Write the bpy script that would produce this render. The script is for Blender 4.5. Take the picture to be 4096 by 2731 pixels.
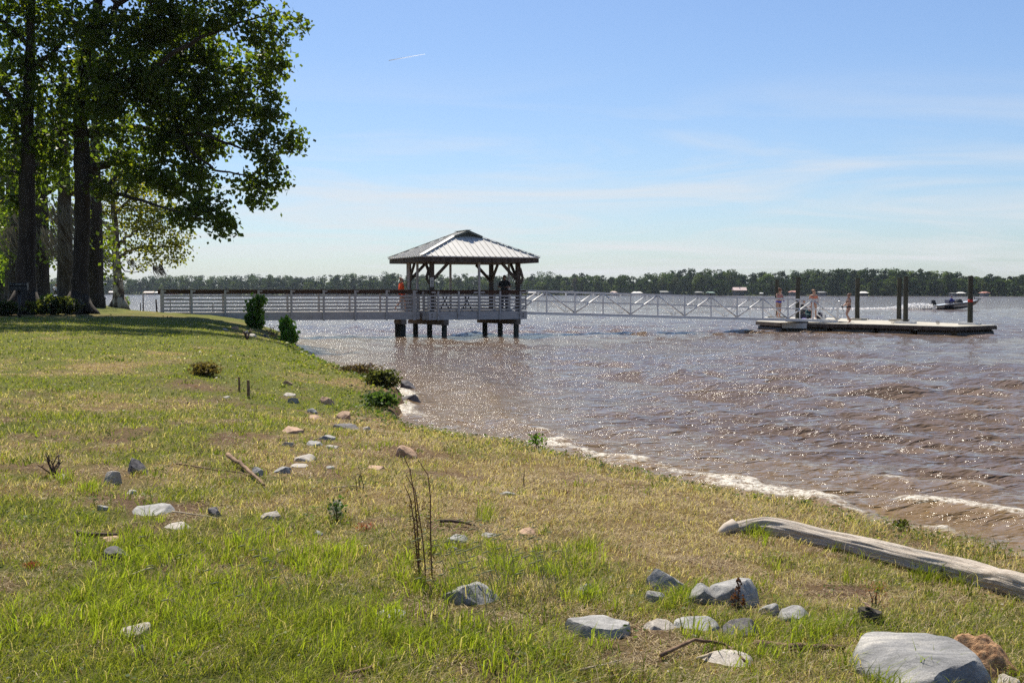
import bpy, math, random
import numpy as np
from mathutils import Vector, Matrix
R = math.radians
scene = bpy.context.scene
for o in list(bpy.data.objects): bpy.data.objects.remove(o)
COL = scene.collection
# ------------------------------------------------------------------ camera
F = 4700.0; CAMZ = 2.10; TILT = math.atan((1365.5-1171.0)/F)
cd = bpy.data.cameras.new('camera'); cam = bpy.data.objects.new('camera', cd); COL.objects.link(cam)
cam.location = (0, 0, CAMZ); cam.rotation_euler = (math.pi/2-TILT, 0, 0)
cd.sensor_width = 36.0; cd.lens = F/4096*36.0; cd.clip_start = 0.05; cd.clip_end = 30000
scene.camera = cam
# ------------------------------------------------------------------ light
SUN_AZ, SUN_EL = R(-20), R(57)         # azimuth from +Y towards +X
sd = Vector((math.sin(SUN_AZ)*math.cos(SUN_EL), math.cos(SUN_AZ)*math.cos(SUN_EL), math.sin(SUN_EL)))
sl = bpy.data.lights.new('sun', 'SUN'); sl.energy = 5.0; sl.angle = R(0.53); sl.color = (1.0, 0.93, 0.80)
so = bpy.data.objects.new('sun', sl); COL.objects.link(so); so.rotation_euler = sd.to_track_quat('Z', 'Y').to_euler()
so.location = (0, 0, 50)
world = bpy.data.worlds.new("World"); scene.world = world; world.use_nodes = True
wn = world.node_tree; wn.nodes.clear()
def N(nt, t, **kw):
    n = nt.nodes.new(t)
    for k, v in kw.items():
        if k.startswith('i_'): n.inputs[k[2:].replace('_', ' ')].default_value = v
        else: setattr(n, k, v)
    return n
def Lk(nt, a, ao, b, bi): nt.links.new(a.outputs[ao], b.inputs[bi])
sky = N(wn, 'ShaderNodeTexSky', sky_type='NISHITA', sun_disc=False, sun_elevation=SUN_EL, sun_rotation=SUN_AZ)
sky.altitude = 0; sky.air_density = 1.0; sky.dust_density = 0.6; sky.ozone_density = 1.6
tc = N(wn, 'ShaderNodeTexCoord')
sep = N(wn, 'ShaderNodeSeparateXYZ'); Lk(wn, tc, 'Generated', sep, 0)
zz = N(wn, 'ShaderNodeMath', operation='MAXIMUM'); zz.inputs[1].default_value = 0.0; Lk(wn, sep, 2, zz, 0)
za = N(wn, 'ShaderNodeMath', operation='ADD'); za.inputs[1].default_value = 0.10; Lk(wn, zz, 0, za, 0)
dx = N(wn, 'ShaderNodeMath', operation='DIVIDE'); Lk(wn, sep, 0, dx, 0); Lk(wn, za, 0, dx, 1)
dy = N(wn, 'ShaderNodeMath', operation='DIVIDE'); Lk(wn, sep, 1, dy, 0); Lk(wn, za, 0, dy, 1)
cb = N(wn, 'ShaderNodeCombineXYZ'); Lk(wn, dx, 0, cb, 0); Lk(wn, dy, 0, cb, 1)
mp = N(wn, 'ShaderNodeMapping'); mp.inputs['Rotation'].default_value = (0, 0, R(-38)); mp.inputs['Scale'].default_value = (0.42, 0.80, 1); Lk(wn, cb, 0, mp, 0)
ns = N(wn, 'ShaderNodeTexNoise'); ns.inputs['Scale'].default_value = 1.3; ns.inputs['Detail'].default_value = 8; ns.inputs['Roughness'].default_value = 0.55; ns.inputs['Distortion'].default_value = 1.3
Lk(wn, mp, 0, ns, 'Vector')
cr = N(wn, 'ShaderNodeMapRange'); cr.inputs['From Min'].default_value = 0.42; cr.inputs['From Max'].default_value = 0.72; cr.inputs['To Max'].default_value = 0.85; Lk(wn, ns, 'Fac', cr, 'Value')
# thin cirrus only low in the sky
lo = N(wn, 'ShaderNodeMapRange', interpolation_type='SMOOTHSTEP'); lo.inputs['From Min'].default_value = 0.20; lo.inputs['From Max'].default_value = 0.075; lo.inputs['To Min'].default_value = 0.0; lo.inputs['To Max'].default_value = 1.0; Lk(wn, sep, 2, lo, 'Value')
cm = N(wn, 'ShaderNodeMath', operation='MULTIPLY'); Lk(wn, cr, 0, cm, 0); Lk(wn, lo, 0, cm, 1)
mx = N(wn, 'ShaderNodeMix', data_type='RGBA'); Lk(wn, cm, 0, mx, 'Factor')
tint = N(wn, 'ShaderNodeMix', data_type='RGBA', blend_type='MULTIPLY'); tint.inputs['Factor'].default_value = 1.0
Lk(wn, sky, 0, tint, 'A'); tint.inputs['B'].default_value = (0.86, 0.985, 1.19, 1)
Lk(wn, tint, 'Result', mx, 'A'); mx.inputs['B'].default_value = (7.6, 7.7, 7.9, 1)
bg = N(wn, 'ShaderNodeBackground'); bg.inputs['Strength'].default_value = 0.0715; Lk(wn, mx, 'Result', bg, 0)
wo = N(wn, 'ShaderNodeOutputWorld'); Lk(wn, bg, 0, wo, 0)
scene.view_settings.view_transform = 'Standard'; scene.view_settings.look = 'None'
scene.view_settings.exposure = 0.55; scene.view_settings.gamma = 1.0; scene.view_settings.use_curve_mapping = False
scene.cycles.use_denoising = False; scene.cycles.max_bounces = 6; scene.cycles.diffuse_bounces = 2; scene.cycles.glossy_bounces = 2
scene.cycles.transmission_bounces = 3; scene.cycles.transparent_max_bounces = 6; scene.cycles.volume_bounces = 0
scene.cycles.sample_clamp_direct = 12; scene.cycles.sample_clamp_indirect = 4
scene.cycles.caustics_reflective = False; scene.cycles.caustics_refractive = False
# ------------------------------------------------------------------ noise and geometry helpers
RNG = np.random.default_rng(7)
def _h(ix, iy, s):
    n = (ix.astype(np.int64)*374761393 + iy.astype(np.int64)*668265263 + s*974634777) & 0xffffffff
    n = ((n ^ (n >> 13))*1274126177) & 0xffffffff
    return ((n ^ (n >> 16)) & 0xffff)/65535.0
def vnoise(x, y, s=0):
    x = np.asarray(x, float); y = np.asarray(y, float)
    ix = np.floor(x); iy = np.floor(y); fx = x-ix; fy = y-iy
    fx = fx*fx*(3-2*fx); fy = fy*fy*(3-2*fy)
    a = _h(ix, iy, s); b = _h(ix+1, iy, s); c = _h(ix, iy+1, s); d = _h(ix+1, iy+1, s)
    return (a*(1-fx)+b*fx)*(1-fy)+(c*(1-fx)+d*fx)*fy
def fbm(x, y, s=0, o=4, g=0.5):
    t = 0; a = 1; n = 0
    for k in range(o):
        t = t+a*vnoise(x*2**k+17.3*k, y*2**k-9.1*k, s+k); n += a; a *= g
    return t/n
def sstep(a, b, x):
    t = np.clip((x-a)/(b-a), 0, 1); return t*t*(3-2*t)
SHORE = [(12, -400), (9, -60), (7.2, -10), (5.6, 0), (4.7, 4.5), (4.1, 6.8), (3.63, 8.34), (3.2, 9.12), (2.7, 10.2), (2.13, 11.1),
         (1.2, 12.55), (.16, 14.4), (-.81, 15.4), (-1.6, 16.9), (-2.05, 18.8), (-2.2, 21.1), (-2.3, 23.3), (-2.9, 25.2), (-3.9, 28.0),
         (-5.4, 32.8), (-7.4, 40.3), (-9.3, 48.5), (-10.3, 53), (-11.6, 57), (-14.5, 61), (-18.6, 67), (-21.5, 74), (-25.0, 83),
         (-31.5, 99), (-39, 110), (-60, 118), (-100, 125), (-400, 135)]
LAND = SHORE+[(-400, -400)]
def shore_d(x, y):
    """signed distance to the shoreline, positive on land"""
    x = np.asarray(x, float); y = np.asarray(y, float)
    best = np.full(x.shape, 1e9); ins = np.zeros(x.shape, bool)
    n = len(LAND)
    for i in range(n):
        x0, y0 = LAND[i]; x1, y1 = LAND[(i+1) % n]
        if i < len(SHORE)-1:
            ex, ey = x1-x0, y1-y0; L2 = ex*ex+ey*ey
            t = np.clip(((x-x0)*ex+(y-y0)*ey)/L2, 0, 1)
            best = np.minimum(best, (x-x0-t*ex)**2+(y-y0-t*ey)**2)
        c = ((y0 > y) != (y1 > y))
        if y1 != y0: ins ^= c & (x < (x1-x0)*(y-y0)/(y1-y0)+x0)
    d = np.sqrt(best)
    return np.where(ins, d, -d)
HY = [(-400, .6), (0, .60), (8, .64), (20, .90), (32, 1.08), (50, 1.24), (70, 1.32), (100, 1.30), (400, 1.3)]
def ground_z(x, y, d=None):
    x = np.asarray(x, float); y = np.asarray(y, float)
    if d is None: d = shore_d(x, y)
    d = d+(fbm(x*1.1, y*1.1, 3, 3)-.5)*0.55*sstep(0, 12, np.abs(y))
    H = np.interp(y, [p[0] for p in HY], [p[1] for p in HY])
    L = np.interp(y, [0, 15, 30, 50, 400], [8.5, 8, 6, 4.6, 4.6])
    e = np.interp(y, [0, 18, 30, 400], [.20, .20, .24, .26])
    s = 1-np.exp(-np.clip(d, 0, None)/L*2.4)
    z = e+(H-e)*s
    lump = (fbm(x*.7, y*.7, 5, 3)-.5)*.10+(fbm(x*4, y*4, 9, 3)-.5)*.035
    z = z+lump*sstep(0, 1.2, d)
    zb = e-(e+.75)*sstep(0.02, -.55, d)
    return np.where(d > 0, z, zb)
def gz(x, y): return float(ground_z(np.array([x]), np.array([y]))[0])
def ray(px, py):
    u = (px-2048)/F; v = (1365.5-py)/F
    return np.array([u, math.cos(TILT)+v*math.sin(TILT), -math.sin(TILT)+v*math.cos(TILT)])
def W(px, py, Y):
    r = ray(px, py); return np.array([r[0], r[1], r[2]])*(Y/r[1])+np.array([0, 0, CAMZ])
def XY(px, Y): return (px-2048)/F*Y*1.0008
def gp(px, py):
    r = ray(px, py); t = 2.0; st = 0.05
    ts = np.concatenate([np.arange(2.5, 30, .02), np.arange(30, 200, .1)])
    P = r[None, :]*ts[:, None]; z = P[:, 2]+CAMZ
    g = ground_z(P[:, 0], P[:, 1])
    k = np.argmax(z <= g)
    return np.array([P[k, 0], P[k, 1], g[k]])

def npmesh(name, V, quads=None, tris=None, col=None, smooth=False, extra=None):
    me = bpy.data.meshes.new(name)
    V = np.asarray(V, np.float32); nq = 0 if quads is None else len(quads); nt = 0 if tris is None else len(tris)
    me.vertices.add(len(V)); me.vertices.foreach_set('co', V.ravel())
    loops = []; 
    if nq: loops.append(np.asarray(quads, np.int32).ravel())
    if nt: loops.append(np.asarray(tris, np.int32).ravel())
    loops = np.concatenate(loops); tot = np.concatenate([np.full(nq, 4, np.int32), np.full(nt, 3, np.int32)])
    st = np.concatenate([[0], np.cumsum(tot)[:-1]]).astype(np.int32)
    me.loops.add(len(loops)); me.loops.foreach_set('vertex_index', loops)
    me.polygons.add(nq+nt); me.polygons.foreach_set('loop_start', st); me.polygons.foreach_set('loop_total', tot)
    if smooth: me.polygons.foreach_set('use_smooth', np.ones(nq+nt, bool))
    me.update(calc_edges=True)
    if col is not None:
        c = np.ones((len(V), 4), np.float32); c[:, :3] = col
        a = me.color_attributes.new('Col', 'FLOAT_COLOR', 'POINT'); a.data.foreach_set('color', c.ravel())
    for k, v in (extra or {}).items():
        a = me.attributes.new(k, 'FLOAT', 'POINT'); a.data.foreach_set('value', np.asarray(v, np.float32))
    return me
def link(name, me, mat=None, parent=None, **kw):
    o = bpy.data.objects.new(name, me); COL.objects.link(o)
    if mat is not None and me is not None and not me.materials:
        for m in (mat if isinstance(mat, (list, tuple)) else [mat]): me.materials.append(m)
    if parent is not None: o.parent = parent
    tag(o, **kw); return o
def tag(o, label=None, cat=None, group=None, kind=None):
    if label: o['label'] = label
    if cat: o['category'] = cat
    if group: o['group'] = group
    if kind: o['kind'] = kind
def empty(name, loc, rz=0, **kw):
    o = bpy.data.objects.new(name, None); COL.objects.link(o); o.location = loc; o.rotation_euler = (0, 0, rz)
    o.empty_display_size = .2; tag(o, **kw); return o

class MB:
    def __init__(s): s.v = []; s.f = []; s.mi = []; s.m = 0
    def add(s, vs, fs):
        b = len(s.v); s.v += [tuple(map(float, v)) for v in vs]
        for f in fs: s.f.append(tuple(b+i for i in f)); s.mi.append(s.m)
    def box(s, c, sz, rz=0, M=None):
        hx, hy, hz = sz[0]/2, sz[1]/2, sz[2]/2
        P = [Vector((x, y, z)) for x in (-hx, hx) for y in (-hy, hy) for z in (-hz, hz)]
        Rm = M if M is not None else Matrix.Rotation(rz, 3, 'Z')
        s.add([Vector(c)+Rm @ p for p in P], [(0, 1, 3, 2), (4, 6, 7, 5), (0, 4, 5, 1), (2, 3, 7, 6), (0, 2, 6, 4), (1, 5, 7, 3)])
    def beam(s, a, b, w, h, up=(0, 0, 1)):
        a = Vector(a); b = Vector(b); d = (b-a); L = d.length; d.normalize()
        u = Vector(up); x = d.cross(u)
        if x.length < 1e-4: x = d.cross(Vector((0, 1, 0)))
        x.normalize(); u = x.cross(d)
        M = Matrix((d, x, u)).transposed()
        s.box((a+b)/2, (L, w, h), M=M)
    def tube(s, pts, rad, n=8, cap=True, wob=0, rs=None):
        pts = [Vector(p) for p in pts]; rings = []
        if not hasattr(rad, '__len__'): rad = [rad]*len(pts)
        prev = None; vs = []
        for i, p in enumerate(pts):
            d = (pts[min(i+1, len(pts)-1)]-pts[max(i-1, 0)])
            if d.length < 1e-9: d = Vector((0, 0, 1))
            d.normalize()
            if prev is None:
                a = d.cross(Vector((0.13, 0.97, .2))); a.normalize()
            else:
                a = prev-d*prev.dot(d); a.normalize()
            prev = a; b = d.cross(a)
            for k in range(n):
                t = 2*math.pi*k/n; r = rad[i]*(1+(rs.uniform(-wob, wob) if wob else 0))
                vs.append(p+(a*math.cos(t)+b*math.sin(t))*r)
        fs = []
        for i in range(len(pts)-1):
            for k in range(n):
                fs.append((i*n+k, i*n+(k+1) % n, (i+1)*n+(k+1) % n, (i+1)*n+k))
        if cap:
            fs.append(tuple(range(n-1, -1, -1))); fs.append(tuple((len(pts)-1)*n+k for k in range(n)))
        s.add(vs, fs)
    def cyl(s, c, r, h, n=16, r2=None): s.tube([c, (c[0], c[1], c[2]+h)], [r, r2 if r2 is not None else r], n)
    def ball(s, c, r, sc=(1, 1, 1), nu=10, nv=7):
        vs = [(c[0], c[1], c[2]-r*sc[2])]; fs = []
        for j in range(1, nv):
            ph = -math.pi/2+math.pi*j/nv
            for i in range(nu):
                th = 2*math.pi*i/nu
                vs.append((c[0]+r*sc[0]*math.cos(ph)*math.cos(th), c[1]+r*sc[1]*math.cos(ph)*math.sin(th), c[2]+r*sc[2]*math.sin(ph)))
        vs.append((c[0], c[1], c[2]+r*sc[2])); top = len(vs)-1
        for i in range(nu):
            fs.append((0, 1+(i+1) % nu, 1+i)); fs.append((top, top-nu+i, top-nu+(i+1) % nu))
        for j in range(nv-2):
            for i in range(nu):
                a = 1+j*nu+i; b = 1+j*nu+(i+1) % nu; fs.append((a, b, b+nu, a+nu))
        s.add(vs, fs)
    def prism(s, poly, z0, z1):
        n = len(poly); s.add([(p[0], p[1], z0) for p in poly]+[(p[0], p[1], z1) for p in poly],
              [tuple(range(n-1, -1, -1)), tuple(range(n, 2*n))]+[(i, (i+1) % n, n+(i+1) % n, n+i) for i in range(n)])
    def build(s, name, mat=None, parent=None, smooth=False, bevel=0, off=None, **kw):
        me = bpy.data.meshes.new(name)
        v = s.v
        if off is not None: v = [(a-off[0], b-off[1], c-off[2]) for a, b, c in v]
        me.from_pydata(v, [], s.f); me.update()
        mats = mat if isinstance(mat, (list, tuple)) else [mat]
        for m in mats: me.materials.append(m)
        if len(mats) > 1: me.polygons.foreach_set('material_index', np.array(s.mi, np.int32))
        if smooth: me.polygons.foreach_set('use_smooth', np.ones(len(me.polygons), bool))
        o = bpy.data.objects.new(name, me); COL.objects.link(o)
        if parent is not None: o.parent = parent
        if bevel:
            b = o.modifiers.new('bevel', 'BEVEL'); b.width = bevel; b.segments = 1; b.limit_method = 'ANGLE'
        tag(o, **kw); return o
# ------------------------------------------------------------------ materials
def rgba(c): return (c[0], c[1], c[2], 1)
def mat(name, c1, c2=None, scale=8.0, rough=.8, bump=0.0, bscale=None, metal=0, detail=6, stretch=None, spec=.4, vcol=False, pos=(.35, .65), c3=None, coat=0):
    m = bpy.data.materials.new(name); m.use_nodes = True; nt = m.node_tree
    b = nt.nodes['Principled BSDF']; b.inputs['Roughness'].default_value = rough; b.inputs['Metallic'].default_value = metal
    b.inputs['Specular IOR Level'].default_value = spec
    if coat: b.inputs['Coat Weight'].default_value = coat
    t = N(nt, 'ShaderNodeTexCoord'); mpn = N(nt, 'ShaderNodeMapping'); Lk(nt, t, 'Object', mpn, 0)
    if stretch: mpn.inputs['Scale'].default_value = stretch
    base = None
    if c2 is not None:
        nz = N(nt, 'ShaderNodeTexNoise'); nz.inputs['Scale'].default_value = scale; nz.inputs['Detail'].default_value = detail; nz.inputs['Roughness'].default_value = .62
        Lk(nt, mpn, 0, nz, 'Vector'); r = N(nt, 'ShaderNodeValToRGB'); Lk(nt, nz, 'Fac', r, 0)
        r.color_ramp.elements[0].position = pos[0]; r.color_ramp.elements[0].color = rgba(c1)
        r.color_ramp.elements[1].position = pos[1]; r.color_ramp.elements[1].color = rgba(c2)
        if c3 is not None:
            e = r.color_ramp.elements.new(sum(pos)/2); e.color = rgba(c3)
        Lk(nt, r, 0, b, 'Base Color')
    else: b.inputs['Base Color'].default_value = rgba(c1)
    if vcol:
        a = N(nt, 'ShaderNodeVertexColor', layer_name='Col'); Lk(nt, a, 0, b, 'Base Color')
    if bump:
        n2 = N(nt, 'ShaderNodeTexNoise'); n2.inputs['Scale'].default_value = bscale or scale*3; n2.inputs['Detail'].default_value = 8; n2.inputs['Roughness'].default_value = .65
        Lk(nt, mpn, 0, n2, 'Vector'); bp = N(nt, 'ShaderNodeBump'); bp.inputs['Strength'].default_value = bump; bp.inputs['Distance'].default_value = .02
        Lk(nt, n2, 'Fac', bp, 'Height'); Lk(nt, bp, 0, b, 'Normal')
    return m
def leafmat(name, trans=.45, rough=.45, tcol=(1.25, 1.35, .55), spec=.25):
    m = bpy.data.materials.new(name); m.use_nodes = True; nt = m.node_tree
    b = nt.nodes['Principled BSDF']; b.inputs['Roughness'].default_value = rough; b.inputs['Specular IOR Level'].default_value = spec
    a = N(nt, 'ShaderNodeVertexColor', layer_name='Col'); Lk(nt, a, 0, b, 'Base Color')
    tr = N(nt, 'ShaderNodeBsdfTranslucent'); mu = N(nt, 'ShaderNodeMix', data_type='RGBA', blend_type='MULTIPLY'); mu.inputs['Factor'].default_value = 1
    Lk(nt, a, 0, mu, 'A'); mu.inputs['B'].default_value = rgba(tcol); Lk(nt, mu, 'Result', tr, 0)
    mxs = N(nt, 'ShaderNodeMixShader'); mxs.inputs[0].default_value = trans
    Lk(nt, b, 0, mxs, 1); Lk(nt, tr, 0, mxs, 2); Lk(nt, mxs, 0, nt.nodes['Material Output'], 0)
    return m
M = {}
M['leaf'] = leafmat('leaf', .6, .40, (1.9, 1.85, .5), .3); M['grass'] = leafmat('grass_blade', .45, .5, (1.25, 1.35, .6), .15)
M['far_leaf'] = leafmat('far_leaf', .2, .8, (1.1, 1.2, .6), .1)
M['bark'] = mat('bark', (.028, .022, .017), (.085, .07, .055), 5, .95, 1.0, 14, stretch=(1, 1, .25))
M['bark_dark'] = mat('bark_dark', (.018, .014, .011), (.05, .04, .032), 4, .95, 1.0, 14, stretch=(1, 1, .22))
M['bark_syc'] = mat('bark_pale', (.07, .05, .035), (.42, .37, .28), 3.0, .85, .5, 10, stretch=(1, 1, .5), pos=(.42, .56), c3=(.17, .13, .09))
M['moss'] = leafmat('moss', .2, .9, (.8, .75, .6), .05)
M['paint'] = mat('weathered_white_paint', (.34, .325, .31), (.48, .46, .445), 6, .7, .15, 30, stretch=(.5, .5, 3))
M['cap'] = mat('brown_rail_board', (.035, .018, .012), (.085, .045, .028), 5, .75, .3, 20, stretch=(.3, .3, 3))
M['timber'] = mat('dark_timber', (.035, .026, .02), (.11, .085, .065), 4, .85, .4, 18, stretch=(2, 2, .3))
M['timber2'] = mat('grey_brown_timber', (.11, .085, .065), (.23, .19, .15), 5, .85, .4, 18, stretch=(.4, .4, 2))
M['pile'] = mat('treated_pile', (.022, .024, .016), (.07, .065, .045), 4, .85, .5, 20, stretch=(2, 2, .3))
M['metal_roof'] = mat('metal_roof', (.56, .54, .50), (.62, .60, .56), 1.5, .5, .05, 6)
M['gable'] = mat('gable_board', (.07, .085, .075), (.11, .125, .11), 6, .6)
M['deck'] = mat('deck_boards', (.24, .21, .17), (.36, .32, .27), 5, .85, .3, 20)
M['alu'] = mat('painted_aluminium', (.62, .61, .59), (.74, .73, .71), 3, .42, .05, 20, metal=.2)
M['concrete'] = mat('concrete_deck', (.36, .33, .27), (.50, .46, .38), 2.5, .85, .3, 30)
M['plastic_dark'] = mat('black_float_plastic', (.03, .025, .018), (.10, .08, .05), 3, .30, .1, 10)
M['black'] = mat('black_metal', (.012, .012, .013), (.022, .022, .024), 6, .5)
M['steel'] = mat('steel', (.45, .45, .46), None, rough=.3, metal=.9)
M['white'] = mat('white_gelcoat', (.75, .75, .74), (.82, .82, .8), 3, .25, coat=.3)
M['signw'] = mat('sign_panel', (.42, .43, .40), (.5, .5, .48), 12, .5)
# ================================================================== GROUND
def polar_grid(radii, ang):
    Rr, A = np.meshgrid(radii, ang, indexing='ij')
    x = Rr*np.sin(A); y = Rr*np.cos(A)
    n, m = Rr.shape
    i = np.arange(n-1)[:, None]*m+np.arange(m-1)[None, :]
    q = np.stack([i, i+1, i+m+1, i+m], -1).reshape(-1, 4)[:, ::-1]
    return x.ravel(), y.ravel(), q
def straw_field(x, y):
    """0 green .. 1 dry straw"""
    n = fbm(x*.55+3, y*.45, 21, 4)
    n2 = fbm(x*2.3, y*2.0, 33, 3)
    f = .46+(n-.5)*1.5+(n2-.5)*.9
    f = f+.75*np.exp(-(((x-.8)/2.7)**2+((y-11.0)/2.9)**2))          # straw strip by the water
    f = f+.20*np.exp(-(((x+2.2)/1.8)**2+((y-14.0)/2.0)**2))
    f = f+.30*np.exp(-(((x+4.6)/1.1)**2+((y-17.8)/1.3)**2))         # scuffed patch by the stakes
    f = f-.34*sstep(7.2, 5.6, y)*sstep(3, 0, np.abs(x-.1)*.6)
    f = f-.16*sstep(20, 34, y)-.26*sstep(11, 17, y)*sstep(-1, -4, x)
    f = f+.25*np.exp(-(((x+1.7)/.35)**2+((y-5.9)/.5)**2))+.3*np.exp(-(((x+2.3)/.9)**2+((y-4.3)/.3)**2))
    return np.clip(f, 0, 1)
def soil_field(x, y):
    s = 1.0*np.exp(-(((x+4.9)/.65)**2+((y-18.6)/.7)**2))+.8*np.exp(-(((x+8.6)/1.2)**2+((y-46)/3.0)**2))
    s = s+.8*np.exp(-(((x+2.35)/.6)**2+((y-21.6)/.9)**2))+.55*np.exp(-(((x+1.75)/.35)**2+((y-6.0)/.25)**2))
    s = s+.6*np.exp(-(((x+2.3)/.8)**2+((y-4.35)/.15)**2))+.9*np.exp(-(((x+21)/6)**2+((y-47.5)/2.2)**2))
    s = s+sstep(.57, .72, fbm(x*1.7, y*1.5, 44, 4))*.8*sstep(30, 12, y)
    return np.clip(s*(.5+fbm(x*3, y*3, 55, 3)), 0, 1)
ang = np.concatenate([np.linspace(-180, -33, 75)[:-1], np.linspace(-33, 33, 560), np.linspace(33, 180, 75)[1:]])*math.pi/180
rad = np.concatenate([[0.02, .6, 1.2, 1.9], 2.6*1.0125**np.arange(0, 385)])
rad = rad[rad < 330]
x, y, q = polar_grid(rad, ang)
d = shore_d(x, y); z = ground_z(x, y, d)
keep = (d[q] > -2.5).any(1); q = q[keep]
used = np.unique(q); remap = -np.ones(len(x), int); remap[used] = np.arange(len(used)); q = remap[q]
x, y, z, d = x[used], y[used], z[used], d[used]
m = bpy.data.materials.new('lawn_ground'); m.use_nodes = True; nt = m.node_tree; b = nt.nodes['Principled BSDF']
b.inputs['Roughness'].default_value = .95; b.inputs['Specular IOR Level'].default_value = .15
t = N(nt, 'ShaderNodeTexCoord')
a1 = N(nt, 'ShaderNodeAttribute', attribute_name='dry'); a2 = N(nt, 'ShaderNodeAttribute', attribute_name='soil')
n1 = N(nt, 'ShaderNodeTexNoise'); n1.inputs['Scale'].default_value = 14; n1.inputs['Detail'].default_value = 10; n1.inputs['Roughness'].default_value = .75; Lk(nt, t, 'Object', n1, 'Vector')
n2 = N(nt, 'ShaderNodeTexNoise'); n2.inputs['Scale'].default_value = 55; n2.inputs['Detail'].default_value = 6; n2.inputs['Roughness'].default_value = .8; Lk(nt, t, 'Object', n2, 'Vector')
rg = N(nt, 'ShaderNodeValToRGB'); Lk(nt, n2, 'Fac', rg, 0)
for k, (p, c) in enumerate([(.30, (.035, .045, .012)), (.48, (.11, .125, .02)), (.66, (.26, .25, .05))]):
    if k == 2: e = rg.color_ramp.elements.new(p)
    else: e = rg.color_ramp.elements[k]; e.position = p
    e.color = rgba(c)
rd = N(nt, 'ShaderNodeValToRGB'); Lk(nt, n2, 'Fac', rd, 0)
for k, (p, c) in enumerate([(.30, (.07, .045, .02)), (.48, (.24, .16, .065)), (.66, (.46, .34, .16))]):
    if k == 2: e = rd.color_ramp.elements.new(p)
    else: e = rd.color_ramp.elements[k]; e.position = p
    e.color = rgba(c)
ad = N(nt, 'ShaderNodeMath', operation='ADD'); Lk(nt, a1, 'Fac', ad, 0)
sb = N(nt, 'ShaderNodeMath', operation='MULTIPLY_ADD'); sb.inputs[1].default_value = 2.2; sb.inputs[2].default_value = -1.1; Lk(nt, n1, 'Fac', sb, 0); Lk(nt, sb, 0, ad, 1)
st = N(nt, 'ShaderNodeMapRange', interpolation_type='SMOOTHSTEP'); st.inputs['From Min'].default_value = .2; st.inputs['From Max'].default_value = .8; Lk(nt, ad, 0, st, 'Value')
mg = N(nt, 'ShaderNodeMix', data_type='RGBA'); Lk(nt, st, 0, mg, 'Factor'); Lk(nt, rg, 0, mg, 'A'); Lk(nt, rd, 0, mg, 'B')
ms = N(nt, 'ShaderNodeMix', data_type='RGBA'); Lk(nt, a2, 'Fac', ms, 'Factor'); Lk(nt, mg, 'Result', ms, 'A')
rs = N(nt, 'ShaderNodeValToRGB'); Lk(nt, n2, 'Fac', rs, 0); rs.color_ramp.elements[0].position = .35; rs.color_ramp.elements[0].color = rgba((.06, .035, .02)); rs.color_ramp.elements[1].position = .62; rs.color_ramp.elements[1].color = rgba((.26, .16, .09))
Lk(nt, rs, 0, ms, 'B'); Lk(nt, ms, 'Result', b, 'Base Color')
bp = N(nt, 'ShaderNodeBump'); bp.inputs['Strength'].default_value = 1; bp.inputs['Distance'].default_value = .035; Lk(nt, n2, 'Fac', bp, 'Height'); Lk(nt, bp, 0, b, 'Normal')
M['lawn'] = m
me = npmesh('ground', np.stack([x, y, z], 1), quads=q, smooth=True, extra={'dry': straw_field(x, y), 'soil': np.clip(soil_field(x, y)+sstep(.25, .05, d)*.6, 0, 1)})
link('ground', me, M['lawn'], kind='structure', label='sloping grassy lake bank with dry straw patches')
# ================================================================== WATER
ang = np.concatenate([np.linspace(-95, -27, 60)[:-1], np.linspace(-27, 27, 1000), np.linspace(27, 95, 60)[1:]])*math.pi/180
kk = np.linspace(1/4.0, 1/60.0, 820); rad = 1/kk
kk2 = np.linspace(1/60.0, 1/4200.0, 210)[1:]; rad = np.concatenate([rad, 1/kk2])
x, y, q = polar_grid(rad, ang)
r_ = np.hypot(x, y)
d = -shore_d(x, y)                                 # positive over the water
keep = (d[q] > -1.6).any(1) & ~((r_[q] > 3500).all(1)); q = q[keep]
used = np.unique(q); remap = -np.ones(len(x), int); remap[used] = np.arange(len(used)); q = remap[q]
x, y, d, r_ = x[used], y[used], d[used], r_[used]
rw = np.random.default_rng(11)
h = np.zeros_like(x)
wx = (fbm(x*.25, y*.25, 71, 2)-.5)*1.6; wy = (fbm(x*.25, y*.25, 77, 2)-.5)*1.6
gs = np.maximum(r_*54/1000*math.pi/180, 0)         # lateral grid step
gr = r_*r_*(1/4-1/60)/820                          # radial step
lim = np.where(r_ < 60, gr, r_*r_*(1/60)/210)
base = math.atan2(-.82, -.57)
off = sstep(1.5, 9.0, d)
for k in range(70):
    lam = 0.16*(22.0)**(rw.uniform(0, 1)**1.15)
    a = base+rw.normal(0, .42)
    A = .0150*lam**.9*rw.uniform(.5, 1.2)
    if lam > 1.5: A *= .55
    ph = rw.uniform(0, 6.28)
    K = 2*math.pi/lam
    p = ((x+wx*.6)*math.cos(a)+(y+wy*.6)*math.sin(a))*K+ph
    s = ((np.sin(p)+1)/2)**1.5*2-.9
    res = sstep(.32, .16, lim*abs(math.sin(a))/lam)*sstep(.42, .2, gs*abs(math.cos(a))/lam)
    env = .45+1.1*vnoise(x/(lam*2.5)+k*3.1, y/(lam*2.5)-k*1.7, 90+k)
    h += A*s*res*env*(off*.75+.25 if lam < 1.2 else off)
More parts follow.
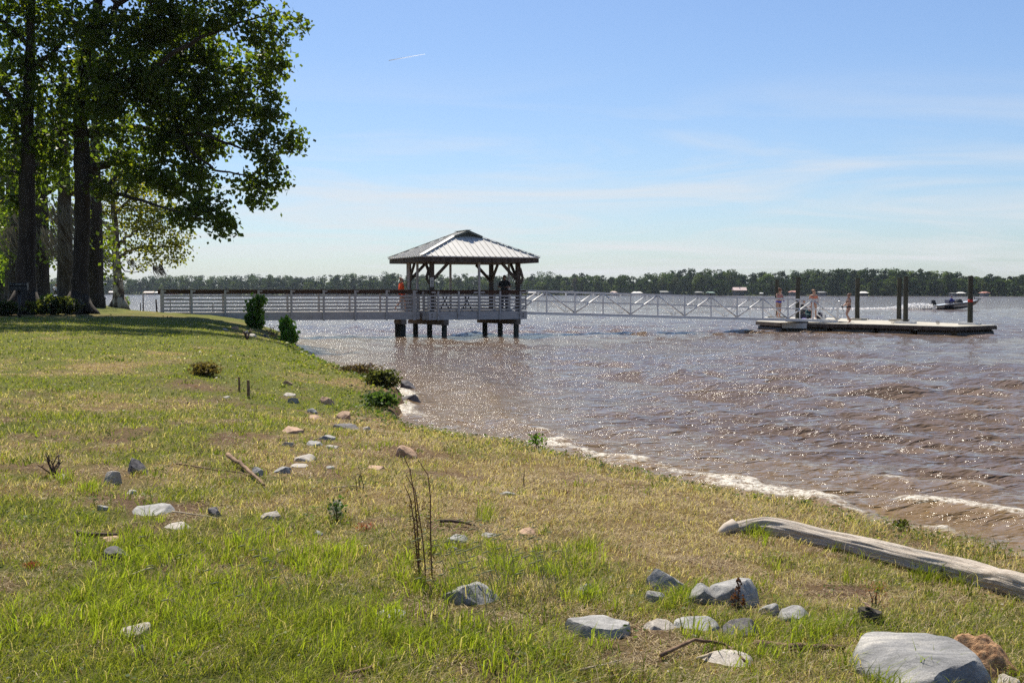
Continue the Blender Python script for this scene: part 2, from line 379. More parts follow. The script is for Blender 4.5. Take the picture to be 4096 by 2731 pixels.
# waves that run parallel to the shore near it
along = x*.53-y*.85
for (lam, A, ph, sx) in [(1.75, .036, 0.4, 5), (1.1, .016, 2.0, 3), (2.9, .032, 1.2, 6)]:
    env = sstep(.28, .75, vnoise(along/sx*1.6+5*lam, d*.35, 130+int(lam*10)))
    jit = (fbm(along*.5, d*.2, 140, 2)-.5)*3.2
    p = 2*math.pi*d/lam+ph+jit
    s = ((np.sin(p)+1)/2)**2.2*2-.6
    h += A*s*env*sstep(9.0, 2.5, d)*sstep(-.2, .4, d)
cr = (h > 0)
# shore foam and whitecaps
nf = fbm(x*.9+3, y*.9, 160, 3); nf2 = fbm(x*5, y*5, 165, 3); nf3 = vnoise(along*.42, d*.1, 170)
foam = sstep(.95, .05, d+(nf-.5)*.8)*sstep(.35, .62, nf3+.25*(nf2-.5))*.6
BRK = [((.45, 16.6), (1.45, 14.55), .28, 1.0), ((2.45, 12.95), (3.15, 12.0), .24, 1.0), ((3.35, 10.9), (3.75, 10.25), .16, .8), ((4.2, 11.7), (5.6, 10.6), .30, .8), ((-1.95, 21.0), (-.2, 17.3), .22, .6), ((-2.2, 24.3), (-1.9, 21.8), .30, .6), ((-.9, 19.6), (-.1, 18.4), .10, .55), ((-9.2, 47), (-5.3, 31.5), .35, .55), ((1.6, 18.6), (3.3, 16.6), .08, .35), ((-4.4, 28.6), (-2.6, 24.8), .3, .5), ((-.2, 17.4), (.5, 16.5), .16, .7), ((1.4, 14.7), (2.5, 13.0), .13, .7), ((3.1, 12.1), (3.5, 11.2), .13, .7), ((3.8, 10.3), (4.4, 8.9), .12, .7), ((3.0, 14.6), (4.4, 12.9), .08, .55)]
BRF = np.zeros_like(x)
for (a0, b0), (a1, b1), wd, st in BRK:
    ex, ey = a1-a0, b1-b0; L2 = ex*ex+ey*ey; tq = np.clip(((x-a0)*ex+(y-b0)*ey)/L2, 0, 1)
    dq = np.hypot(x-a0-tq*ex, y-b0-tq*ey)+(nf-.5)*wd*2.8+(nf2-.5)*wd*1.2
    BRF = np.maximum(BRF, st*sstep(wd*1.4, wd*.1, dq)*(.55+.6*sstep(.3, .6, vnoise(along*1.6+9, d*1.2, 177)))); h += st*.055*np.exp(-(dq/(wd*1.2))**2)*(d > -.1)
foam = foam+BRF*1.15
foam = foam+sstep(.040, .085, h)*sstep(7, 1.5, d)*.9*sstep(.4, .6, nf+.1)
foam = foam+sstep(.075, .115, h)*.55*sstep(.5, .7, nf)
# bow and propeller wash of the speeding boat
BX, BY = 57.2, 151.0
u = (BX-4.3-x); v = (y-(BY+.2))
wk = sstep(-.5, .5, u)*sstep(46, 3, u)
foam = foam+wk*np.exp(-(v/(1.0+.05*np.clip(u, 0, 99)))**2)*(.75+.8*fbm(x*1.5, y*.8, 180, 3))
h += wk*np.exp(-(v/(1.4))**2)*.10*fbm(x*2, y*1.5, 185, 3)
foam = np.clip(foam, 0, 1.2)
edge = sstep(-.5, .1, d)
z = h*edge-.02
m = bpy.data.materials.new('lake_water'); m.use_nodes = True; nt = m.node_tree; b = nt.nodes['Principled BSDF']
WB = b
b.inputs['Roughness'].default_value = .085; b.inputs['IOR'].default_value = 1.333
t = N(nt, 'ShaderNodeTexCoord')
def nz(scale, det, rot=30, st=(1, 1, 1), ro=.6, dist=0):
    mpn = N(nt, 'ShaderNodeMapping'); Lk(nt, t, 'Object', mpn, 0); mpn.inputs['Rotation'].default_value = (0, 0, R(rot)); mpn.inputs['Scale'].default_value = st
    n = N(nt, 'ShaderNodeTexNoise'); n.inputs['Scale'].default_value = scale; n.inputs['Detail'].default_value = det; n.inputs['Roughness'].default_value = ro; n.inputs['Distortion'].default_value = dist
    Lk(nt, mpn, 0, n, 'Vector'); return n
b1 = nz(1.4, 3, -32, (.45, 1.0, 1), .55, .5); b2 = nz(5.5, 2, -32, (.42, 1.0, 1), .55, .5); b3 = nz(20.0, 2, -20, (.6, 1, 1), .5)
p1 = N(nt, 'ShaderNodeBump'); p1.inputs['Strength'].default_value = 1; p1.inputs['Distance'].default_value = .16; Lk(nt, b1, 'Fac', p1, 'Height')
p2 = N(nt, 'ShaderNodeBump'); p2.inputs['Strength'].default_value = 1; p2.inputs['Distance'].default_value = .14; Lk(nt, b2, 'Fac', p2, 'Height'); Lk(nt, p1, 0, p2, 'Normal')
p3 = N(nt, 'ShaderNodeBump'); p3.inputs['Strength'].default_value = 1; p3.inputs['Distance'].default_value = .030; Lk(nt, b3, 'Fac', p3, 'Height'); Lk(nt, p2, 0, p3, 'Normal')
Lk(nt, p3, 0, b, 'Normal')
c1 = nz(.35, 4, 30, (1, 1.6, 1)); rc = N(nt, 'ShaderNodeValToRGB'); Lk(nt, c1, 'Fac', rc, 0)
rc.color_ramp.elements[0].position = .3; rc.color_ramp.elements[0].color = rgba((.118, .078, .048)); rc.color_ramp.elements[1].position = .7; rc.color_ramp.elements[1].color = rgba((.165, .112, .068))
sh_ = N(nt, 'ShaderNodeAttribute', attribute_name='shallow'); mxw = N(nt, 'ShaderNodeMix', data_type='RGBA'); Lk(nt, sh_, 'Fac', mxw, 'Factor'); Lk(nt, rc, 0, mxw, 'A'); mxw.inputs['B'].default_value = rgba((.26, .165, .055)); Lk(nt, mxw, 'Result', b, 'Base Color')
fa = N(nt, 'ShaderNodeAttribute', attribute_name='foam'); fn = nz(13, 9, 0, (1, 1, 1), .8)
fm = N(nt, 'ShaderNodeMath', operation='MULTIPLY_ADD'); fm.operation = 'MULTIPLY'; Lk(nt, fa, 'Fac', fm, 0)
fs_ = N(nt, 'ShaderNodeMath', operation='MULTIPLY_ADD'); fs_.inputs[1].default_value = 3.6; fs_.inputs[2].default_value = -1.30; Lk(nt, fn, 'Fac', fs_, 0); Lk(nt, fs_, 0, fm, 1)
fr = N(nt, 'ShaderNodeMapRange'); fr.inputs['From Min'].default_value = .34; fr.inputs['From Max'].default_value = .85; Lk(nt, fm, 0, fr, 'Value')
fo = N(nt, 'ShaderNodeBsdfPrincipled'); fo.inputs['Base Color'].default_value = rgba((.72, .66, .55)); fo.inputs['Roughness'].default_value = .6
fb = N(nt, 'ShaderNodeBump'); fb.inputs['Distance'].default_value = .03; Lk(nt, fn, 'Fac', fb, 'Height'); Lk(nt, fb, 0, fo, 'Normal')
ms = N(nt, 'ShaderNodeMixShader'); Lk(nt, fr, 0, ms, 0); Lk(nt, b, 0, ms, 1); Lk(nt, fo, 0, ms, 2); Lk(nt, ms, 0, nt.nodes['Material Output'], 0)
M['water'] = m
me = npmesh('lake_water', np.stack([x, y, z], 1), quads=q, smooth=True, extra={'foam': foam, 'shallow': np.clip(sstep(4.2, .8, d)*.55+sstep(.02, .10, h)*sstep(9, 2, d)*.5, 0, 1)})
link('lake_water', me, M['water'], kind='structure', label='choppy brown lake water glittering in the sun')
# ================================================================== FAR SHORE
FS = [(-3500, 1700), (-900, 1500), (-420, 1260), (-300, 1230), (-150, 1130), (-40, 1040), (60, 990), (130, 900), (190, 840), (250, 760), (300, 700), (300, 640), (420, 560), (700, 500), (1500, 350)]
TOPS = [(-3000, 1112), (0, 1112), (400, 1112), (600, 1110), (720, 1106), (870, 1110), (1030, 1105), (1100, 1104), (1240, 1112), (1400, 1104), (1480, 1102), (1570, 1095), (1600, 1104), (1700, 1108),
        (1850, 1105), (2040, 1103), (2110, 1108), (2145, 1093), (2175, 1092), (2210, 1099), (2250, 1107), (2330, 1098), (2385, 1107), (2480, 1108), (2530, 1110), (2590, 1103), (2640, 1095), (2720, 1089),
        (2800, 1085), (2870, 1090), (2925, 1092), (2990, 1108), (3030, 1098), (3090, 1103), (3130, 1092), (3260, 1090), (3330, 1092), (3400, 1084), (3490, 1082), (3560, 1090), (3600, 1086), (3700, 1090),
        (3760, 1093), (3830, 1103), (3860, 1112), (3900, 1112), (3950, 1106), (4000, 1114), (4080, 1110), (4600, 1108), (9000, 1100)]
def far_y(px):
    """distance of the far waterline for a bearing"""
    r = (px-2048)/F
    for i in range(len(FS)-1):
        (x0, y0), (x1, y1) = FS[i], FS[i+1]
        den = (x1-x0)-r*(y1-y0)
        if abs(den) < 1e-9: continue
        t = (r*y0-x0)/den
        if 0 <= t <= 1: return y0+t*(y1-y0)
    return 1200.
top_at = lambda px: float(np.interp(px, [p[0] for p in TOPS], [p[1] for p in TOPS]))
pxs = np.concatenate([np.linspace(-2600, -100, 40), np.linspace(-60, 4200, 260), np.linspace(4260, 7200, 40)])
rows = [0, 2, 6, 25, 60, 200, 600]; zr = [-.4, .5, .9, 1.6, 2.5, 5, 7]
V = []
for px in pxs:
    Y0 = far_y(px)
    for rr, zq in zip(rows, zr):
        Y = Y0+rr+(vnoise(np.array([px*.02]), np.array([1.]), 5)[0]*6 if rr > 0 else 0); V.append((XY(px, Y), Y, zq))
V = np.array(V); nr = len(rows); npx = len(pxs)
i = np.arange(npx-1)[:, None]*nr+np.arange(nr-1)[None, :]
q = np.stack([i, i+nr, i+nr+1, i+1], -1).reshape(-1, 4)
M['far_ground'] = mat('far_ground', (.04, .05, .02), (.16, .19, .06), .06, .95, pos=(.4, .6))
link('far_shore', npmesh('far_shore', V, quads=q, smooth=True), M['far_ground'], kind='structure', label='low far bank of the lake')

def tree_arrays(kind, Ht, Wd, rng, n):
    """leaf-clump quads (n,4,3) and a shade per quad for a distant tree, base at the origin"""
    C = []; 
    if kind == 'pine':
        nb = 7
        for k in range(nb):
            f = rng.uniform(.50, .97); C.append((rng.normal(0, .22)*Wd*(1.1-f)*1.6, rng.normal(0, .22)*Wd*(1.1-f)*1.6, f*Ht, Wd*rng.uniform(.16, .30)*(1.35-f*.6), Ht*rng.uniform(.035, .07)))
        for k in range(3): C.append((rng.normal(0, .1)*Wd, rng.normal(0, .1)*Wd, Ht*rng.uniform(.25, .55), Wd*.2, Ht*.08))
    else:
        for k in range(13):
            f = rng.uniform(.12, .93); w = math.sin(min(1, .25+f*.9)*math.pi*.93)**.6*.62+.18
            a = rng.uniform(0, 6.28); rr = Wd*.5*w*rng.uniform(.2, .8)
            C.append((rr*math.cos(a), rr*math.sin(a), f*Ht, Wd*rng.uniform(.16, .27), Ht*rng.uniform(.07, .13)))
        C.append((0, 0, Ht*.86, Wd*.25, Ht*.12))
    C = np.array(C); w = C[:, 3]**2*C[:, 4]; idx = rng.choice(len(C), n, p=w/w.sum()); c = C[idx]
    dd = rng.normal(size=(n, 3)); dd /= np.linalg.norm(dd, axis=1)[:, None]; dd *= rng.uniform(.45, 1, (n, 1))**.5
    P = c[:, :3]+dd*np.stack([c[:, 3], c[:, 3], c[:, 4]], 1)
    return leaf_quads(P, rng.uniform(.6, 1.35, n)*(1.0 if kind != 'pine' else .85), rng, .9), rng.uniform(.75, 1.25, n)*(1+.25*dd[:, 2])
def leaf_quads(P, size, rng, asp=.6, droop=0.0, dirv=None):
    n = len(P)
    a = rng.normal(size=(n, 3)); 
    if dirv is not None: a = a*.6+np.asarray(dirv)
    a[:, 2] -= droop; a /= np.linalg.norm(a, axis=1)[:, None]
    b = np.cross(a, rng.normal(size=(n, 3))); b /= np.linalg.norm(b, axis=1)[:, None]
    s = np.asarray(size)[:, None]
    return np.stack([P-a*s*.5, P+b*s*asp*.5, P+a*s*.5, P-b*s*asp*.5], 1)
class Cloud:
    def __init__(s): s.Q = []; s.c = []
    def add(s, Q, c): s.Q.append(Q); s.c.append(np.repeat(c, 4, 0))
    def mesh(s, name, smooth=False):
        Q = np.concatenate(s.Q).reshape(-1, 3); c = np.concatenate(s.c)
        return npmesh(name, Q, quads=np.arange(len(Q)).reshape(-1, 4), col=np.clip(c, 0, 1))
PAL = {'pine': (.028, .044, .018), 'dark': (.042, .068, .020), 'mid': (.072, .108, .026), 'light': (.13, .17, .036), 'olive': (.075, .09, .034), 'bare': (.13, .115, .09)}
fr_ = np.random.default_rng(5)
woods = Cloud()
def put_far(cloud, kind, pal, px, Y, Ht, Wd, n, rng):
    Q, s = tree_arrays(kind, Ht, Wd, rng, n)
    Q = Q+np.array([XY(px, Y), Y, 1.2])
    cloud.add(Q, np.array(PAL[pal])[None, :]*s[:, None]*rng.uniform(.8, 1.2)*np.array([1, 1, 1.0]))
px = -1800
while px < 5600:
    vis = -80 < px < 4180
    Y0 = far_y(px)
    for row in range(4 if vis else 2):
        Y = Y0+6+row*14+fr_.uniform(-4, 4)
        Htop = ((1171-top_at(px))*Y/F+CAMZ-1.2)*(1.06 if px < 2900 else 1.10)
        kind = fr_.choice(['pine', 'mid', 'dark', 'light', 'olive'], p=[.24, .30, .27, .13, .06] if row else [.18, .3, .2, .22, .10])
        Ht = Htop*fr_.uniform(.60, 1.10)*(1.0 if row else fr_.uniform(.4, .85))
        if kind == 'pine': Ht = Htop*fr_.uniform(.85, 1.06)
        Wd = Ht*fr_.uniform(.5, .8) if kind != 'pine' else Ht*fr_.uniform(.42, .6)
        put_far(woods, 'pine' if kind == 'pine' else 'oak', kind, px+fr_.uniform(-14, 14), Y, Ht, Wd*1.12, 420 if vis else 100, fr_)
    # undergrowth that closes the gaps beneath the crowns
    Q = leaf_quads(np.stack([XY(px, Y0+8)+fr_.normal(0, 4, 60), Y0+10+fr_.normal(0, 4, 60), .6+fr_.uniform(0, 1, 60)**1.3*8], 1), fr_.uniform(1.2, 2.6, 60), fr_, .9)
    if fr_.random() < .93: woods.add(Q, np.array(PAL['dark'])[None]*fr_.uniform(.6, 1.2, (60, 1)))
    px += 15 if vis else 90
link('far_woods', woods.mesh('far_woods'), M['far_leaf'], kind='stuff', label='long belt of pines and leafy trees on the far shore', group=None)
# distinct trees in front of the belt
def far_tree(px, Ht, Wd, pal, kind, label, n=420, dY=3, seed=0):
    rng = np.random.default_rng(900+int(px)); Y = far_y(px)+dY
    root = empty(('pine_tree' if kind == 'pine' else 'leafy_tree'), (XY(px, Y), Y, 1.0), label=label, cat='tree', group='single trees on the far shore')
    c = Cloud(); Q, s = tree_arrays(kind, Ht, Wd, rng, n); c.add(Q, np.array(PAL[pal])[None]*s[:, None])
    link('crown', c.mesh('crown'), M['far_leaf'], root)
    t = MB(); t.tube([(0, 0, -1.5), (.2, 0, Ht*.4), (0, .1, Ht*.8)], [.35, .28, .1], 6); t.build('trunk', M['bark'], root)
for a in [(655, 11, 12, 'light', 'oak', 'pale green round tree far across the lake, above the left end of the walkway'),
          (935, 13, 13, 'light', 'oak', 'bright green dome-shaped tree across the lake above the third walkway bay'),
          (1055, 9, 10, 'light', 'oak', 'small bright green tree across the lake above the walkway, right of the dome-shaped one'),
          (1480, 18, 10, 'pine', 'pine', 'dark tall pine across the lake left of the walking person in orange'),
          (1570, 19, 9, 'pine', 'pine', 'dark irregular pine across the lake just above the walking person in orange'),
          (1930, 13, 11, 'light', 'oak', 'yellow-green tree across the lake framed right of the gazebo middle post'),
          (2172, 10, 12, 'light', 'oak', 'low yellow-green tree between the two pale-roofed houses across the lake'),
          (2325, 18, 8, 'pine', 'pine', 'slim dark pine right of the second pale-roofed house across the lake'),
          (2300, 14, 7, 'bare', 'oak', 'brownish half-bare tree beside a slim pine across the lake'),
          (2385, 16, 12, 'mid', 'oak', 'full green tree across the lake above the first third of the gangway'),
          (2480, 15, 9, 'mid', 'oak', 'tall narrow green tree across the lake left of the white boathouse roof'),
          (2645, 13, 11, 'olive', 'oak', 'olive-brown tree across the lake right of the white boathouse roof'),
          (2790, 16, 12, 'light', 'oak', 'tall pale green tree across the lake above the middle of the gangway'),
          (2760, 9, 6, 'dark', 'oak', 'dark narrow tree at the far waterline above the middle of the gangway'),
          (2880, 10, 11, 'mid', 'oak', 'rounded green tree just left of the red-edged house across the lake'),
          (3150, 10, 8, 'mid', 'oak', 'green tree across the lake right behind the standing person in blue bikini bottoms'),
          (3480, 8, 8, 'light', 'oak', 'small pale green tree right of the third tall pile, across the lake'),
          (3650, 11, 8, 'mid', 'oak', 'green tree across the lake just right of the two close piles'),
          (3800, 12.5, 9, 'pine', 'pine', 'dark pine across the lake above the speeding boat'),
          (3990, 9, 9, 'mid', 'oak', 'low green tree across the lake right of the last pile')]:
    far_tree(*a)
M['lawn_far'] = mat('far_lawn', (.12, .17, .04), (.2, .25, .07), .3, .9)
# boathouses and houses
M['r_white'] = mat('pale_metal_roof', (.62, .61, .58), (.72, .71, .69), .5, .5)
M['r_dull'] = mat('dull_grey_roof', (.20, .21, .21), (.28, .29, .29), .5, .6)
M['r_red'] = mat('red_metal_roof', (.34, .15, .12), (.42, .2, .16), .5, .5)
M['r_green'] = mat('grey_green_roof', (.17, .27, .23), (.22, .33, .28), .5, .5)
M['r_pink'] = mat('faded_pink_roof', (.50, .36, .33), (.60, .46, .42), .5, .5)
M['wall_grey'] = mat('grey_siding', (.14, .15, .17), (.2, .21, .23), .8, .8)
M['wall_brick'] = mat('brick_wall', (.20, .13, .10), (.28, .2, .16), 2, .85)
M['glass'] = mat('window_glass', (.03, .035, .04), None, rough=.1)
def house(px, w, h, wallh, roof, wall, label, name='boathouse', dY=0, z0=.3, hip=False, openw=False, cat='boathouse', dep=7):
    Y = far_y(px)+dY; x0 = XY(px, Y)
    root = empty(name, (x0, Y, z0), 0, label=label, cat=cat, group='waterside buildings on the far shore')
    if openw:
        for sx in (-1, 1):
            for yy in (-dep/2+.3, dep/2-.3):
                t = MB(); t.box((sx*(w/2-.5), yy, (wallh-.6)/2-.3), (.3, .3, wallh+.6)); t.build('post', M['wall_grey'], root)
        t = MB(); t.box((0, dep/2-.3, wallh*.5), (w-.8, .15, wallh)); t.build('back_wall', M['wall_grey'], root)
        t = MB(); t.box((0, 0, .35), (w, dep, .25)); t.build('dock_floor', M['timber2'], root)
    else:
        t = MB(); t.box((0, 0, wallh/2-.4), (w-.8, dep-.8, wallh+.8)); t.build('wall', wall, root)
        for sx in (-.28, .05, .3):
            t = MB(); t.box((sx*w, -dep/2+.37, wallh*.55), (w*.1, .1, wallh*.35)); t.build('window', M['glass'], root)
    t = MB(); rx = w*.28 if hip else w/2; o = .3
    vs = [(-w/2-o, -dep/2-o, wallh), (w/2+o, -dep/2-o, wallh), (w/2+o, dep/2+o, wallh), (-w/2-o, dep/2+o, wallh), (-rx if hip else -w/2-o, 0, wallh+h), (rx if hip else w/2+o, 0, wallh+h)]
    t.add(vs, [(0, 1, 5, 4), (2, 3, 4, 5), (1, 2, 5), (3, 0, 4), (0, 3, 2, 1)]); t.build('roof', roof, root)
for a in [
    (466, 13, 1.3, 2.2, 'r_pink', 'wall_grey', 'low boathouse with pale pink roof across the lake, seen left of the pale trunk', 'boathouse', -6, .3, False, True),
    (600, 10, 1.4, 1.9, 'r_red', 'wall_grey', 'boathouse with faded red roof across the lake between pale trunk and walkway end', 'boathouse', -6, .3, False, True),
    (655, 18, 1.4, 2.0, 'r_white', 'wall_grey', 'white-roofed boathouse across the lake behind the first walkway bay', 'boathouse', -6, .3, True, True),
    (797, 26, 1.3, 2.0, 'r_white', 'wall_grey', 'long white-roofed boathouse across the lake behind the second walkway bay', 'boathouse', -6, .3, True, True),
    (872, 17, 1.4, 2.0, 'r_white', 'wall_grey', 'short white-roofed boathouse across the lake, right end of the second walkway bay', 'boathouse', -6, .3, True, True),
    (1185, 22, 1.3, 1.9, 'r_red', 'wall_grey', 'red-roofed boathouse across the lake behind the fifth walkway bay', 'boathouse', -6, .3, True, True),
    (1250, 15, 1.1, 1.9, 'r_white', 'wall_grey', 'white-roofed boathouse across the lake just right of the red-roofed one', 'boathouse', -6, .3, True, True),
    (1320, 18, 1.2, 1.9, 'r_white', 'wall_grey', 'white-roofed boathouse across the lake behind the sixth walkway bay', 'boathouse', -6, .3, True, True),
    (1375, 15, 1.2, 1.9, 'r_red', 'wall_grey', 'small red-roofed boathouse across the lake at the right of the sixth walkway bay', 'boathouse', -6, .3, True, True),
    (1752, 16, 1.0, 2.0, 'r_white', 'wall_grey', 'white-roofed boathouse across the lake seen through the gazebo rails at left', 'boathouse', -6, .3, True, True),
    (1830, 16, 1.0, 2.0, 'r_white', 'wall_grey', 'white-roofed boathouse across the lake seen through the gazebo rails at middle', 'boathouse', -6, .3, True, True),
    (2127, 12, 1.6, 3.3, 'r_white', 'wall_brick', 'brick house with pale roof across the lake, just right of the gazebo', 'lake_house', 32, 3.2, True, False, 'house', 9),
    (2216, 12, 2.0, 2.8, 'r_white', 'wall_brick', 'pale-roofed house with hipped roof across the lake, second right of the gazebo', 'lake_house', 28, 2.3, True, False, 'house', 9),
    (2130, 8, 1.1, 1.9, 'r_white', 'wall_grey', 'small open boat shelter at the waterline below the brick house', 'boathouse', -5, .3, True, True),
    (2290, 9, .9, 2.3, 'r_dull', 'wall_grey', 'grey waterside shed right of the second pale-roofed house', 'boathouse', 0, .3, False, False),
    (2455, 6, 1.2, 1.9, 'r_pink', 'wall_grey', 'tiny brown-roofed hut across the lake above the second gangway panel', 'boathouse', -2, .3, True, False),
    (2547, 8.4, 1.2, 1.6, 'r_white', 'wall_grey', 'bright white hipped boathouse roof across the lake above the gangway', 'boathouse', -4, .3, True, True),
    (2665, 10, .8, 2.4, 'r_dull', 'wall_grey', 'flat grey boathouse under trees across the lake', 'boathouse', -1, .3, False, False),
    (2795, 6, .8, 2.0, 'r_dull', 'wall_grey', 'small white-roofed boathouse across the lake under the tall pale tree', 'boathouse', -3, .3, True, True),
    (2840, 6, .8, 1.8, 'r_green', 'wall_grey', 'small green-roofed boathouse across the lake beside a white-roofed one', 'boathouse', -3, .3, True, True),
    (2956, 9.3, 2.2, 3.6, 'r_pink', 'wall_grey', 'tall boathouse with pale pink roof across the lake, left of the standing swimmers', 'boathouse', -3, .3, False, True),
    (3030, 6.0, 1.3, 2.8, 'r_green', 'wall_grey', 'hut with grey-green roof across the lake left of the first tall pile', 'lake_house', 18, 1.3, True, False, 'house'),
    (3044, 2.4, .7, 1.3, 'r_white', 'wall_grey', 'tiny white parasol-like shelter beside the grey-green hut across the lake', 'boathouse', -2, .3, True, True, 'shelter', 2.4),
    (3172, 6.0, 1.1, 2.2, 'r_red', 'wall_grey', 'red-roofed boathouse across the lake beside the second tall pile', 'boathouse', -2, .3, True, False),
    (3285, 5.5, .7, 2.0, 'r_dull', 'wall_grey', 'low grey boathouse across the lake behind the person in the orange bikini', 'boathouse', -2, .3, False, False),
    (3451, 5.2, 1.1, 1.6, 'r_white', 'wall_grey', 'bright white pointed boathouse roof across the lake right of the third tall pile', 'boathouse', -2, .3, True, True),
    (3705, 4.5, 1.6, 3.0, 'r_dull', 'wall_grey', 'grey lake house among trees behind the boat wake', 'lake_house', 14, 1.2, False, False, 'house'),
    (3810, 3.8, .3, 1.5, 'r_dull', 'wall_grey', 'flat grey shed at the far waterline above the boat driver', 'boathouse', -2, .3, False, False),
    (3839, 3.9, .8, 1.5, 'r_white', 'wall_grey', 'small pointed white shelter across the lake above the boat windscreen', 'boathouse', -2, .3, True, True),
    (3934, 4.0, .8, 1.7, 'r_red', 'wall_grey', 'red-roofed boathouse across the lake right of the last tall pile', 'boathouse', -2, .3, True, False)]:
    a = list(a); a[4] = a[4]; 
    px_, w_, h_, wh_, rf, wl = a[:6]
    house(px_, w_, h_, wh_, M[rf], M[wl], *a[6:])
# ================================================================== WALKWAY
DZ = 1.19
def lineframe(P, th):
    c, s = math.cos(th), math.sin(th)
    return lambda a, b, z: (P[0]+a*c-b*s, P[1]+a*s+b*c, z)
def solve_t(P, th, px):
    r = (px-2048)/F*1.0008; c, s = math.cos(th), math.sin(th)
    return (r*P[1]-P[0])/(c-r*s)
WA = (XY(645, 53.6), 53.6); WB_ = (XY(1658, 57.1), 57.1); WTH = math.atan2(WB_[1]-WA[1], WB_[0]-WA[0])
wf = lineframe(WA, WTH); WL = math.hypot(WB_[0]-WA[0], WB_[1]-WA[1])+.25; WW = 1.5
RAILZ = [.755, .59, .425, .26, .095]
def loc(p, o): return (p[0]-o[0], p[1]-o[1], p[2]-o[2])
O = (WA[0], WA[1], 0)
walk = empty('walkway', O, label='long white-railed timber walkway from the grassy bank to the gazebo', cat='walkway')
t = MB(); t.beam(loc(wf(0, WW/2, DZ-.02), O), loc(wf(WL, WW/2, DZ-.02), O), WW-.02, .04); t.build('deck', M['deck'], walk)
for b_ in (-.03, WW+.03):
    t = MB(); t.beam(loc(wf(.9, b_, DZ-.19), O), loc(wf(WL, b_, DZ-.19), O), .05, .385); t.build('fascia', M['paint'], walk)
    sg = -1 if b_ < 1 else 1
    for rz in RAILZ:
        t = MB(); t.beam(loc(wf(.02, b_-sg*.02, DZ+rz), O), loc(wf(WL, b_-sg*.02, DZ+rz), O), .035, .075); t.build('rail_board', M['paint'], walk)
    t = MB(); t.beam(loc(wf(-.12, b_-sg*.03, DZ+.95), O), loc(wf(WL, b_-sg*.03, DZ+.95), O), .04, .17); t.build('top_board', M['cap'], walk)
    t = MB(); t.beam(loc(wf(-.14, b_, DZ+1.052), O), loc(wf(WL, b_, DZ+1.052), O), .15, .03); t.build('hand_rail', M['timber2'], walk)
ppx = [651, 768, 902, 1035, 1166, 1295, 1421, 1546, 1656]
tt = [max(.05, solve_t(WA, WTH, p)) for p in ppx]
for i, tv in enumerate(tt):
    for b_ in (-.085, WW+.085):
        w = .15 if i in (0, len(tt)-1) else .095
        bot = gz(*wf(tv, b_, 0)[:2])-.1 if i < 2 else DZ-.42
        t = MB(); t.box(loc(wf(tv, b_, (bot+DZ+1.03)/2), O), (w, .07, DZ+1.03-bot), WTH)
        if i > 1: t.m = 1; t.box(loc(wf(tv, b_-.04*(1 if b_ < 1 else -1), DZ-.15), O), (.025, .02, .025), WTH)
        t.build('railing_post', [M['paint'], M['black']], walk)
        t = MB(); t.box(loc(wf(tv+.09, b_+(.045 if b_ < 1 else -.045), DZ+.985), O), (.16, .03, .07), WTH); t.build('bracket', M['paint'], walk)
for tv in (solve_t(WA, WTH, 1159), solve_t(WA, WTH, 1614)):
    for b_ in (.15, WW-.15):
        c = loc(wf(tv, b_, 0), O)
        t = MB(); t.tube([(c[0], c[1], -1.2), (c[0], c[1], DZ-.40)], .15, 14); t.build('pile', M['pile'], walk, smooth=True)
    t = MB(); t.beam(loc(wf(tv, -.15, DZ-.50), O), loc(wf(tv, WW+.15, DZ-.50), O), .26, .22); t.build('pile_cap', M['timber2'], walk)
# ================================================================== GAZEBO
GA = (-4.0, 56.6); GTH = R(24); gf = lineframe(GA, GTH); GLn, GD = 5.18, 4.2
O = (GA[0], GA[1], 0)
gaz = empty('gazebo', O, label='open timber gazebo with pale hipped metal roof standing on piles in the water', cat='gazebo')
G = lambda a, b, z: loc(gf(a, b, z), O)
t = MB(); t.beam(G(0, GD/2, DZ-.02), G(GLn, GD/2, DZ-.02), GD-.06, .04); t.build('deck', M['deck'], gaz)
for (a0, b0, a1, b1) in [(0, 0, GLn, 0), (0, GD, GLn, GD), (0, .03, 0, GD-.03), (GLn, .03, GLn, GD-.03)]:
    t = MB(); t.beam(G(a0, b0, DZ-.20), G(a1, b1, DZ-.20), .06, .40); t.build('fascia', M['paint'], gaz)
def grail(a0, b0, a1, b1, posts, nx, ny, skipend=False):
    """one side of railing; (nx,ny) outward in the gazebo frame"""
    for rz in RAILZ:
        t = MB(); t.beam(G(a0+nx*.0, b0+ny*.0, DZ+rz), G(a1, b1, DZ+rz), .035, .075); t.build('rail_board', M['paint'], gaz)
    for (e0, e1) in ((a0, b0), (a1, b1)):
        t = MB(); t.box(G(e0, e1, DZ+.425), (.06, .06, .74), GTH); t.build('rail_frame', M['paint'], gaz)
    t = MB(); t.beam(G(a0, b0, DZ+.93), G(a1, b1, DZ+.93), .045, .17); t.build('top_board', M['cap'], gaz)
    L = math.hypot(a1-a0, b1-b0); ux, uy = (a1-a0)/L*.1, (b1-b0)/L*.1
    t = MB(); t.beam(G(a0-ux, b0-uy, DZ+1.03), G(a1+ux, b1+uy, DZ+1.03), .16, .03); t.build('hand_rail', M['cap'], gaz)
    for (a, b) in posts:
        t = MB(); t.box(G(a+nx*.07, b+ny*.07, (DZ-.41+DZ+.99)/2), (.085, .085, 1.40), GTH); t.m = 1
        t.box(G(a+nx*.12, b+ny*.12, DZ-.16), (.025, .025, .025), GTH); t.build('railing_post', [M['paint'], M['black']], gaz)
fp = [solve_t(GA, GTH, p) for p in (1751, 1833, 1998, 2079)]
grail(.06, -.02, GLn-.05, -.02, [(a, 0) for a in fp], 0, -1)
grail(-.02, 2.3, -.02, GD-.1, [(0, 2.3), (0, 3.4)], -1, 0)
grail(-.02, .05, -.02, .62, [(0, .58)], -1, 0)
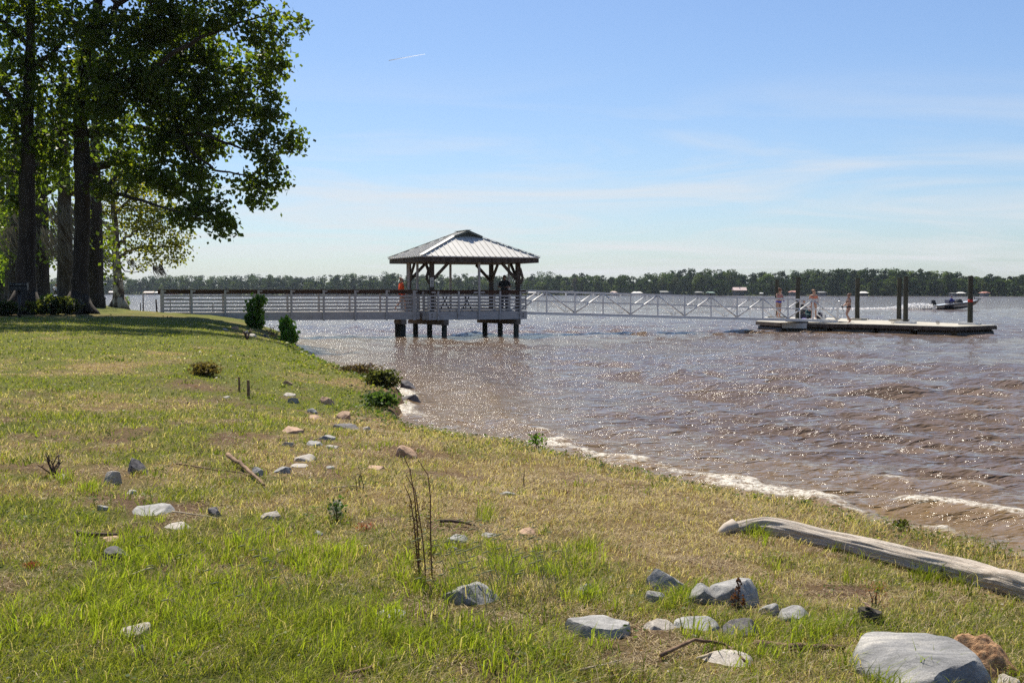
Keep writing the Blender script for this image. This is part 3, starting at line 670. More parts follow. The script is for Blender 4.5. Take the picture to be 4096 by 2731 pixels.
grail(GLn+.02, 2.5, GLn+.02, GD-.1, [(GLn, 2.5), (GLn, 3.5)], 1, 0)
grail(.1, GD+.02, GLn-.1, GD+.02, [(1.0, GD), (1.9, GD), (3.6, GD), (4.4, GD)], 0, 1)
for (a, z) in ((.15, -.13), (.15, -.25), (GLn-.2, -.13), (GLn-.2, -.25)):
    t = MB(); t.box(G(a, -.04, DZ+z), (.05, .03, .05), GTH); t.build('bolt', M['black'], gaz)
for a in (.22, 2.42, 2.78, GLn-.18):
    t = MB(); t.box(G(a, -.055, DZ+.93), (.22, .02, .075), GTH); t.build('bracket', M['paint'], gaz)
# corner posts with braces
for (a, b) in ((.28, .35), (4.85, .35), (.28, 3.75), (4.85, 3.75)):
    t = MB(); t.box(G(a, b, (DZ+3.62)/2), (.20, .20, 3.62-DZ), GTH); t.build('corner_post', M['timber'], gaz, bevel=.01)
    for (da, db) in ((1 if a < 2 else -1, 0), (0, 1 if b < 2 else -1)):
        t = MB(); t.beam(G(a+da*.09, b+db*.09, DZ+1.58), G(a+da*.86, b+db*.86, 3.56), .09, .14, up=(0, 0, 1)); t.build('brace', M['timber'], gaz)
    if b < 2:
        sgn = -1 if a < 2 else 1
        t = MB(); t.beam(G(a+sgn*.11, b, DZ+1.35), G(a+sgn*.28, b, DZ+1.62), .07, .12); t.beam(G(a+sgn*.28, b, DZ+1.62), G(a+sgn*.12, b, DZ+2.15), .07, .12); t.build('knee_brace', M['timber'], gaz)
slim = [(solve_t(GA, GTH, 1914.5), -.07, DZ-.41), (-.07, 1.45, DZ-.4), (-.07, 2.75, DZ-.4), (2.75, GD+.07, DZ-.4), (GLn+.07, 2.35, DZ-.4), (GLn+.07, 1.05, DZ-.4)]
for (a, b, zb) in slim:
    t = MB(); t.box(G(a, b, (zb+3.62)/2), (.10, .10, 3.62-zb), GTH); t.build('slim_post', M['paint'], gaz)
for (a0, b0, a1, b1) in [(-.1, .35, GLn+.1, .35), (-.1, 3.75, GLn+.1, 3.75), (.28, .48, .28, 3.62), (4.85, .48, 4.85, 3.62)]:
    t = MB(); t.beam(G(a0, b0, 3.72), G(a1, b1, 3.72), .12, .19); t.build('beam', M['timber'], gaz)
# piles and caps below the gazebo
for (ca, k) in ((.72, 0), (4.55, 1)):
    for (da, b) in ((.12, .15), (-.05, 1.75), (-.25, 3.3)):
        c = G(ca+da, b, 0); t = MB(); t.tube([(c[0], c[1], -1.3), (c[0], c[1], .56)], .135, 14); t.build('pile', M['pile'], gaz, smooth=True)
    t = MB(); t.beam(G(ca+.14, -.12, .66), G(ca-.3, GD-.2, .66), .24, .26); t.build('pile_cap', M['timber2'], gaz)
# roof
e0a, e1a, e0b, e1b = -.55, GLn+.55, -.42, GD+.42
ZE, ZR = 3.86, 5.20; am = (e0a+e1a)/2; bm = (e0b+e1b)/2
roof = MB()
rb0, rb1 = bm-.72, bm+.72      # ridge ends
ga = .69                         # half width of the little gables
zg = ZR-(ZR-ZE)*ga/((e1a-e0a)/2)
fb0, fb1 = rb0+.10, rb1-.10     # where the front and back slopes stop
th_ = .05
def slab(poly, mb, t_=.045):
    n = len(poly); a = [G(*p) for p in poly]; b = [(p[0], p[1], p[2]-t_) for p in a]
    mb.add(a+b, [tuple(range(n)), tuple(range(2*n-1, n-1, -1))]+[(i, n+i, n+(i+1) % n, (i+1) % n) for i in range(n)])
def zside(a): return ZE+(ZR-ZE)*(1-abs(a-am)/((e1a-e0a)/2))
slab([(e0a, e0b, ZE), (e1a, e0b, ZE), (am+ga, fb0, zg), (am-ga, fb0, zg)], roof)
slab([(e1a, e1b, ZE), (e0a, e1b, ZE), (am-ga, fb1, zg), (am+ga, fb1, zg)], roof)
slab([(e0a, e1b, ZE), (e0a, e0b, ZE), (am-ga, fb0, zg), (am-ga, rb0, zg+.012), (am, rb0, ZR), (am, rb1, ZR), (am-ga, rb1, zg+.012), (am-ga, fb1, zg)], roof)
slab([(e1a, e0b, ZE), (e1a, e1b, ZE), (am+ga, fb1, zg), (am+ga, rb1, zg+.012), (am, rb1, ZR), (am, rb0, ZR), (am+ga, rb0, zg+.012), (am+ga, fb0, zg)], roof)
def rib(a0, b0, z0, a1, b1, z1, w=.045, h=.028): roof.beam(G(a0, b0, z0+.012), G(a1, b1, z1+.012), w, h)
nrb = 21
for i in range(1, nrb):
    a = e0a+(e1a-e0a)*i/nrb
    for (be, bf, s) in ((e0b-.02, fb0, 1), (e1b+.02, fb1, -1)):
        hw = (e1a-e0a)/2; k = min(1, (hw-abs(a-am))/(hw-ga))
        if k < .03: continue
        rib(a, be, ZE, a, be+(bf-be)*k, ZE+(zg-ZE)*k)
nrs = 15
for i in range(1, nrs):
    b = e0b+(e1b-e0b)*i/nrs
    for s in (-1, 1):
        hw = (e1a-e0a)/2
        if b < fb0: k = (b-e0b)/(fb0-e0b)*(hw-ga)/hw
        elif b > fb1: k = (e1b-b)/(e1b-fb1)*(hw-ga)/hw
        else: k = 1
        if k < .03: continue
        rib(am+s*(hw+.02), b, ZE, am+s*hw*(1-k), b, ZE+(ZR-ZE)*k)
roof.build('roof', M['metal_roof'], gaz)
t = MB()
for (a0, b0, a1, b1) in [(e0a, e0b, am-ga, fb0), (e1a, e0b, am+ga, fb0), (e0a, e1b, am-ga, fb1), (e1a, e1b, am+ga, fb1)]:
    t.beam(G(a0, b0, ZE+.045), G(a1, b1, zg+.05), .22, .02)
t.beam(G(am, rb0-.12, ZR+.03), G(am, rb1+.12, ZR+.03), .26, .02); t.build('hip_cap', M['metal_roof'], gaz)
for (bb) in (rb0-.02, rb1+.02):
    t = MB()
    for s in (-1, 1): t.beam(G(am+s*(ga+.06), bb, zg-.02), G(am, bb, ZR-.03), .14, .10)
    t.build('gable_trim', M['gable'], gaz)
pass
t = MB()
for bb in (rb0+.12, rb1-.12):
    t.add([G(am-ga, bb, zg-.04), G(am+ga, bb, zg-.04), G(am, bb, ZR-.06), G(am-ga, bb+.04, zg-.04), G(am+ga, bb+.04, zg-.04), G(am, bb+.04, ZR-.06)], [(0, 1, 2), (5, 4, 3), (0, 3, 4, 1)])
t.build('gable_panel', M['gable'], gaz)
for (a0, b0, a1, b1) in [(e0a+.06, e0b+.07, e1a-.06, e0b+.07), (e0a+.06, e1b-.07, e1a-.06, e1b-.07), (e0a+.08, e0b+.1, e0a+.08, e1b-.1), (e1a-.08, e0b+.1, e1a-.08, e1b-.1)]:
    t = MB(); t.beam(G(a0, b0, ZE-.165), G(a1, b1, ZE-.165), .05, .22); t.build('eave_board', M['timber'], gaz)
t = MB(); t.beam(G(e0a+.15, bm, ZE-.26), G(e1a-.15, bm, ZE-.26), e1b-e0b-.35, .02); t.build('soffit', M['timber'], gaz)
# sign on the front left corner post
sp = gf(.28-.02, .235, DZ+1.42)
sg = empty('notice_sign', sp, GTH, label='small grey notice on the front left corner post of the gazebo', cat='sign')
t = MB(); t.box((-.02, 0, 0), (.19, .012, .46)); t.build('panel', M['signw'], sg)
t = MB()
for (zz_, w, h) in ((.15, .035, .06), (.05, .10, .035), (.0, .10, .035), (-.06, .11, .03), (-.10, .11, .03), (-.19, .13, .035)):
    k = max(1, int(w/.03))
    for j in range(k): t.box((-.02+(j-(k-1)/2)*.032, -.009, zz_), (.02, .004, h))
t.build('lettering', M['black'], sg)
# cup on the gazebo rail
cp = gf(solve_t(GA, GTH, 1964), -.02, DZ+1.046)
t = MB(); t.cyl((0, 0, 0), .045, .13, 12, .05); t.cyl((0, 0, .13), .052, .015, 12)
o = t.build('drink_cup', M['black'], None, label='small black cup standing on the front rail of the gazebo', cat='cup'); o.location = cp
# picnic table in the gazebo
tb = gf(2.25, 2.2, DZ)
pt = empty('picnic_table', tb, GTH+R(4), label='picnic table with benches under the gazebo roof', cat='table')
def picnic(root, mt, mf, L=1.9):
    t = MB()
    for k in range(5): t.box((0, -.3+k*.15, .74), (L, .14, .035))
    t.build('table_top', mt, root)
    for s in (-1, 1):
        t = MB(); t.box((0, s*.72-.075, .44), (L, .14, .035)); t.box((0, s*.72+.075, .44), (L, .14, .035)); t.build('bench', mt, root)
        t = MB(); t.beam((s*.62, -.62, .0), (s*.62, .25, .72), .05, .05); t.beam((s*.62, .62, .0), (s*.62, -.25, .72), .05, .05)
        t.beam((s*.62, -.8, .41), (s*.62, .8, .41), .05, .05); t.build('frame', mf, root)
picnic(pt, M['timber'], M['black'])
# ================================================================== GANGWAY
Q0 = (XY(2186, 60.0), 60.0); Q1 = (XY(3349, 64.8), 64.8); QTH = math.atan2(Q1[1]-Q0[1], Q1[0]-Q0[0]); QL = math.hypot(Q1[0]-Q0[0], Q1[1]-Q0[1])
qf = lineframe(Q0, QTH); O = (Q0[0], Q0[1], 0); QW = 1.42; nb = 11; bl = QL/nb
Q = lambda a, b, z: loc(qf(a, b, z), O)
zb = lambda a: 1.01+(0.50-1.01)*a/QL
gang = empty('gangway', O, label='long sloping aluminium truss gangway from the gazebo down to the floating dock', cat='gangway')
a0 = -1.55; H_ = 1.13
t = MB(); t.beam(Q(a0, QW/2, zb(a0)+.10), Q(QL, QW/2, zb(QL)+.10), QW-.1, .03); t.build('floor', M['alu'], gang)
for k, b_ in enumerate((0, QW)):
    t = MB(); t.beam(Q(a0, b_, zb(a0)+.05), Q(QL, b_, zb(QL)+.05), .07, .11); t.beam(Q(a0, b_-.035, zb(a0)-.02), Q(QL, b_-.035, zb(QL)-.02), .04, .03); t.build('bottom_chord', M['alu'], gang)
    t = MB(); t.beam(Q(a0, b_, zb(a0)+H_+.035), Q(QL, b_, zb(QL)+H_+.035), .09, .085); t.build('top_chord', M['alu'], gang)
    t = MB(); t.beam(Q(a0, b_+.035, zb(a0)+.66), Q(QL, b_+.035, zb(QL)+.66), .035, .07); t.build('mid_rail', M['alu'], gang)
    for i in range(-1, nb+1):
        a = i*bl
        if a < a0: a = a0+.03
        w = .11 if i == nb else .075
        t = MB(); t.box(Q(a, b_, zb(a)+.105+(H_-.105)/2), (w, .06, H_-.105), QTH); t.build('upright', M['alu'], gang)
    for i in range(-1, nb):
        a, b2 = max(i*bl, a0), (i+1)*bl
        up = (i % 2 != 0)
        A = Q(a+.05, b_, zb(a)+.14) if up else Q(a+.05, b_, zb(a)+H_-.03)
        B = Q(b2-.05, b_, zb(b2)+H_-.03) if up else Q(b2-.05, b_, zb(b2)+.14)
        t = MB(); t.tube([A, B], .042, 8); t.build('diagonal', M['alu'], gang, smooth=True)
    t = MB(); pts = [Q(QL+.02, b_, zb(QL)+H_), Q(QL+.35, b_, zb(QL)+H_), Q(QL+.55, b_, zb(QL)+H_-.08), Q(QL+.66, b_, zb(QL)+H_-.25), Q(QL+.62, b_, zb(QL)+H_-.5), Q(QL+.3, b_, zb(QL)+H_-.85), Q(QL+.04, b_, zb(QL)+.12)]
    t.tube(pts, .024, 8); t.build('end_loop', M['steel'], gang, smooth=True)
t = MB(); t.beam(Q(QL+.02, QW/2, .53), Q(QL+1.1, QW/2, .455), QW-.1, .02); t.build('ramp_plate', M['alu'], gang)
# ================================================================== FLOATING DOCK
DP = [(XY(3026, 68.6), 68.6), (XY(3131, 65.0), 65.0), (XY(3500, 61.6), 61.6), (XY(3820, 57.5), 57.5), (XY(3983, 59.9), 59.9), (XY(3862, 62.7), 62.7), (XY(3590, 68.9), 68.9), (XY(3500, 71.2), 71.2), (XY(3291, 79.0), 79.0), (XY(3060, 80.6), 80.6)]
O = (DP[3][0], DP[3][1], 0); PT = [(p[0]-O[0], p[1]-O[1]) for p in DP]
dock = empty('floating_dock', O, label='wide floating dock with pale deck on black ribbed floats, held by tall piles', cat='dock')
t = MB(); t.prism(PT, .40, .45); t.build('deck', M['concrete'], dock)
cx = sum(p[0] for p in PT)/len(PT); cy = sum(p[1] for p in PT)/len(PT)
ins = lambda p, d: ((p[0]-(p[0]-cx)*d/max(.1, math.hypot(p[0]-cx, p[1]-cy))), (p[1]-(p[1]-cy)*d/max(.1, math.hypot(p[0]-cx, p[1]-cy))))
for i in range(len(PT)):
    a, b_ = PT[i], PT[(i+1) % len(PT)]
    L = math.hypot(b_[0]-a[0], b_[1]-a[1]); ux, uy = (b_[0]-a[0])/L, (b_[1]-a[1])/L
    t = MB(); t.beam((a[0]+uy*.03, a[1]-ux*.03, .33), (b_[0]+uy*.03, b_[1]-ux*.03, .33), .06, .18); t.build('side_board', M['alu'] if False else M['timber'], dock)
    if i in (1, 2):
        pass
    # ribbed floats a little inside the edge
    nfl = max(1, int(L/2.3)); seg = L/nfl
    if i in (5, 6, 7, 8, 9): continue
    for k in range(nfl):
        s0, s1 = k*seg+.22, (k+1)*seg-.22
        off = .24; P0 = (a[0]+ux*s0-uy*off, a[1]+uy*s0+ux*off); P1 = (a[0]+ux*s1-uy*off, a[1]+uy*s1+ux*off)
        nn = int((s1-s0)/.09); pts = []; rd = []
        for j in range(nn+1):
            f = j/nn; pts.append((P0[0]+(P1[0]-P0[0])*f, P0[1]+(P1[1]-P0[1])*f, .0)); rd.append(.27 if j % 2 else .235)
        t = MB(); t.tube(pts, rd, 16); t.build('float_drum', M['plastic_dark'], dock)
a, b_ = PT[1], PT[2]; L = math.hypot(b_[0]-a[0], b_[1]-a[1]); ux, uy = (b_[0]-a[0])/L, (b_[1]-a[1])/L
e = 96/(3500-3131)*L*1.06
t = MB(); t.beam((a[0]+uy*.08, a[1]-ux*.08, .30), (a[0]+ux*e+uy*.08, a[1]+uy*e-ux*.08, .30), .04, .29); t.build('metal_skirt', M['alu'], dock)
def at_dock(px, y, z=.45):
    Y = (CAMZ-z)*F/(y-1171); return XY(px, Y), Y
PILES = [(3879, 60.8, .265, 'tall dark pile with red band at the near right end of the floating dock'),
         (3621, 63.1, .25, 'tall dark pile at the near side of the dock, right one of the close pair'),
         (3595, 68.5, .265, 'tall dark pile at the far side of the dock, left one of the close pair'),
         (3428, 70.8, .275, 'tall dark pile right of the person in the black bikini'),
         (3190, 65.8, .255, 'tall dark pile between the two people standing on the gangway'),
         (3106, 77.3, .26, 'tall dark pile behind the person in blue bikini bottoms')]
for i, (px, Y, dia, lb) in enumerate(PILES):
    x0 = XY(px, Y)
    root = empty('dock_pile', (x0, Y, 0), R(i*31), label=lb, cat='pile', group='tall piles of the floating dock')
    rs_ = random.Random(i); t = MB(); t.tube([(0, 0, -1.5), (0.01, 0, 0), (0, .01, 1.5), (0, 0, 2.97)], [dia*.52, dia*.52, dia*.5, dia*.48], 18); t.build('shaft', M['pile'], root, smooth=False)
    if i == 0:
        M['redband'] = mat('red_band', (.35, .02, .015), (.45, .04, .03), 9, .6)
        t = MB(); t.tube([(0, 0, 1.62), (0, 0, 1.76)], dia*.515, 18); t.build('red_band', M['redband'], root, smooth=True)
    t = MB(); aa = math.atan2(-7.9, 6.9)-R(i*31)
    c_, s_ = math.cos(aa), math.sin(aa)
    for sgn in (-1, 1):
        t.box((-s_*sgn*.26, c_*sgn*.26, .51), (.95, .14, .11), aa); t.box((c_*sgn*.38, s_*sgn*.38, .51), (.16, .39, .11), aa)
    t.build('pile_collar', M['alu'] if i in (0, 1) else M['concrete'], root)
for k, (px, y) in enumerate([(3570, 1294.5), (3751, 1298), (3470, 1279), (3750, 1290)]):
    x0, Y = at_dock(px, y); t = MB(); t.tube([(-.12, 0, .08), (.12, 0, .08)], .012, 8); t.tube([(-.045, 0, 0), (-.045, 0, .09)], .014, 8); t.tube([(.045, 0, 0), (.045, 0, .09)], .014, 8); t.box((0, 0, .006), (.16, .05, .012))
    o = t.build('mooring_cleat', M['timber2'], None, label=['metal cleat on the near dock edge, left of the close pile pair', 'metal cleat on the near dock edge between the pile pair and the end pile', 'metal cleat on the far dock edge right of the person with the rod', 'metal cleat on the far dock edge near the end pile'][k], cat='cleat', group='cleats on the dock')
    o.location = (x0, Y, .45); o.rotation_euler = (0, 0, R(-49))
# ================================================================== BASS BOAT
M['hull_dark'] = mat('dark_hull', (.012, .013, .03), (.02, .02, .04), 5, .15, coat=.6)
M['hull_silver'] = mat('silver_hull', (.62, .61, .6), (.7, .7, .68), 5, .25, coat=.5)
M['seat'] = mat('seat_vinyl', (.03, .03, .06), None, rough=.5)
boat = empty('motor_boat', (BX, BY, 0.02), R(3), label='dark and silver bass boat speeding to the right behind the last pile', cat='boat')
boat.rotation_euler = (0, R(-4.5), R(3)); boat.location.z = .06
st_ = [(-2.7, .86, .62, .02, .30), (-2.0, .95, .66, .0, .28), (-.8, 1.02, .70, -.05, .25), (.6, 1.0, .74, -.05, .24), (1.6, .84, .80, .06, .30), (2.3, .55, .86, .30, .48), (2.75, .2, .90, .62, .72), (2.95, .03, .92, .84, .88)]
vs = []; fs = []; hb = MB()
for (X, w, zt, zk, zc) in st_:
    vs += [(X, 0, zk), (X, -w*.72, zc), (X, -w, (zc+zt)/2+.04), (X, -w*1.0, zt), (X, w*1.0, zt), (X, w, (zc+zt)/2+.04), (X, w*.72, zc)]
for i in range(len(st_)-1):
    for k in range(7):
        if k == 3: continue
        a = i*7+k; b_ = i*7+(k+1) % 7; fs.append((a, b_, b_+7, a+7))
fs.append(tuple(range(6, -1, -1)))
hb.add(vs, fs); hb.mi = [(1 if ((j % 6) in (1, 4) and i_ in (0, 2, 3)) else 0) for j, i_ in [(j, j//6) for j in range(len(fs))]]
hb.build('hull', [M['hull_dark'], M['hull_silver']], boat)
t = MB(); vs = []; 
for (X, w, zt, zk, zc) in st_: vs += [(X, -w-.01, zt+.0), (X, w+.01, zt+.0), (X, -w-.01, zt+.045), (X, w+.01, zt+.045)]
fs = []
for i in range(len(st_)-1): a = i*4; fs += [(a, a+4, a+5, a+1), (a+2, a+3, a+7, a+6), (a, a+2, a+6, a+4), (a+1, a+5, a+7, a+3)]
t.add(vs, fs); t.build('deck', M['white'], boat)
mo = MB(); mo.box((-3.05, 0, 1.10), (.46, .40, .34)); mo.box((-3.08, 0, 1.30), (.42, .36, .10)); mo.box((-3.1, 0, .86), (.30, .3, .2)); mo.box((-3.12, 0, .55), (.16, .12, .55)); mo.box((-3.2, 0, .3), (.3, .1, .12)); mo.box((-2.82, 0, .85), (.2, .3, .3))
mt = mo.build('outboard_motor', M['black'], boat, bevel=.04)
t = MB(); t.ball((-2.93, -.12, 1.36), .05); t.build('cap_reflector', M['steel'], mt, smooth=True)
t = MB(); t.add([(-.35, -.75, .74), (.55, -.75, .78), (.3, -.72, 1.2), (-.1, -.72, 1.22), (-.35, .0, .74), (.55, 0, .78), (.3, -.05, 1.2), (-.1, -.05, 1.22)], [(0, 1, 2, 3), (7, 6, 5, 4), (1, 5, 6, 2), (3, 2, 6, 7), (0, 3, 7, 4), (0, 4, 5, 1)]); t.build('console', M['black'], boat, bevel=.03)
t = MB(); t.box((-1.0, 0, .82), (.5, 1.3, .2)); t.box((-1.25, 0, 1.02), (.14, 1.3, .5)); t.build('seat', M['seat'], boat, bevel=.03)
t = MB(); t.tube([(1.9, -.1, .95), (2.2, -.1, 1.02), (2.35, -.1, 1.25)], .03, 8); t.box((2.55, -.1, 1.0), (.75, .1, .1)); t.box((2.3, -.1, 1.27), (.14, .1, .1)); t.tube([(2.6, -.1, 1.0), (3.15, -.1, 1.0)], .055, 8); t.build('trolling_motor', M['black'], boat)
# spray behind the boat
rg_ = np.random.default_rng(41); n = 9000
uu = rg_.exponential(5.0, n)+.1; uu = uu[uu < 27]; n = len(uu)
hh = (.10+.62*np.exp(-((uu-2.2)/2.6)**2)+.14*np.exp(-uu/9))
vz = hh*rg_.power(.9, n)*rg_.uniform(.2, 1, n)
vy = rg_.normal(0, .45+.03*uu, n)
P = np.stack([BX-2.9-uu+.0*uu, BY+.2+vy, vz+.02], 1)
cl = Cloud(); cl.add(leaf_quads(P, rg_.uniform(.08, .22, n), rg_, .9), np.full((n, 3), .8))
M['spray'] = leafmat('white_spray', .5, .6, (1, 1, 1), .3)
link('wake_spray', cl.mesh('wake_spray'), M['spray'], kind='stuff', label='white spray and foam thrown up behind the speeding boat')
# small craft and markers far left
def pole(px, ybot, ytop, Y, r, lb, mt='timber2', lean=0):
    z1 = W(px, ytop, Y)[2]; t = MB(); t.tube([(0, 0, -1), (lean, 0, z1)], [r*1.1, r], 8); t.ball((lean, 0, z1), r*1.02, nu=8, nv=5)
    o = t.build('marker_pole', M[mt], None, smooth=True, label=lb, cat='pole', group='thin poles standing in the water'); o.location = (XY(px, Y), Y, 0)
pole(574.5, 1222, 1177, 118, .07, 'tallest pale pole standing in the water right of the pale-barked tree')
pole(564, 1222, 1214, 118, .05, 'short stub just left of the tallest pale pole in the water', 'timber')
pole(631.5, 1222, 1199, 128, .09, 'dark leaning pole standing in the water left of the walkway end', 'timber', -.15)
pole(683, 1222, 1200, 132, .05, 'thin pole in the water seen through the first walkway bay')
pole(853, 1247, 1212, 120, .06, 'thin pole in the water seen through the second walkway bay')
fb_ = empty('pontoon_boat', (XY(700, 330), 330, .05), R(2), label='small grey boat with canopy far out, seen through the first walkway bay', cat='boat')
t = MB(); t.add([(-2.2, -.9, .5), (1.6, -.9, .5), (2.6, 0, .6), (1.6, .9, .5), (-2.2, .9, .5), (-2.1, -.7, -.1), (1.4, -.6, -.1), (2.1, 0, 0), (1.4, .6, -.1), (-2.1, .7, -.1)], [(0, 1, 2, 3, 4), (9, 8, 7, 6, 5), (0, 5, 6, 1), (1, 6, 7, 2), (2, 7, 8, 3), (3, 8, 9, 4), (4, 9, 5, 0)]); t.build('hull', M['wall_grey'], fb_)
t = MB(); t.box((-.3, 0, 1.7), (2.6, 1.7, .08)); t.build('canopy', M['r_red'], fb_)
for sx in (-1.4, .8):
    for sy in (-.75, .75): t = MB(); t.tube([(sx, sy, .5), (sx, sy, 1.68)], .03, 6); t.build('canopy_pole', M['steel'], fb_)
ct = MB(); 
p0 = W(1556, 243, 11000); p1 = W(1700, 217, 12500)
ct.tube([p0, p0*.6+p1*.4, p1], [3.6, 3.2, 1.6], 8)
mc = bpy.data.materials.new('contrail_ice'); mc.use_nodes = True; nt = mc.node_tree; tl = N(nt, 'ShaderNodeBsdfTranslucent'); tl.inputs[0].default_value = (.95, .95, .95, 1); Lk(nt, tl, 0, nt.nodes['Material Output'], 0)
ct.build('contrail', mc, None, smooth=True, label='short white contrail high in the blue sky above the gazebo', cat='contrail')
# ================================================================== ROCKS
import bmesh
def rockmat(name, a, b, c, band=False):
    m = bpy.data.materials.new(name); m.use_nodes = True; nt = m.node_tree; bs = nt.nodes['Principled BSDF']
    bs.inputs['Roughness'].default_value = .75; bs.inputs['Specular IOR Level'].default_value = .5
    t = N(nt, 'ShaderNodeTexCoord'); mpn = N(nt, 'ShaderNodeMapping'); Lk(nt, t, 'Object', mpn, 0)
    if band: mpn.inputs['Rotation'].default_value = (0, 0, R(-38)); mpn.inputs['Scale'].default_value = (.35, 1, 1)
    n1 = N(nt, 'ShaderNodeTexNoise'); n1.inputs['Scale'].default_value = 7 if band else 9; n1.inputs['Detail'].default_value = 9; n1.inputs['Roughness'].default_value = .65; n1.inputs['Distortion'].default_value = .6; Lk(nt, mpn, 0, n1, 'Vector')
    r = N(nt, 'ShaderNodeValToRGB'); Lk(nt, n1, 'Fac', r, 0)
    r.color_ramp.elements[0].position = .36; r.color_ramp.elements[0].color = rgba(a); r.color_ramp.elements[1].position = .66; r.color_ramp.elements[1].color = rgba(c); e = r.color_ramp.elements.new(.5); e.color = rgba(b)
    n2 = N(nt, 'ShaderNodeTexNoise'); n2.inputs['Scale'].default_value = 140; n2.inputs['Detail'].default_value = 3; Lk(nt, t, 'Object', n2, 'Vector')
    mr = N(nt, 'ShaderNodeMapRange'); mr.inputs['From Min'].default_value = .3; mr.inputs['From Max'].default_value = .7; mr.inputs['To Min'].default_value = .72; mr.inputs['To Max'].default_value = 1.25; Lk(nt, n2, 'Fac', mr, 'Value')
    mu = N(nt, 'ShaderNodeMix', data_type='RGBA', blend_type='MULTIPLY'); mu.inputs['Factor'].default_value = 1; Lk(nt, r, 0, mu, 'A'); Lk(nt, mr, 0, mu, 'B'); Lk(nt, mu, 'Result', bs, 'Base Color')
    n3 = N(nt, 'ShaderNodeTexNoise'); n3.inputs['Scale'].default_value = 30; n3.inputs['Detail'].default_value = 9; n3.inputs['Roughness'].default_value = .7; Lk(nt, mpn, 0, n3, 'Vector')
    bp = N(nt, 'ShaderNodeBump'); bp.inputs['Strength'].default_value = .8; bp.inputs['Distance'].default_value = .012; Lk(nt, n3, 'Fac', bp, 'Height'); Lk(nt, bp, 0, bs, 'Normal')
    return m
M['rk_grey'] = rockmat('grey_granite', (.17, .165, .155), (.28, .27, .255), (.40, .385, .36))
M['rk_dark'] = rockmat('dark_stone', (.045, .04, .045), (.10, .09, .095), (.19, .17, .165))
M['rk_pale'] = rockmat('pale_stone', (.26, .225, .18), (.40, .355, .30), (.52, .47, .40))
M['rk_tan'] = rockmat('tan_stone', (.27, .155, .085), (.44, .27, .16), (.56, .38, .25))
M['rk_band'] = rockmat('banded_gneiss', (.11, .11, .11), (.22, .215, .21), (.42, .395, .35), True)
def rock(px, py, w, h, mt, label, name='rock', seed=None, dep=None, flat=False, rz=None, tilt=0, hz=None, cuts=11, sink=.25, grp='rocks scattered over the bank'):
    g = gp(px, py+h*.35); Y = g[1]; sc = Y/F*(1.22 if 2300 < px < 3300 and py > 2250 else 1.08); rn = np.random.default_rng(int(px*7+py) if seed is None else seed)
    dw = (CAMZ-g[2])/Y
    Wm = w*sc; Dm = (dep if dep else (.75 if not flat else .9))*Wm
    Hm = hz if hz else max(.25*Wm*(.35 if flat else 1), (h*sc-dw*Dm*.8)*1.15)
    bm = bmesh.new(); bmesh.ops.create_icosphere(bm, subdivisions=4, radius=1.0)
    P = np.array([v.co[:] for v in bm.verts])
    for k in range(cuts):
        a_ = rn.uniform(0, 6.28); nrm = np.array([math.cos(a_), math.sin(a_), rn.uniform(.05, .7)]); dd = rn.uniform(.66, .9)
        if k < 3: nrm = np.array([rn.uniform(-.45, .45), rn.uniform(-.45, .25), 1.0]); dd = rn.uniform(.42, .66)
        nrm /= np.linalg.norm(nrm)
        s = P @ nrm-dd; P = P-np.where(s > 0, s, 0)[:, None]*nrm[None]*.96
    P /= np.abs(P[:, :2]).max()
    nn = fbm(P[:, 0]*2.2+P[:, 2]*1.3+seedf(px), P[:, 1]*2.2-P[:, 2], 7, 4)-.5
    n2 = fbm(P[:, 0]*7+P[:, 2]*5+seedf(px), P[:, 1]*7-P[:, 2]*4, 17, 3)-.5
    P = P*(1+nn[:, None]*.16+n2[:, None]*.06)
    zt = P[:, 2].max(); P[:, 2] = P[:, 2]/zt
    V = P*np.array([Wm/2, Dm/2, Hm*(1/(1-sink)) if False else Hm])
    a = rn.uniform(-.5, .5) if rz is None else R(rz)
    for v, p in zip(bm.verts, V): v.co = p
    me = bpy.data.meshes.new(name); bm.to_mesh(me); bm.free()
    me.polygons.foreach_set('use_smooth', np.ones(len(me.polygons), bool)); me.set_sharp_from_angle(angle=R(32)) if hasattr(me, 'set_sharp_from_angle') else None
    o = link(name, me, M[mt], None, label=label, cat='rock', group=grp); ROCKS.append((g[0], g[1]+Dm*.15, Wm/2, Dm/2))
    o.location = (g[0], g[1]+Dm*.15, g[2]-.2*Hm); o.rotation_euler = (tilt+rn.uniform(.04, .26)*(0 if cuts == 15 else 1), rn.uniform(-.16, .16), a)
    return o
ROCKS = []
def seedf(p): return (p*0.37) % 50
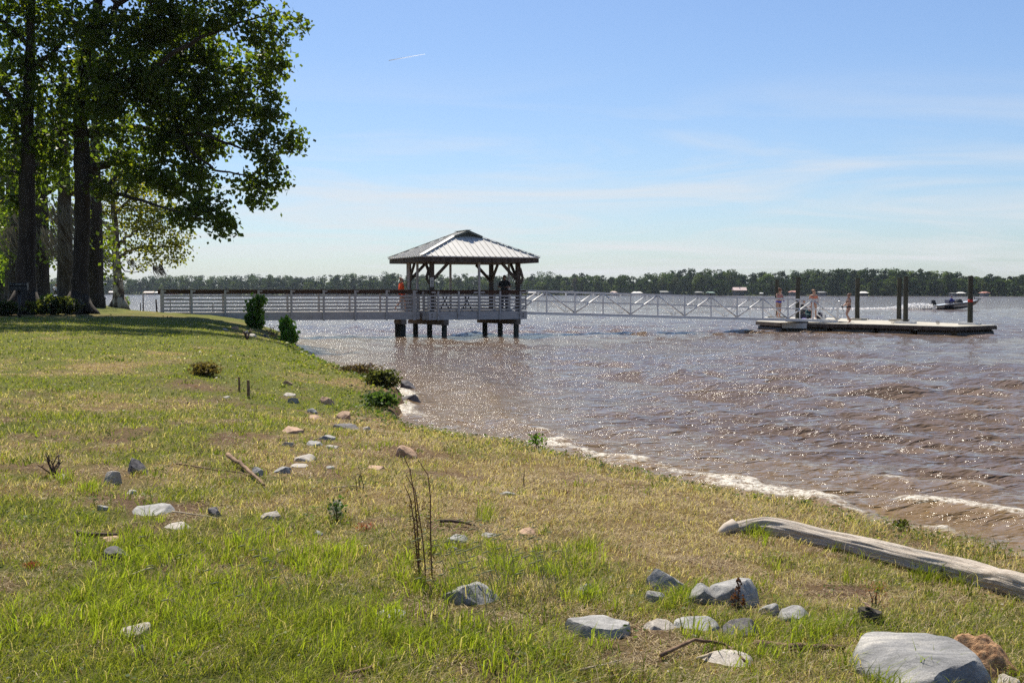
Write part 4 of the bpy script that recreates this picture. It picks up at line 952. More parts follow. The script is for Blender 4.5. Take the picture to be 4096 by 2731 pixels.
for a in [
 (553, 1868, 92, 66, 'rk_dark', 'upright purple-grey rock, upper of the two standing rocks on the left lawn', dict(flat=False)),
 (446, 1913, 74, 64, 'rk_pale', 'angular rock with pale left face and dark right face, left of the upright purple-grey rock', {}),
 (256, 1908, 52, 22, 'rk_pale', 'small pale flat rock beside the tangle of dead twigs at left', dict(flat=True)),
 (524, 1967, 46, 20, 'rk_pale', 'small pale chip of rock just below the angular two-tone rock', dict(flat=True)),
 (860, 2052, 56, 46, 'rk_dark', 'small round dark brown rock alone in the dry grass', {}),
 (1083, 2060, 92, 38, 'rk_pale', 'pinkish white rock right of the small round dark rock', {}),
 (411, 2030, 46, 28, 'rk_grey', 'small grey rock left of the long flat slab', {}),
 (589, 2040, 182, 44, 'rk_grey', 'long flat grey slab half covered by dry stalks', dict(flat=True)),
 (700, 2103, 128, 32, 'rk_pale', 'flat white stone below the long grey slab', dict(flat=True)),
 (1214, 1832, 96, 32, 'rk_pale', 'flat cream-coloured stone with dark underside near the middle of the bank', dict(flat=True)),
 (1030, 1888, 64, 42, 'rk_grey', 'grey rock at the end of the thick fallen stick', {}),
 (1131, 1878, 76, 34, 'rk_grey', 'pale grey flat rock right of the fallen stick end', dict(flat=True)),
 (1190, 1862, 82, 18, 'rk_pale', 'thin flat stone just below the cream-coloured stone', dict(flat=True)),
 (1149, 1776, 52, 26, 'rk_pale', 'small pale rock above the cream-coloured flat stone', {}),
 (1167, 1720, 92, 26, 'rk_tan', 'flat tan stone highest on the left of the rocky strip', dict(flat=True)),
 (1256, 1671, 58, 16, 'rk_tan', 'thin brown stone under a small grey one', dict(flat=True)),
 (1250, 1645, 42, 20, 'rk_grey', 'small grey stone on top of a thin brown one', {}),
 (1375, 1665, 64, 38, 'rk_tan', 'tilted brown rock above the long dark flat rock', dict(tilt=.25)),
 (1385, 1705, 108, 28, 'rk_dark', 'long dark flat rock below the tilted brown rock', dict(flat=True)),
 (1464, 1716, 38, 20, 'rk_pale', 'small pale elongated stone right of the long dark flat rock', {}),
 (1305, 1603, 68, 34, 'rk_tan', 'dark brown humped rock nearest the leafy point', {}),
 (1173, 1602, 46, 26, 'rk_grey', 'small grey rock left of the dark brown humped rock', {}),
 (1155, 1578, 50, 14, 'rk_pale', 'thin pale stone right of the two short stakes', dict(flat=True)),
 (1149, 1532, 42, 22, 'rk_tan', 'small brown rock uppermost of the rocky strip, right above the stakes', {}),
 (1310, 1748, 74, 26, 'rk_grey', 'grey wedge-shaped stone below the long dark flat rock', dict(flat=True)),
 (1256, 1774, 76, 20, 'rk_grey', 'flat grey stone left below the grey wedge-shaped stone', dict(flat=True)),
 (1327, 1788, 58, 20, 'rk_pale', 'broken pale stone right below the grey wedge-shaped stone', dict(flat=True)),
 (1632, 1806, 98, 62, 'rk_tan', 'orange-brown layered rock behind the tall dry weed stalks', dict(tilt=.2)),
 (1503, 1868, 74, 22, 'rk_tan', 'flat tan stone left below the orange-brown layered rock', dict(flat=True)),
 (1538, 1741, 26, 14, 'rk_tan', 'tiny orange pebble right of the rocky strip', {}),
 (1320, 1870, 36, 12, 'rk_grey', 'tiny grey flat stone in grass between cream stone and layered rock', dict(flat=True)),
 (1885, 2372, 228, 104, 'rk_grey', 'big grey boulder with bright top in tall grass at bottom centre', dict(cuts=6, dep=.6)),
 (1829, 2156, 88, 34, 'rk_grey', 'grey flat rock just right of the tall dry weed stalks', dict(flat=True)),
 (1807, 2194, 56, 24, 'rk_grey', 'small grey rock below the flat one right of the weed stalks', {}),
 (1954, 2140, 64, 20, 'rk_grey', 'thin pale grey stone in grass right of the weed stalks', dict(flat=True)),
 (2113, 2124, 74, 28, 'rk_tan', 'brown flat stone alone in the grass at centre', dict(flat=True)),
 (1926, 2232, 66, 26, 'rk_tan', 'tan stone half hidden in tall grass above the big grey boulder', {}),
 (2026, 1971, 62, 18, 'rk_grey', 'small grey stone in the straw below the leafy sprout at the shore', dict(flat=True)),
 (1569, 2452, 132, 30, 'rk_grey', 'flat grey stone sunk in grass left below the big grey boulder', dict(flat=True)),
 (1274, 2134, 48, 22, 'rk_grey', 'small grey stone left of the weed stalks below the plastic scrap', {}),
 (2667, 2322, 138, 92, 'rk_grey', 'pointed grey rock standing in grass at lower right', dict(cuts=5, rz=10)),
 (2337, 2363, 84, 54, 'rk_grey', 'small grey rock in tall grass left of the pointed grey rock', {}),
 (2623, 2388, 74, 44, 'rk_grey', 'small grey rock at the foot of the pointed rock', {}),
 (2813, 2380, 124, 82, 'rk_grey', 'rounded grey rock pressed against a larger pale grey one', {}),
 (2942, 2376, 184, 118, 'rk_grey', 'large rounded pale grey rock right of the pointed rock', dict(cuts=4)),
 (3075, 2440, 80, 52, 'rk_grey', 'small domed grey rock with bright top', {}),
 (3179, 2460, 132, 62, 'rk_grey', 'grey rock with overhanging dark front, right of the small domed rock', {}),
 (2393, 2497, 220, 108, 'rk_grey', 'broad flat-topped grey rock left of the rock cluster at lower right', dict(cuts=8, dep=.95, tilt=.22, hz=.10)),
 (2788, 2492, 152, 62, 'rk_grey', 'flat grey rock in the middle of the lower right cluster', dict(flat=True)),
 (2643, 2500, 112, 44, 'rk_pale', 'flat pale rock covered by dry stalks in the lower right cluster', dict(flat=True)),
 (2954, 2512, 172, 64, 'rk_dark', 'tilted dark-edged grey rock at the bottom of the cluster', dict(flat=False, dep=.5)),
 (2905, 2644, 184, 46, 'rk_pale', 'flat whitish rock among twigs at the bottom right of centre', dict(flat=True)),
 (452, 2219, 114, 66, 'rk_dark', 'dark blue-grey rock in grass at left', {}),
 (445, 2152, 70, 30, 'rk_tan', 'tan rock just above the dark blue-grey rock', dict(flat=True)),
 (548, 2526, 144, 76, 'rk_pale', 'pale angular rock in tall grass at lower left', {}),
 (571, 2604, 42, 60, 'rk_pale', 'small white rock below the pale angular rock at lower left', {}),
 (3700, 2650, 540, 200, 'rk_band', 'very large banded grey and white boulder at the bottom right corner', dict(cuts=15, dep=1.1, rz=-12, hz=.135, seed=31, tilt=.10)),
 (4040, 2718, 110, 46, 'rk_pale', 'small pale rock at the foot of the sand heap', {}),
 (905, 1590, 30, 10, 'rk_pale', 'tiny pale stone left of the two stakes', dict(flat=True)),
]:
    rock(*a[:6], **a[6])
def wrock(px, py, w, h, lb, z=-.05):
    Y = CAMZ*F/(py+4-1171); rock_ = rock(px, py, w, h, 'rk_dark', lb, hz=.16)
    rock_.location = (XY(px, Y), Y, z)
wrock(1638, 1598, 84, 20, 'wet black rock in the water off the leafy point, nearer one')
wrock(1630, 1538, 50, 18, 'wet black rock in the water behind the leafy point, farther one')
# rubble on the dirt slope below the walkway start
k = 0
for (px, py, w, h, mt, lb) in [(940, 1312, 34, 14, 'rk_tan', 'brown stone on the dirt slope left of the round shrub'), (985, 1328, 26, 12, 'rk_grey', 'grey stone on the dirt slope below the round shrub, left one'),
        (1008, 1342, 40, 12, 'rk_pale', 'pale flat stone on the dirt slope between the two shrubs'), (900, 1318, 26, 10, 'rk_pale', 'small pale stone highest on the dirt slope'), (1062, 1344, 26, 12, 'rk_dark', 'dark stone at the waterline left of the lower shrub')]:
    rock(px, py, w, h, mt, lb)
# sand heap against the big boulder
M['sand'] = mat('damp_orange_sand', (.26, .13, .06), (.52, .31, .16), 45, .95, 1.0, 60, pos=(.38, .62))
def mound(px, py, w, h, hz, name, label, mt, cat, rz=0, noise=.25, dep=.8, amp=.005):
    g = gp(px, py+h*.4); sc = g[1]/F; Wm = w*sc; Dm = Wm*dep
    n = 60; a = np.linspace(-1, 1, n); X, Yq = np.meshgrid(a, a, indexing='ij')
    rr = np.hypot(X, Yq)+(fbm(X*2+px, Yq*2, 61, 3)-.5)*.5
    Z = sstep(1, .1, rr)*hz*(1+noise*(fbm(X*3, Yq*3+px, 62, 4)-.5)*2)+(fbm(X*16, Yq*16, 63, 3)-.5)*amp*2-.03
    i = np.arange(n-1)[:, None]*n+np.arange(n-1)[None, :]
    q = np.stack([i, i+n, i+n+1, i+1], -1).reshape(-1, 4)
    o = link(name, npmesh(name, np.stack([X*Wm/2, Yq*Dm/2, Z], -1).reshape(-1, 3), quads=q, smooth=True), M[mt], None, label=label, cat=cat)
    o.location = g; o.rotation_euler = (0, 0, R(rz)); return o
mound(3905, 2600, 430, 190, .20, 'sand_heap', 'heap of damp orange sand lying against the big banded boulder', 'sand', 'sand', rz=-40)
mound(3360+250, 2745, 260, 60, .05, 'sand_patch', 'small patch of orange sand below the big banded boulder', 'sand', 'sand')
# ================================================================== DRIFTWOOD LOG
M['drift'] = bpy.data.materials.new('driftwood'); M['drift'].use_nodes = True; nt = M['drift'].node_tree; b = nt.nodes['Principled BSDF']; b.inputs['Roughness'].default_value = .85; b.inputs['Specular IOR Level'].default_value = .2
uvn = N(nt, 'ShaderNodeUVMap', uv_map='UVMap'); mpn = N(nt, 'ShaderNodeMapping'); mpn.inputs['Scale'].default_value = (2.6, 22, 1); Lk(nt, uvn, 0, mpn, 0)
n1 = N(nt, 'ShaderNodeTexNoise'); n1.inputs['Scale'].default_value = 2.6; n1.inputs['Detail'].default_value = 10; n1.inputs['Roughness'].default_value = .72; n1.inputs['Distortion'].default_value = .4; Lk(nt, mpn, 0, n1, 'Vector')
r = N(nt, 'ShaderNodeValToRGB'); Lk(nt, n1, 'Fac', r, 0)
for k, (p, c) in enumerate([(.30, (.20, .155, .12)), (.64, (.66, .60, .52)), (.43, (.44, .37, .30)), (.54, (.54, .47, .39))]):
    e = r.color_ramp.elements[k] if k < 2 else r.color_ramp.elements.new(p); e.position = p; e.color = rgba(c)
r.color_ramp.elements[0].position = .31
Lk(nt, r, 0, b, 'Base Color'); bp = N(nt, 'ShaderNodeBump'); bp.inputs['Strength'].default_value = .9; bp.inputs['Distance'].default_value = .02; Lk(nt, n1, 'Fac', bp, 'Height'); Lk(nt, bp, 0, b, 'Normal')
path = [(2898, 2120, 22), (2930, 2112, 54), (2990, 2098, 72), (3060, 2092, 90), (3130, 2106, 90), (3230, 2132, 86), (3340, 2160, 86), (3460, 2190, 90), (3580, 2220, 96), (3700, 2250, 100), (3830, 2282, 104), (3960, 2315, 112), (4080, 2348, 120), (4300, 2425, 125), (4560, 2500, 105)]
pts = []; rd = []
for (px, py, th) in path:
    g = gp(px, py+th*.42); r0 = th*g[1]/F*.5; pts.append((g[0], g[1]+r0*.2, g[2]+r0*.76)); rd.append(r0)
pts = np.array(pts); rd = np.array(rd); L = np.concatenate([[0], np.cumsum(np.linalg.norm(np.diff(pts, axis=0), axis=1))])
ns_, nr_ = 320, 72; s = np.linspace(0, L[-1], ns_)
C3 = np.stack([np.interp(s, L, pts[:, k]) for k in range(3)], 1); RR = np.interp(s, L, rd)
for k in range(3): C3[:, k] = np.convolve(np.pad(C3[:, k], 6, mode='edge'), np.ones(13)/13, 'valid')
RR = np.convolve(np.pad(RR, 3, mode='edge'), np.ones(7)/7, 'valid')
C3[:, 1] += (fbm(s*1.1, s*0+3, 331, 3)-.5)*.10; C3[:, 2] += (fbm(s*1.3, s*0+9, 332, 3)-.5)*.05
T = np.gradient(C3, axis=0); T /= np.linalg.norm(T, axis=1)[:, None]; S = np.cross(T, [0, 0, 1]); S /= np.linalg.norm(S, axis=1)[:, None]; U = np.cross(S, T)
th = np.linspace(0, 2*math.pi, nr_+1)
TH, SS = np.meshgrid(th, s); 
cyc = np.cos(TH)*1.5, np.sin(TH)*1.5
gv = fbm(cyc[0]*2.2+SS*.25, cyc[1]*2.2, 311, 2); gv2 = fbm(cyc[0]*5+SS*.35, cyc[1]*5, 312, 2)
rr = RR[:, None]*(1-.07*sstep(.05, 0, np.abs(gv-.5))-.05*sstep(.05, 0, np.abs(gv2-.5))+.36*(fbm(cyc[0]*.8+SS*1.7, cyc[1]*.8+7, 301, 3)-.5)*2+.10*(fbm(cyc[0]*3+SS*.7, cyc[1]*3, 305, 3)-.5)*2)
V = C3[:, None]+S[:, None]*(rr*np.cos(TH))[..., None]+U[:, None]*(rr*np.sin(TH)*.92)[..., None]
V = V.reshape(-1, 3); org = pts[3].copy(); org[2] -= rd[3]
m_ = nr_+1; i = np.arange(ns_-1)[:, None]*m_+np.arange(nr_)[None, :]
q = np.stack([i, i+1, i+m_+1, i+m_], -1).reshape(-1, 4)
me = npmesh('driftwood_log', V-org, quads=q, smooth=True)
uv = me.uv_layers.new(name='UVMap'); uvv = np.stack([SS.ravel(), TH.ravel()/6.283], 1)[q.ravel()]; uv.data.foreach_set('uv', uvv.ravel().astype(np.float32))
o = link('driftwood_log', me, M['drift'], None, label='long bleached driftwood log lying in the grass at right', cat='log'); o.location = org
kn = MB(); a = pts[1]-org; kn.tube([Vector(a)+Vector((.02, 0, .02)), Vector(a)+Vector((-.05, -.03, .0)), Vector(a)+Vector((-.09, -.05, -.02)), Vector(a)+Vector((-.12, -.07, -.04))], [.05, .040, .026, .012], 12, wob=.12, rs=random.Random(3))
me2 = kn.build('broken_limb', M['drift'], o, smooth=True)
# stump
g = gp(3478, 2480); sc = g[1]/F
M['cutwood'] = mat('cut_wood', (.20, .10, .06), (.42, .30, .2), 20, .8, .4, 30)
st0 = empty('tree_stump', g, label='small sawn stump with splintered top right of the rock cluster', cat='stump')
t = MB(); rs_ = random.Random(4); t.tube([(0, 0, -.05), (0, 0, .02), (.005, 0, .05)], [50*sc*1.05, 48*sc, 46*sc], 18, wob=.10, rs=rs_); t.build('bark', M['bark'], st0, smooth=False)
t = MB(); t.tube([(.005, 0, .051), (.012, 0, .058)], [43*sc, 38*sc], 18, wob=.12, rs=rs_); t.build('sawn_face', M['cutwood'], st0)
# sticks
M['stick'] = mat('dry_stick', (.11, .06, .035), (.30, .19, .11), 12, .85, .5, 40)
M['stick_pale'] = mat('pale_stalk', (.34, .27, .18), (.48, .40, .29), 20, .85)
M['stick_dark'] = mat('dark_twig', (.03, .018, .014), (.10, .06, .045), 14, .85)
def stick(pp, r, mt, label, name='fallen_stick', lift=.02, cat='stick', grp='sticks lying on the bank', flat=True):
    P = []
    for i, p in enumerate(pp):
        g = gp(p[0], p[1]); P.append((g[0], g[1], g[2]+lift+(p[2] if len(p) > 2 else 0)))
    o0 = P[0]; t = MB(); n = len(P); Pn = []
    for i in range(n-1):
        for k in range(4):
            f = k/4; Pn.append([P[i][j]*(1-f)+P[i+1][j]*f+(random.Random(i*9+k+j+int(pp[0][0])).uniform(-.3, .3)*r*.8) for j in range(3)])
    Pn.append(P[-1]); rr = [r*(1-.55*i/len(Pn)) for i in range(len(Pn))]
    t.tube(Pn, rr, 7); o = t.build(name, M[mt], None, smooth=True, off=o0, label=label, cat=cat, group=grp); o.location = o0; return o
stick([(910, 1848, .05), (960, 1875, .03), (1010, 1910, .01), (1056, 1950)], .022, 'stick', 'thick brown curved stick lying in the grass at left of the rocks')
stick([(706, 1862), (770, 1872), (870, 1890), (960, 1898), (1016, 1916)], .009, 'stick', 'thin long brown stick crossing behind the thick curved one')
stick([(688, 2056), (760, 2066), (850, 2080), (905, 2092)], .006, 'stick_pale', 'thin pale stalk lying right of the long grey slab')
stick([(1330, 1960), (1420, 1952), (1470, 1962)], .006, 'stick_pale', 'thin pale stalk lying left of the plastic scrap')
stick([(2640, 2640, .0), (2780, 2600, .03), (2900, 2610, .02), (2980, 2660)], .010, 'stick', 'brown twig arching over the flat whitish rock at bottom right')
stick([(3020, 2596), (3200, 2606), (3380, 2612)], .026, 'stick', 'thick rotten branch half sunk in the grass left of the big boulder')
stick([(2790, 2650), (2860, 2625), (2960, 2600)], .008, 'stick_pale', 'pale twig lying on the flat whitish rock at bottom right')
stick([(2320, 2700), (2400, 2680), (2480, 2660)], .006, 'stick_pale', 'pale dry twig at the bottom edge below the broad flat-topped rock')
stick([(1400, 2715), (1480, 2690), (1540, 2655)], .009, 'stick', 'brown twig at the bottom edge left of centre')
stick([(480, 2330), (560, 2300), (600, 2285)], .006, 'stick_pale', 'pale bent stalk below the dark blue-grey rock')
stick([(1760, 2100, .01), (1850, 2104, .01), (1900, 2112)], .012, 'stick_dark', 'dark flat stick in grass right of the weed stalks')
stick([(2800, 2420), (2860, 2390, .03), (2900, 2376, .05)], .005, 'stick_pale', 'thin pale twig leaning on the rounded rocks at lower right')
stick([(1020, 2500), (1110, 2492), (1240, 2515)], .004, 'stick_pale', 'long pale stalk in the tall grass at lower left')
stick([(300, 2142), (400, 2152), (470, 2150)], .016, 'stick_dark', 'dark rotten piece of bark above the dark blue-grey rock')
# stakes in the ground
for (px, pb, pt_, r, lb) in [(956, 1566, 1507, .018, 'shorter thin wooden stake, left one of the pair stuck in the lawn'), (993, 1590, 1520, .024, 'thicker wooden stake, right one of the pair stuck in the lawn')]:
    g = gp(px, pb); hgt = (pb-pt_)*g[1]/F; t = MB(); t.tube([(0, 0, -.05), (.005, 0, hgt*.5), (.0, 0, hgt)], [r, r*.95, r*.9], 9, wob=.08, rs=random.Random(2))
    o = t.build('wooden_stake', M['stick'], None, label=lb, cat='stake', group='two stakes in the lawn'); o.location = g
# dead twig tangle at left
def twigs(px, py, seed, n, hgt, spread, mt, name, label, cat, r=.006):
    g = gp(px, py); rn = random.Random(seed); root = empty(name, g, label=label, cat=cat)
    for k in range(n):
        a = rn.uniform(0, 6.28); L = rn.uniform(.5, 1)*hgt; s_ = rn.uniform(.2, 1)*spread
        p = [(rn.uniform(-.03, .03), rn.uniform(-.03, .03), -.02)]
        for j in range(1, 5): p.append((p[0][0]+s_*math.cos(a)*j/4+rn.uniform(-.012, .012), p[0][1]+s_*math.sin(a)*j/4, L*j/4+rn.uniform(-.01, .01)))
        t = MB(); t.tube(p, [r*(1-.17*j) for j in range(5)], 6)
        for q_ in range(2):
            b0 = Vector(p[rn.randint(2, 3)]); b1 = b0+Vector((rn.uniform(-1, 1), rn.uniform(-1, 1), rn.uniform(.4, 1)))*L*.3; t.tube([b0, b1], [r*.5, r*.25], 5)
        t.build('twig', M[mt], root, smooth=True)
    return root
twigs(215, 1900, 3, 9, .20, .22, 'stick_dark', 'dead_branch', 'tangle of dark dead twigs sticking up from the grass at left', 'branch', .009)
twigs(1440, 1962, 5, 3, .22, .05, 'stick_dark', 'dead_weed', 'thin dark dry stem standing above the plastic scrap', 'weed', .004)
twigs(2092, 1950, 8, 1, .16, .02, 'stick_dark', 'dead_weed', 'single short dark stem standing in the straw near the shore', 'weed', .006)
twigs(987, 1358, 9, 5, .35, .3, 'stick_dark', 'dead_branch', 'forked dead root on the dirt slope between the two shrubs', 'branch', .03)
twigs(1090, 1346, 12, 6, .5, .5, 'stick_dark', 'dead_branch', 'broken dark twigs at the water edge between the two shrubs', 'branch', .018)
twigs(2405, 1888, 14, 1, .26, .06, 'stick_dark', 'dead_weed', 'thin curved stem in front of the breaking wave, right of the leafy sprout', 'weed', .003)
twigs(3560, 2210, 15, 1, .13, .02, 'stick_dark', 'dead_weed', 'thin dark stem behind the middle of the driftwood log', 'weed', .003)
# driftwood stick in the shallows
t = MB(); Y = 30.5; t.tube([(0, 0, -.2), (.05, 0, .05), (.14, 0, .28)], [.05, .045, .035], 9, wob=.1, rs=random.Random(1)); t.tube([(-.35, 0, .1), (-.1, 0, .16), (.15, 0, .1)], [.02, .025, .02], 7)
o = t.build('driftwood_branch', M['drift'], None, label='pale broken branch sticking out of the shallows behind the leafy point', cat='branch'); o.location = (XY(1462, Y), Y, 0.02)
# tall dry weed stalks
g = gp(1690, 2325); ws = empty('dry_weed', g, label='tall reddish brown dry weed with three curved stalks at centre', cat='weed')
M['weed'] = mat('weed_stem', (.07, .028, .022), (.20, .085, .055), 16, .8)
for (tops, bx) in [([(1676, 2230), (1668, 2090), (1657, 1980), (1640, 1880), (1612, 1818)], 1672), ([(1725, 2240), (1722, 2100), (1722, 1990), (1712, 1900), (1672, 1838)], 1728), ([(1668, 2220), (1655, 2080), (1640, 1990), (1618, 1940)], 1680), ([(1700, 2260), (1690, 2150), (1660, 1960), (1625, 1900)], 1700)]:
    P = [(XY(bx, g[1])-g[0], 0, -.03)]
    for k, (px, py) in enumerate(tops): w_ = W(px, py, g[1]-.03*k); P.append(tuple(w_-g))
    t = MB(); P2 = []
    for i in range(len(P)-1):
        for k in range(3): P2.append([P[i][j]*(1-k/3)+P[i+1][j]*k/3 for j in range(3)])
    P2.append(P[-1]); t.tube(P2, [.0048*(1-.6*i/len(P2)) for i in range(len(P2))], 6); t.build('stalk', M['weed'], ws, smooth=True)
rn = np.random.default_rng(8)
P = []
for k in range(700):
    f = rn.random(); i = rn.integers(0, 3); base = [(1676, 1660), (1727, 1700), (1668, 1640)][i]
    px = base[0]+(base[1]-base[0])*f**2+rn.normal(0, 9); py = 2330-f*(330)
    P.append(W(px, py, g[1]+rn.normal(0, .03))-g)
c = Cloud(); c.add(leaf_quads(np.array(P), rn.uniform(.008, .022, 700), rn, .45), np.array([[.15, .10, .045]])*rn.uniform(.4, 1.4, (700, 1))); link('dry_leaf', c.mesh('dry_leaf'), M['grass'], ws, kind='stuff')
# plastic scrap
g = gp(1343, 2078); n = 14; a = np.linspace(0, 1, n); X, Z = np.meshgrid(a, a, indexing='ij')
wd = .035+.02*np.sin(Z*3.0)-.02*(Z**2)
V = np.stack([(X-.5)*wd*2+.01*np.sin(Z*9), .018*np.sin(X*14+Z*6)+.008*np.sin(Z*23), Z*.135], -1).reshape(-1, 3)
i = np.arange(n-1)[:, None]*n+np.arange(n-1)[None, :]; q = np.stack([i, i+n, i+n+1, i+1], -1).reshape(-1, 4)
mp_ = bpy.data.materials.new('thin_plastic'); mp_.use_nodes = True; b = mp_.node_tree.nodes['Principled BSDF']; b.inputs['Base Color'].default_value = (.75, .75, .72, 1); b.inputs['Roughness'].default_value = .25; b.inputs['Alpha'].default_value = .6
o = link('plastic_scrap', npmesh('plastic_scrap', V, quads=q, smooth=True), mp_, None, label='crumpled scrap of clear white plastic caught on a weed', cat='litter'); o.location = g
# fallen orange leaf
def leaf_obj(px, py, s, col, name, label):
    g = gp(px, py); m = mat(name+'_brown', col, tuple(c*1.4 for c in col), 30, .8); n = 11; vs = [(0, 0, .02)]
    for k in range(n*2): a = k*math.pi/n; r = s*(1 if k % 2 == 0 else .5); vs.append((r*math.cos(a), r*math.sin(a), .02+.3*s*(k % 3-1)))
    t = MB(); t.add(vs, [(0, 1+k, 1+(k+1) % (2*n)) for k in range(2*n)]); o = t.build(name, m, None, label=label, cat='leaf'); o.location = g; o.rotation_euler = (R(20), R(10), 1)
leaf_obj(2268, 1978, .05, (.22, .08, .03), 'fallen_leaf', 'curled orange-brown fallen leaf on the straw near the shore')
leaf_obj(2450, 2752-40, .04, (.24, .14, .07), 'fallen_leaf', 'brown fallen leaf at the bottom edge right of centre')
# ================================================================== SHRUBS AND PLANTS
def bush(name, px, pb, wpx, hpx, Y, col, nleaf, lsz, label, seed, cat='shrub', shape=None, dark=.5, base=None, grp=None, mt='leaf'):
    rn = np.random.default_rng(seed); x0 = XY(px, Y); z0 = gz(x0, Y) if base is None else base
    root = empty(name, (x0, Y, z0), label=label, cat=cat, group=grp); w = wpx*Y/F; h = hpx*Y/F
    n = nleaf; blobs = shape or [(0, .5, .5, .5), (-.15, .3, .35, .3), (.2, .35, .35, .35), (.05, .8, .3, .22), (-.2, .7, .28, .25)]
    idx = rn.integers(0, len(blobs), n); B = np.array(blobs)[idx]
    dd = rn.normal(size=(n, 3)); dd /= np.linalg.norm(dd, axis=1)[:, None]; dd *= rn.uniform(.3, 1.25, (n, 1))**.6
    nsh = 26; sa = rn.normal(size=(nsh, 3)); sa[:, 2] = np.abs(sa[:, 2])+.3; sa /= np.linalg.norm(sa, axis=1)[:, None]; pk = rn.random(n) < .35; si = rn.integers(0, nsh, n); dd = np.where(pk[:, None], sa[si]*rn.uniform(.7, 1.7, (n, 1))+rn.normal(0, .07, (n, 3)), dd)
    P = np.stack([B[:, 0]*w+dd[:, 0]*B[:, 2]*w, dd[:, 1]*B[:, 2]*w, B[:, 1]*h+dd[:, 2]*B[:, 3]*h], 1); P[:, 2] = np.maximum(P[:, 2], 0.0)
    c = Cloud(); c.add(leaf_quads(P, lsz*rn.uniform(.6, 1.25, n), rn, .7), np.array(col)[None]*rn.uniform(.6, 1.35, (n, 1))*(1+rn.uniform(-.12, .2, (n, 1))*np.array([[1, .3, 0]])))
    link('foliage', c.mesh('foliage'), M[mt], root)
    t = MB(); rr = random.Random(seed)
    for b_ in blobs[:5]: t.tube([(rr.uniform(-.05, .05)*w, 0, -.1), (b_[0]*w*.5, 0, b_[1]*h*.5), (b_[0]*w, 0, b_[1]*h)], [.02*h+.002, .013*h+.0015, .005*h+.001], 6)
    t.build('stem', M['stick_dark'], root); return root
bush('round_shrub', 1022, 1318, 70, 122, 46.5, (.09, .17, .035), 1900, .16, 'glossy dark green shrub taller than the other, in front of the walkway', 21, shape=[(0, .72, .42, .26), (-.05, .5, .42, .25), (.05, .28, .40, .22), (-.12, .12, .30, .14), (.25, .88, .28, .14), (.1, .12, .35, .14), (-.3, .25, .22, .16)])
bush('round_shrub', 1150, 1372, 64, 92, 41.0, (.12, .23, .045), 1200, .15, 'bright green leafy shrub, the lower one of two at the water edge', 22, shape=[(-.15, .78, .28, .22), (0, .5, .42, .28), (.15, .28, .40, .25), (-.25, .5, .22, .2), (.25, .12, .32, .15), (-.05, .12, .32, .15)])
bush('bramble', 1530, 1548, 130, 62, 22.9, (.10, .11, .035), 1900, .07, 'reddish green bramble clump hanging over the leafy point', 23, mt='grass')
bush('bramble', 1430, 1505, 150, 36, 26.0, (.10, .07, .04), 1000, .06, 'low brown dead bramble behind the leafy point', 24, mt='grass')
bush('leafy_weed', 1520, 1652, 130, 52, 19.1, (.08, .13, .035), 1000, .07, 'leafy green weed mat hanging down the bank edge at the point', 25, mt='grass')
bush('leafy_sprout', 2152, 1795, 70, 62, 14.15, (.06, .13, .02), 130, .040, 'small leafy sprout at the shore in front of the first breaking wave', 26)
bush('leafy_sprout', 3045, 1985, 62, 36, 10.75, (.07, .12, .02), 90, .030, 'yellow-green leafy sprout at the shore edge above the log end', 27)
bush('leafy_sprout', 3235, 2010, 44, 28, 10.3, (.05, .10, .02), 60, .030, 'small round-leaved sprout at the shore edge right of the yellow-green one', 28)
bush('leafy_sprout', 2545, 1890, 40, 22, 12.3, (.06, .12, .02), 60, .030, 'tiny leafy sprout at the shore below the first breaking wave', 29)
bush('leafy_sprout', 3620, 2130, 60, 44, 9.2, (.045, .055, .02), 110, .030, 'dark reddish sprout at the shore behind the log', 30)
bush('leafy_weed', 1340, 2062, 70, 90, gp(1330, 2085)[1], (.07, .12, .03), 60, .035, 'dark green leafy weed beside the plastic scrap', 31, mt='grass')
bush('leafy_weed', 2960, 2385, 90, 120, gp(2950, 2440)[1], (.12, .05, .03), 170, .016, 'dark red upright weed in front of the large rounded rock', 32, mt='grass', shape=[(0, .5, .12, .5), (-.2, .3, .12, .25), (.2, .25, .12, .2), (.02, .8, .08, .25)])
for (px, py, w, h, lb, s_) in [(110, 2262, 60, 26, 'patch of dark red sorrel at the left edge', 33), (3515, 2380, 130, 110, 'feathery pink sorrel left below the log', 34), (1460, 2108, 90, 28, 'low streak of red sorrel left of the weed stalks', 35)]:
    Y = gp(px, py+h*.5)[1]; bush('red_sorrel', px, py, w, h, Y, (.30, .05, .04) if s_ != 34 else (.36, .14, .09), 260, .008, lb, s_, cat='plant', grp='red sorrel plants', mt='grass')
bush('grass_mound', 820, 1490, 110, 44, gp(820, 1500)[1], (.17, .13, .05), 900, .06, 'brown tufted mound in the lawn above the stakes', 36, cat='plant', mt='grass')
bush('leafy_bush', 495, 1215, 48, 44, 84.0, (.09, .14, .03), 900, .12, 'light green bushy sprouts at the foot of the pale-barked tree', 37)
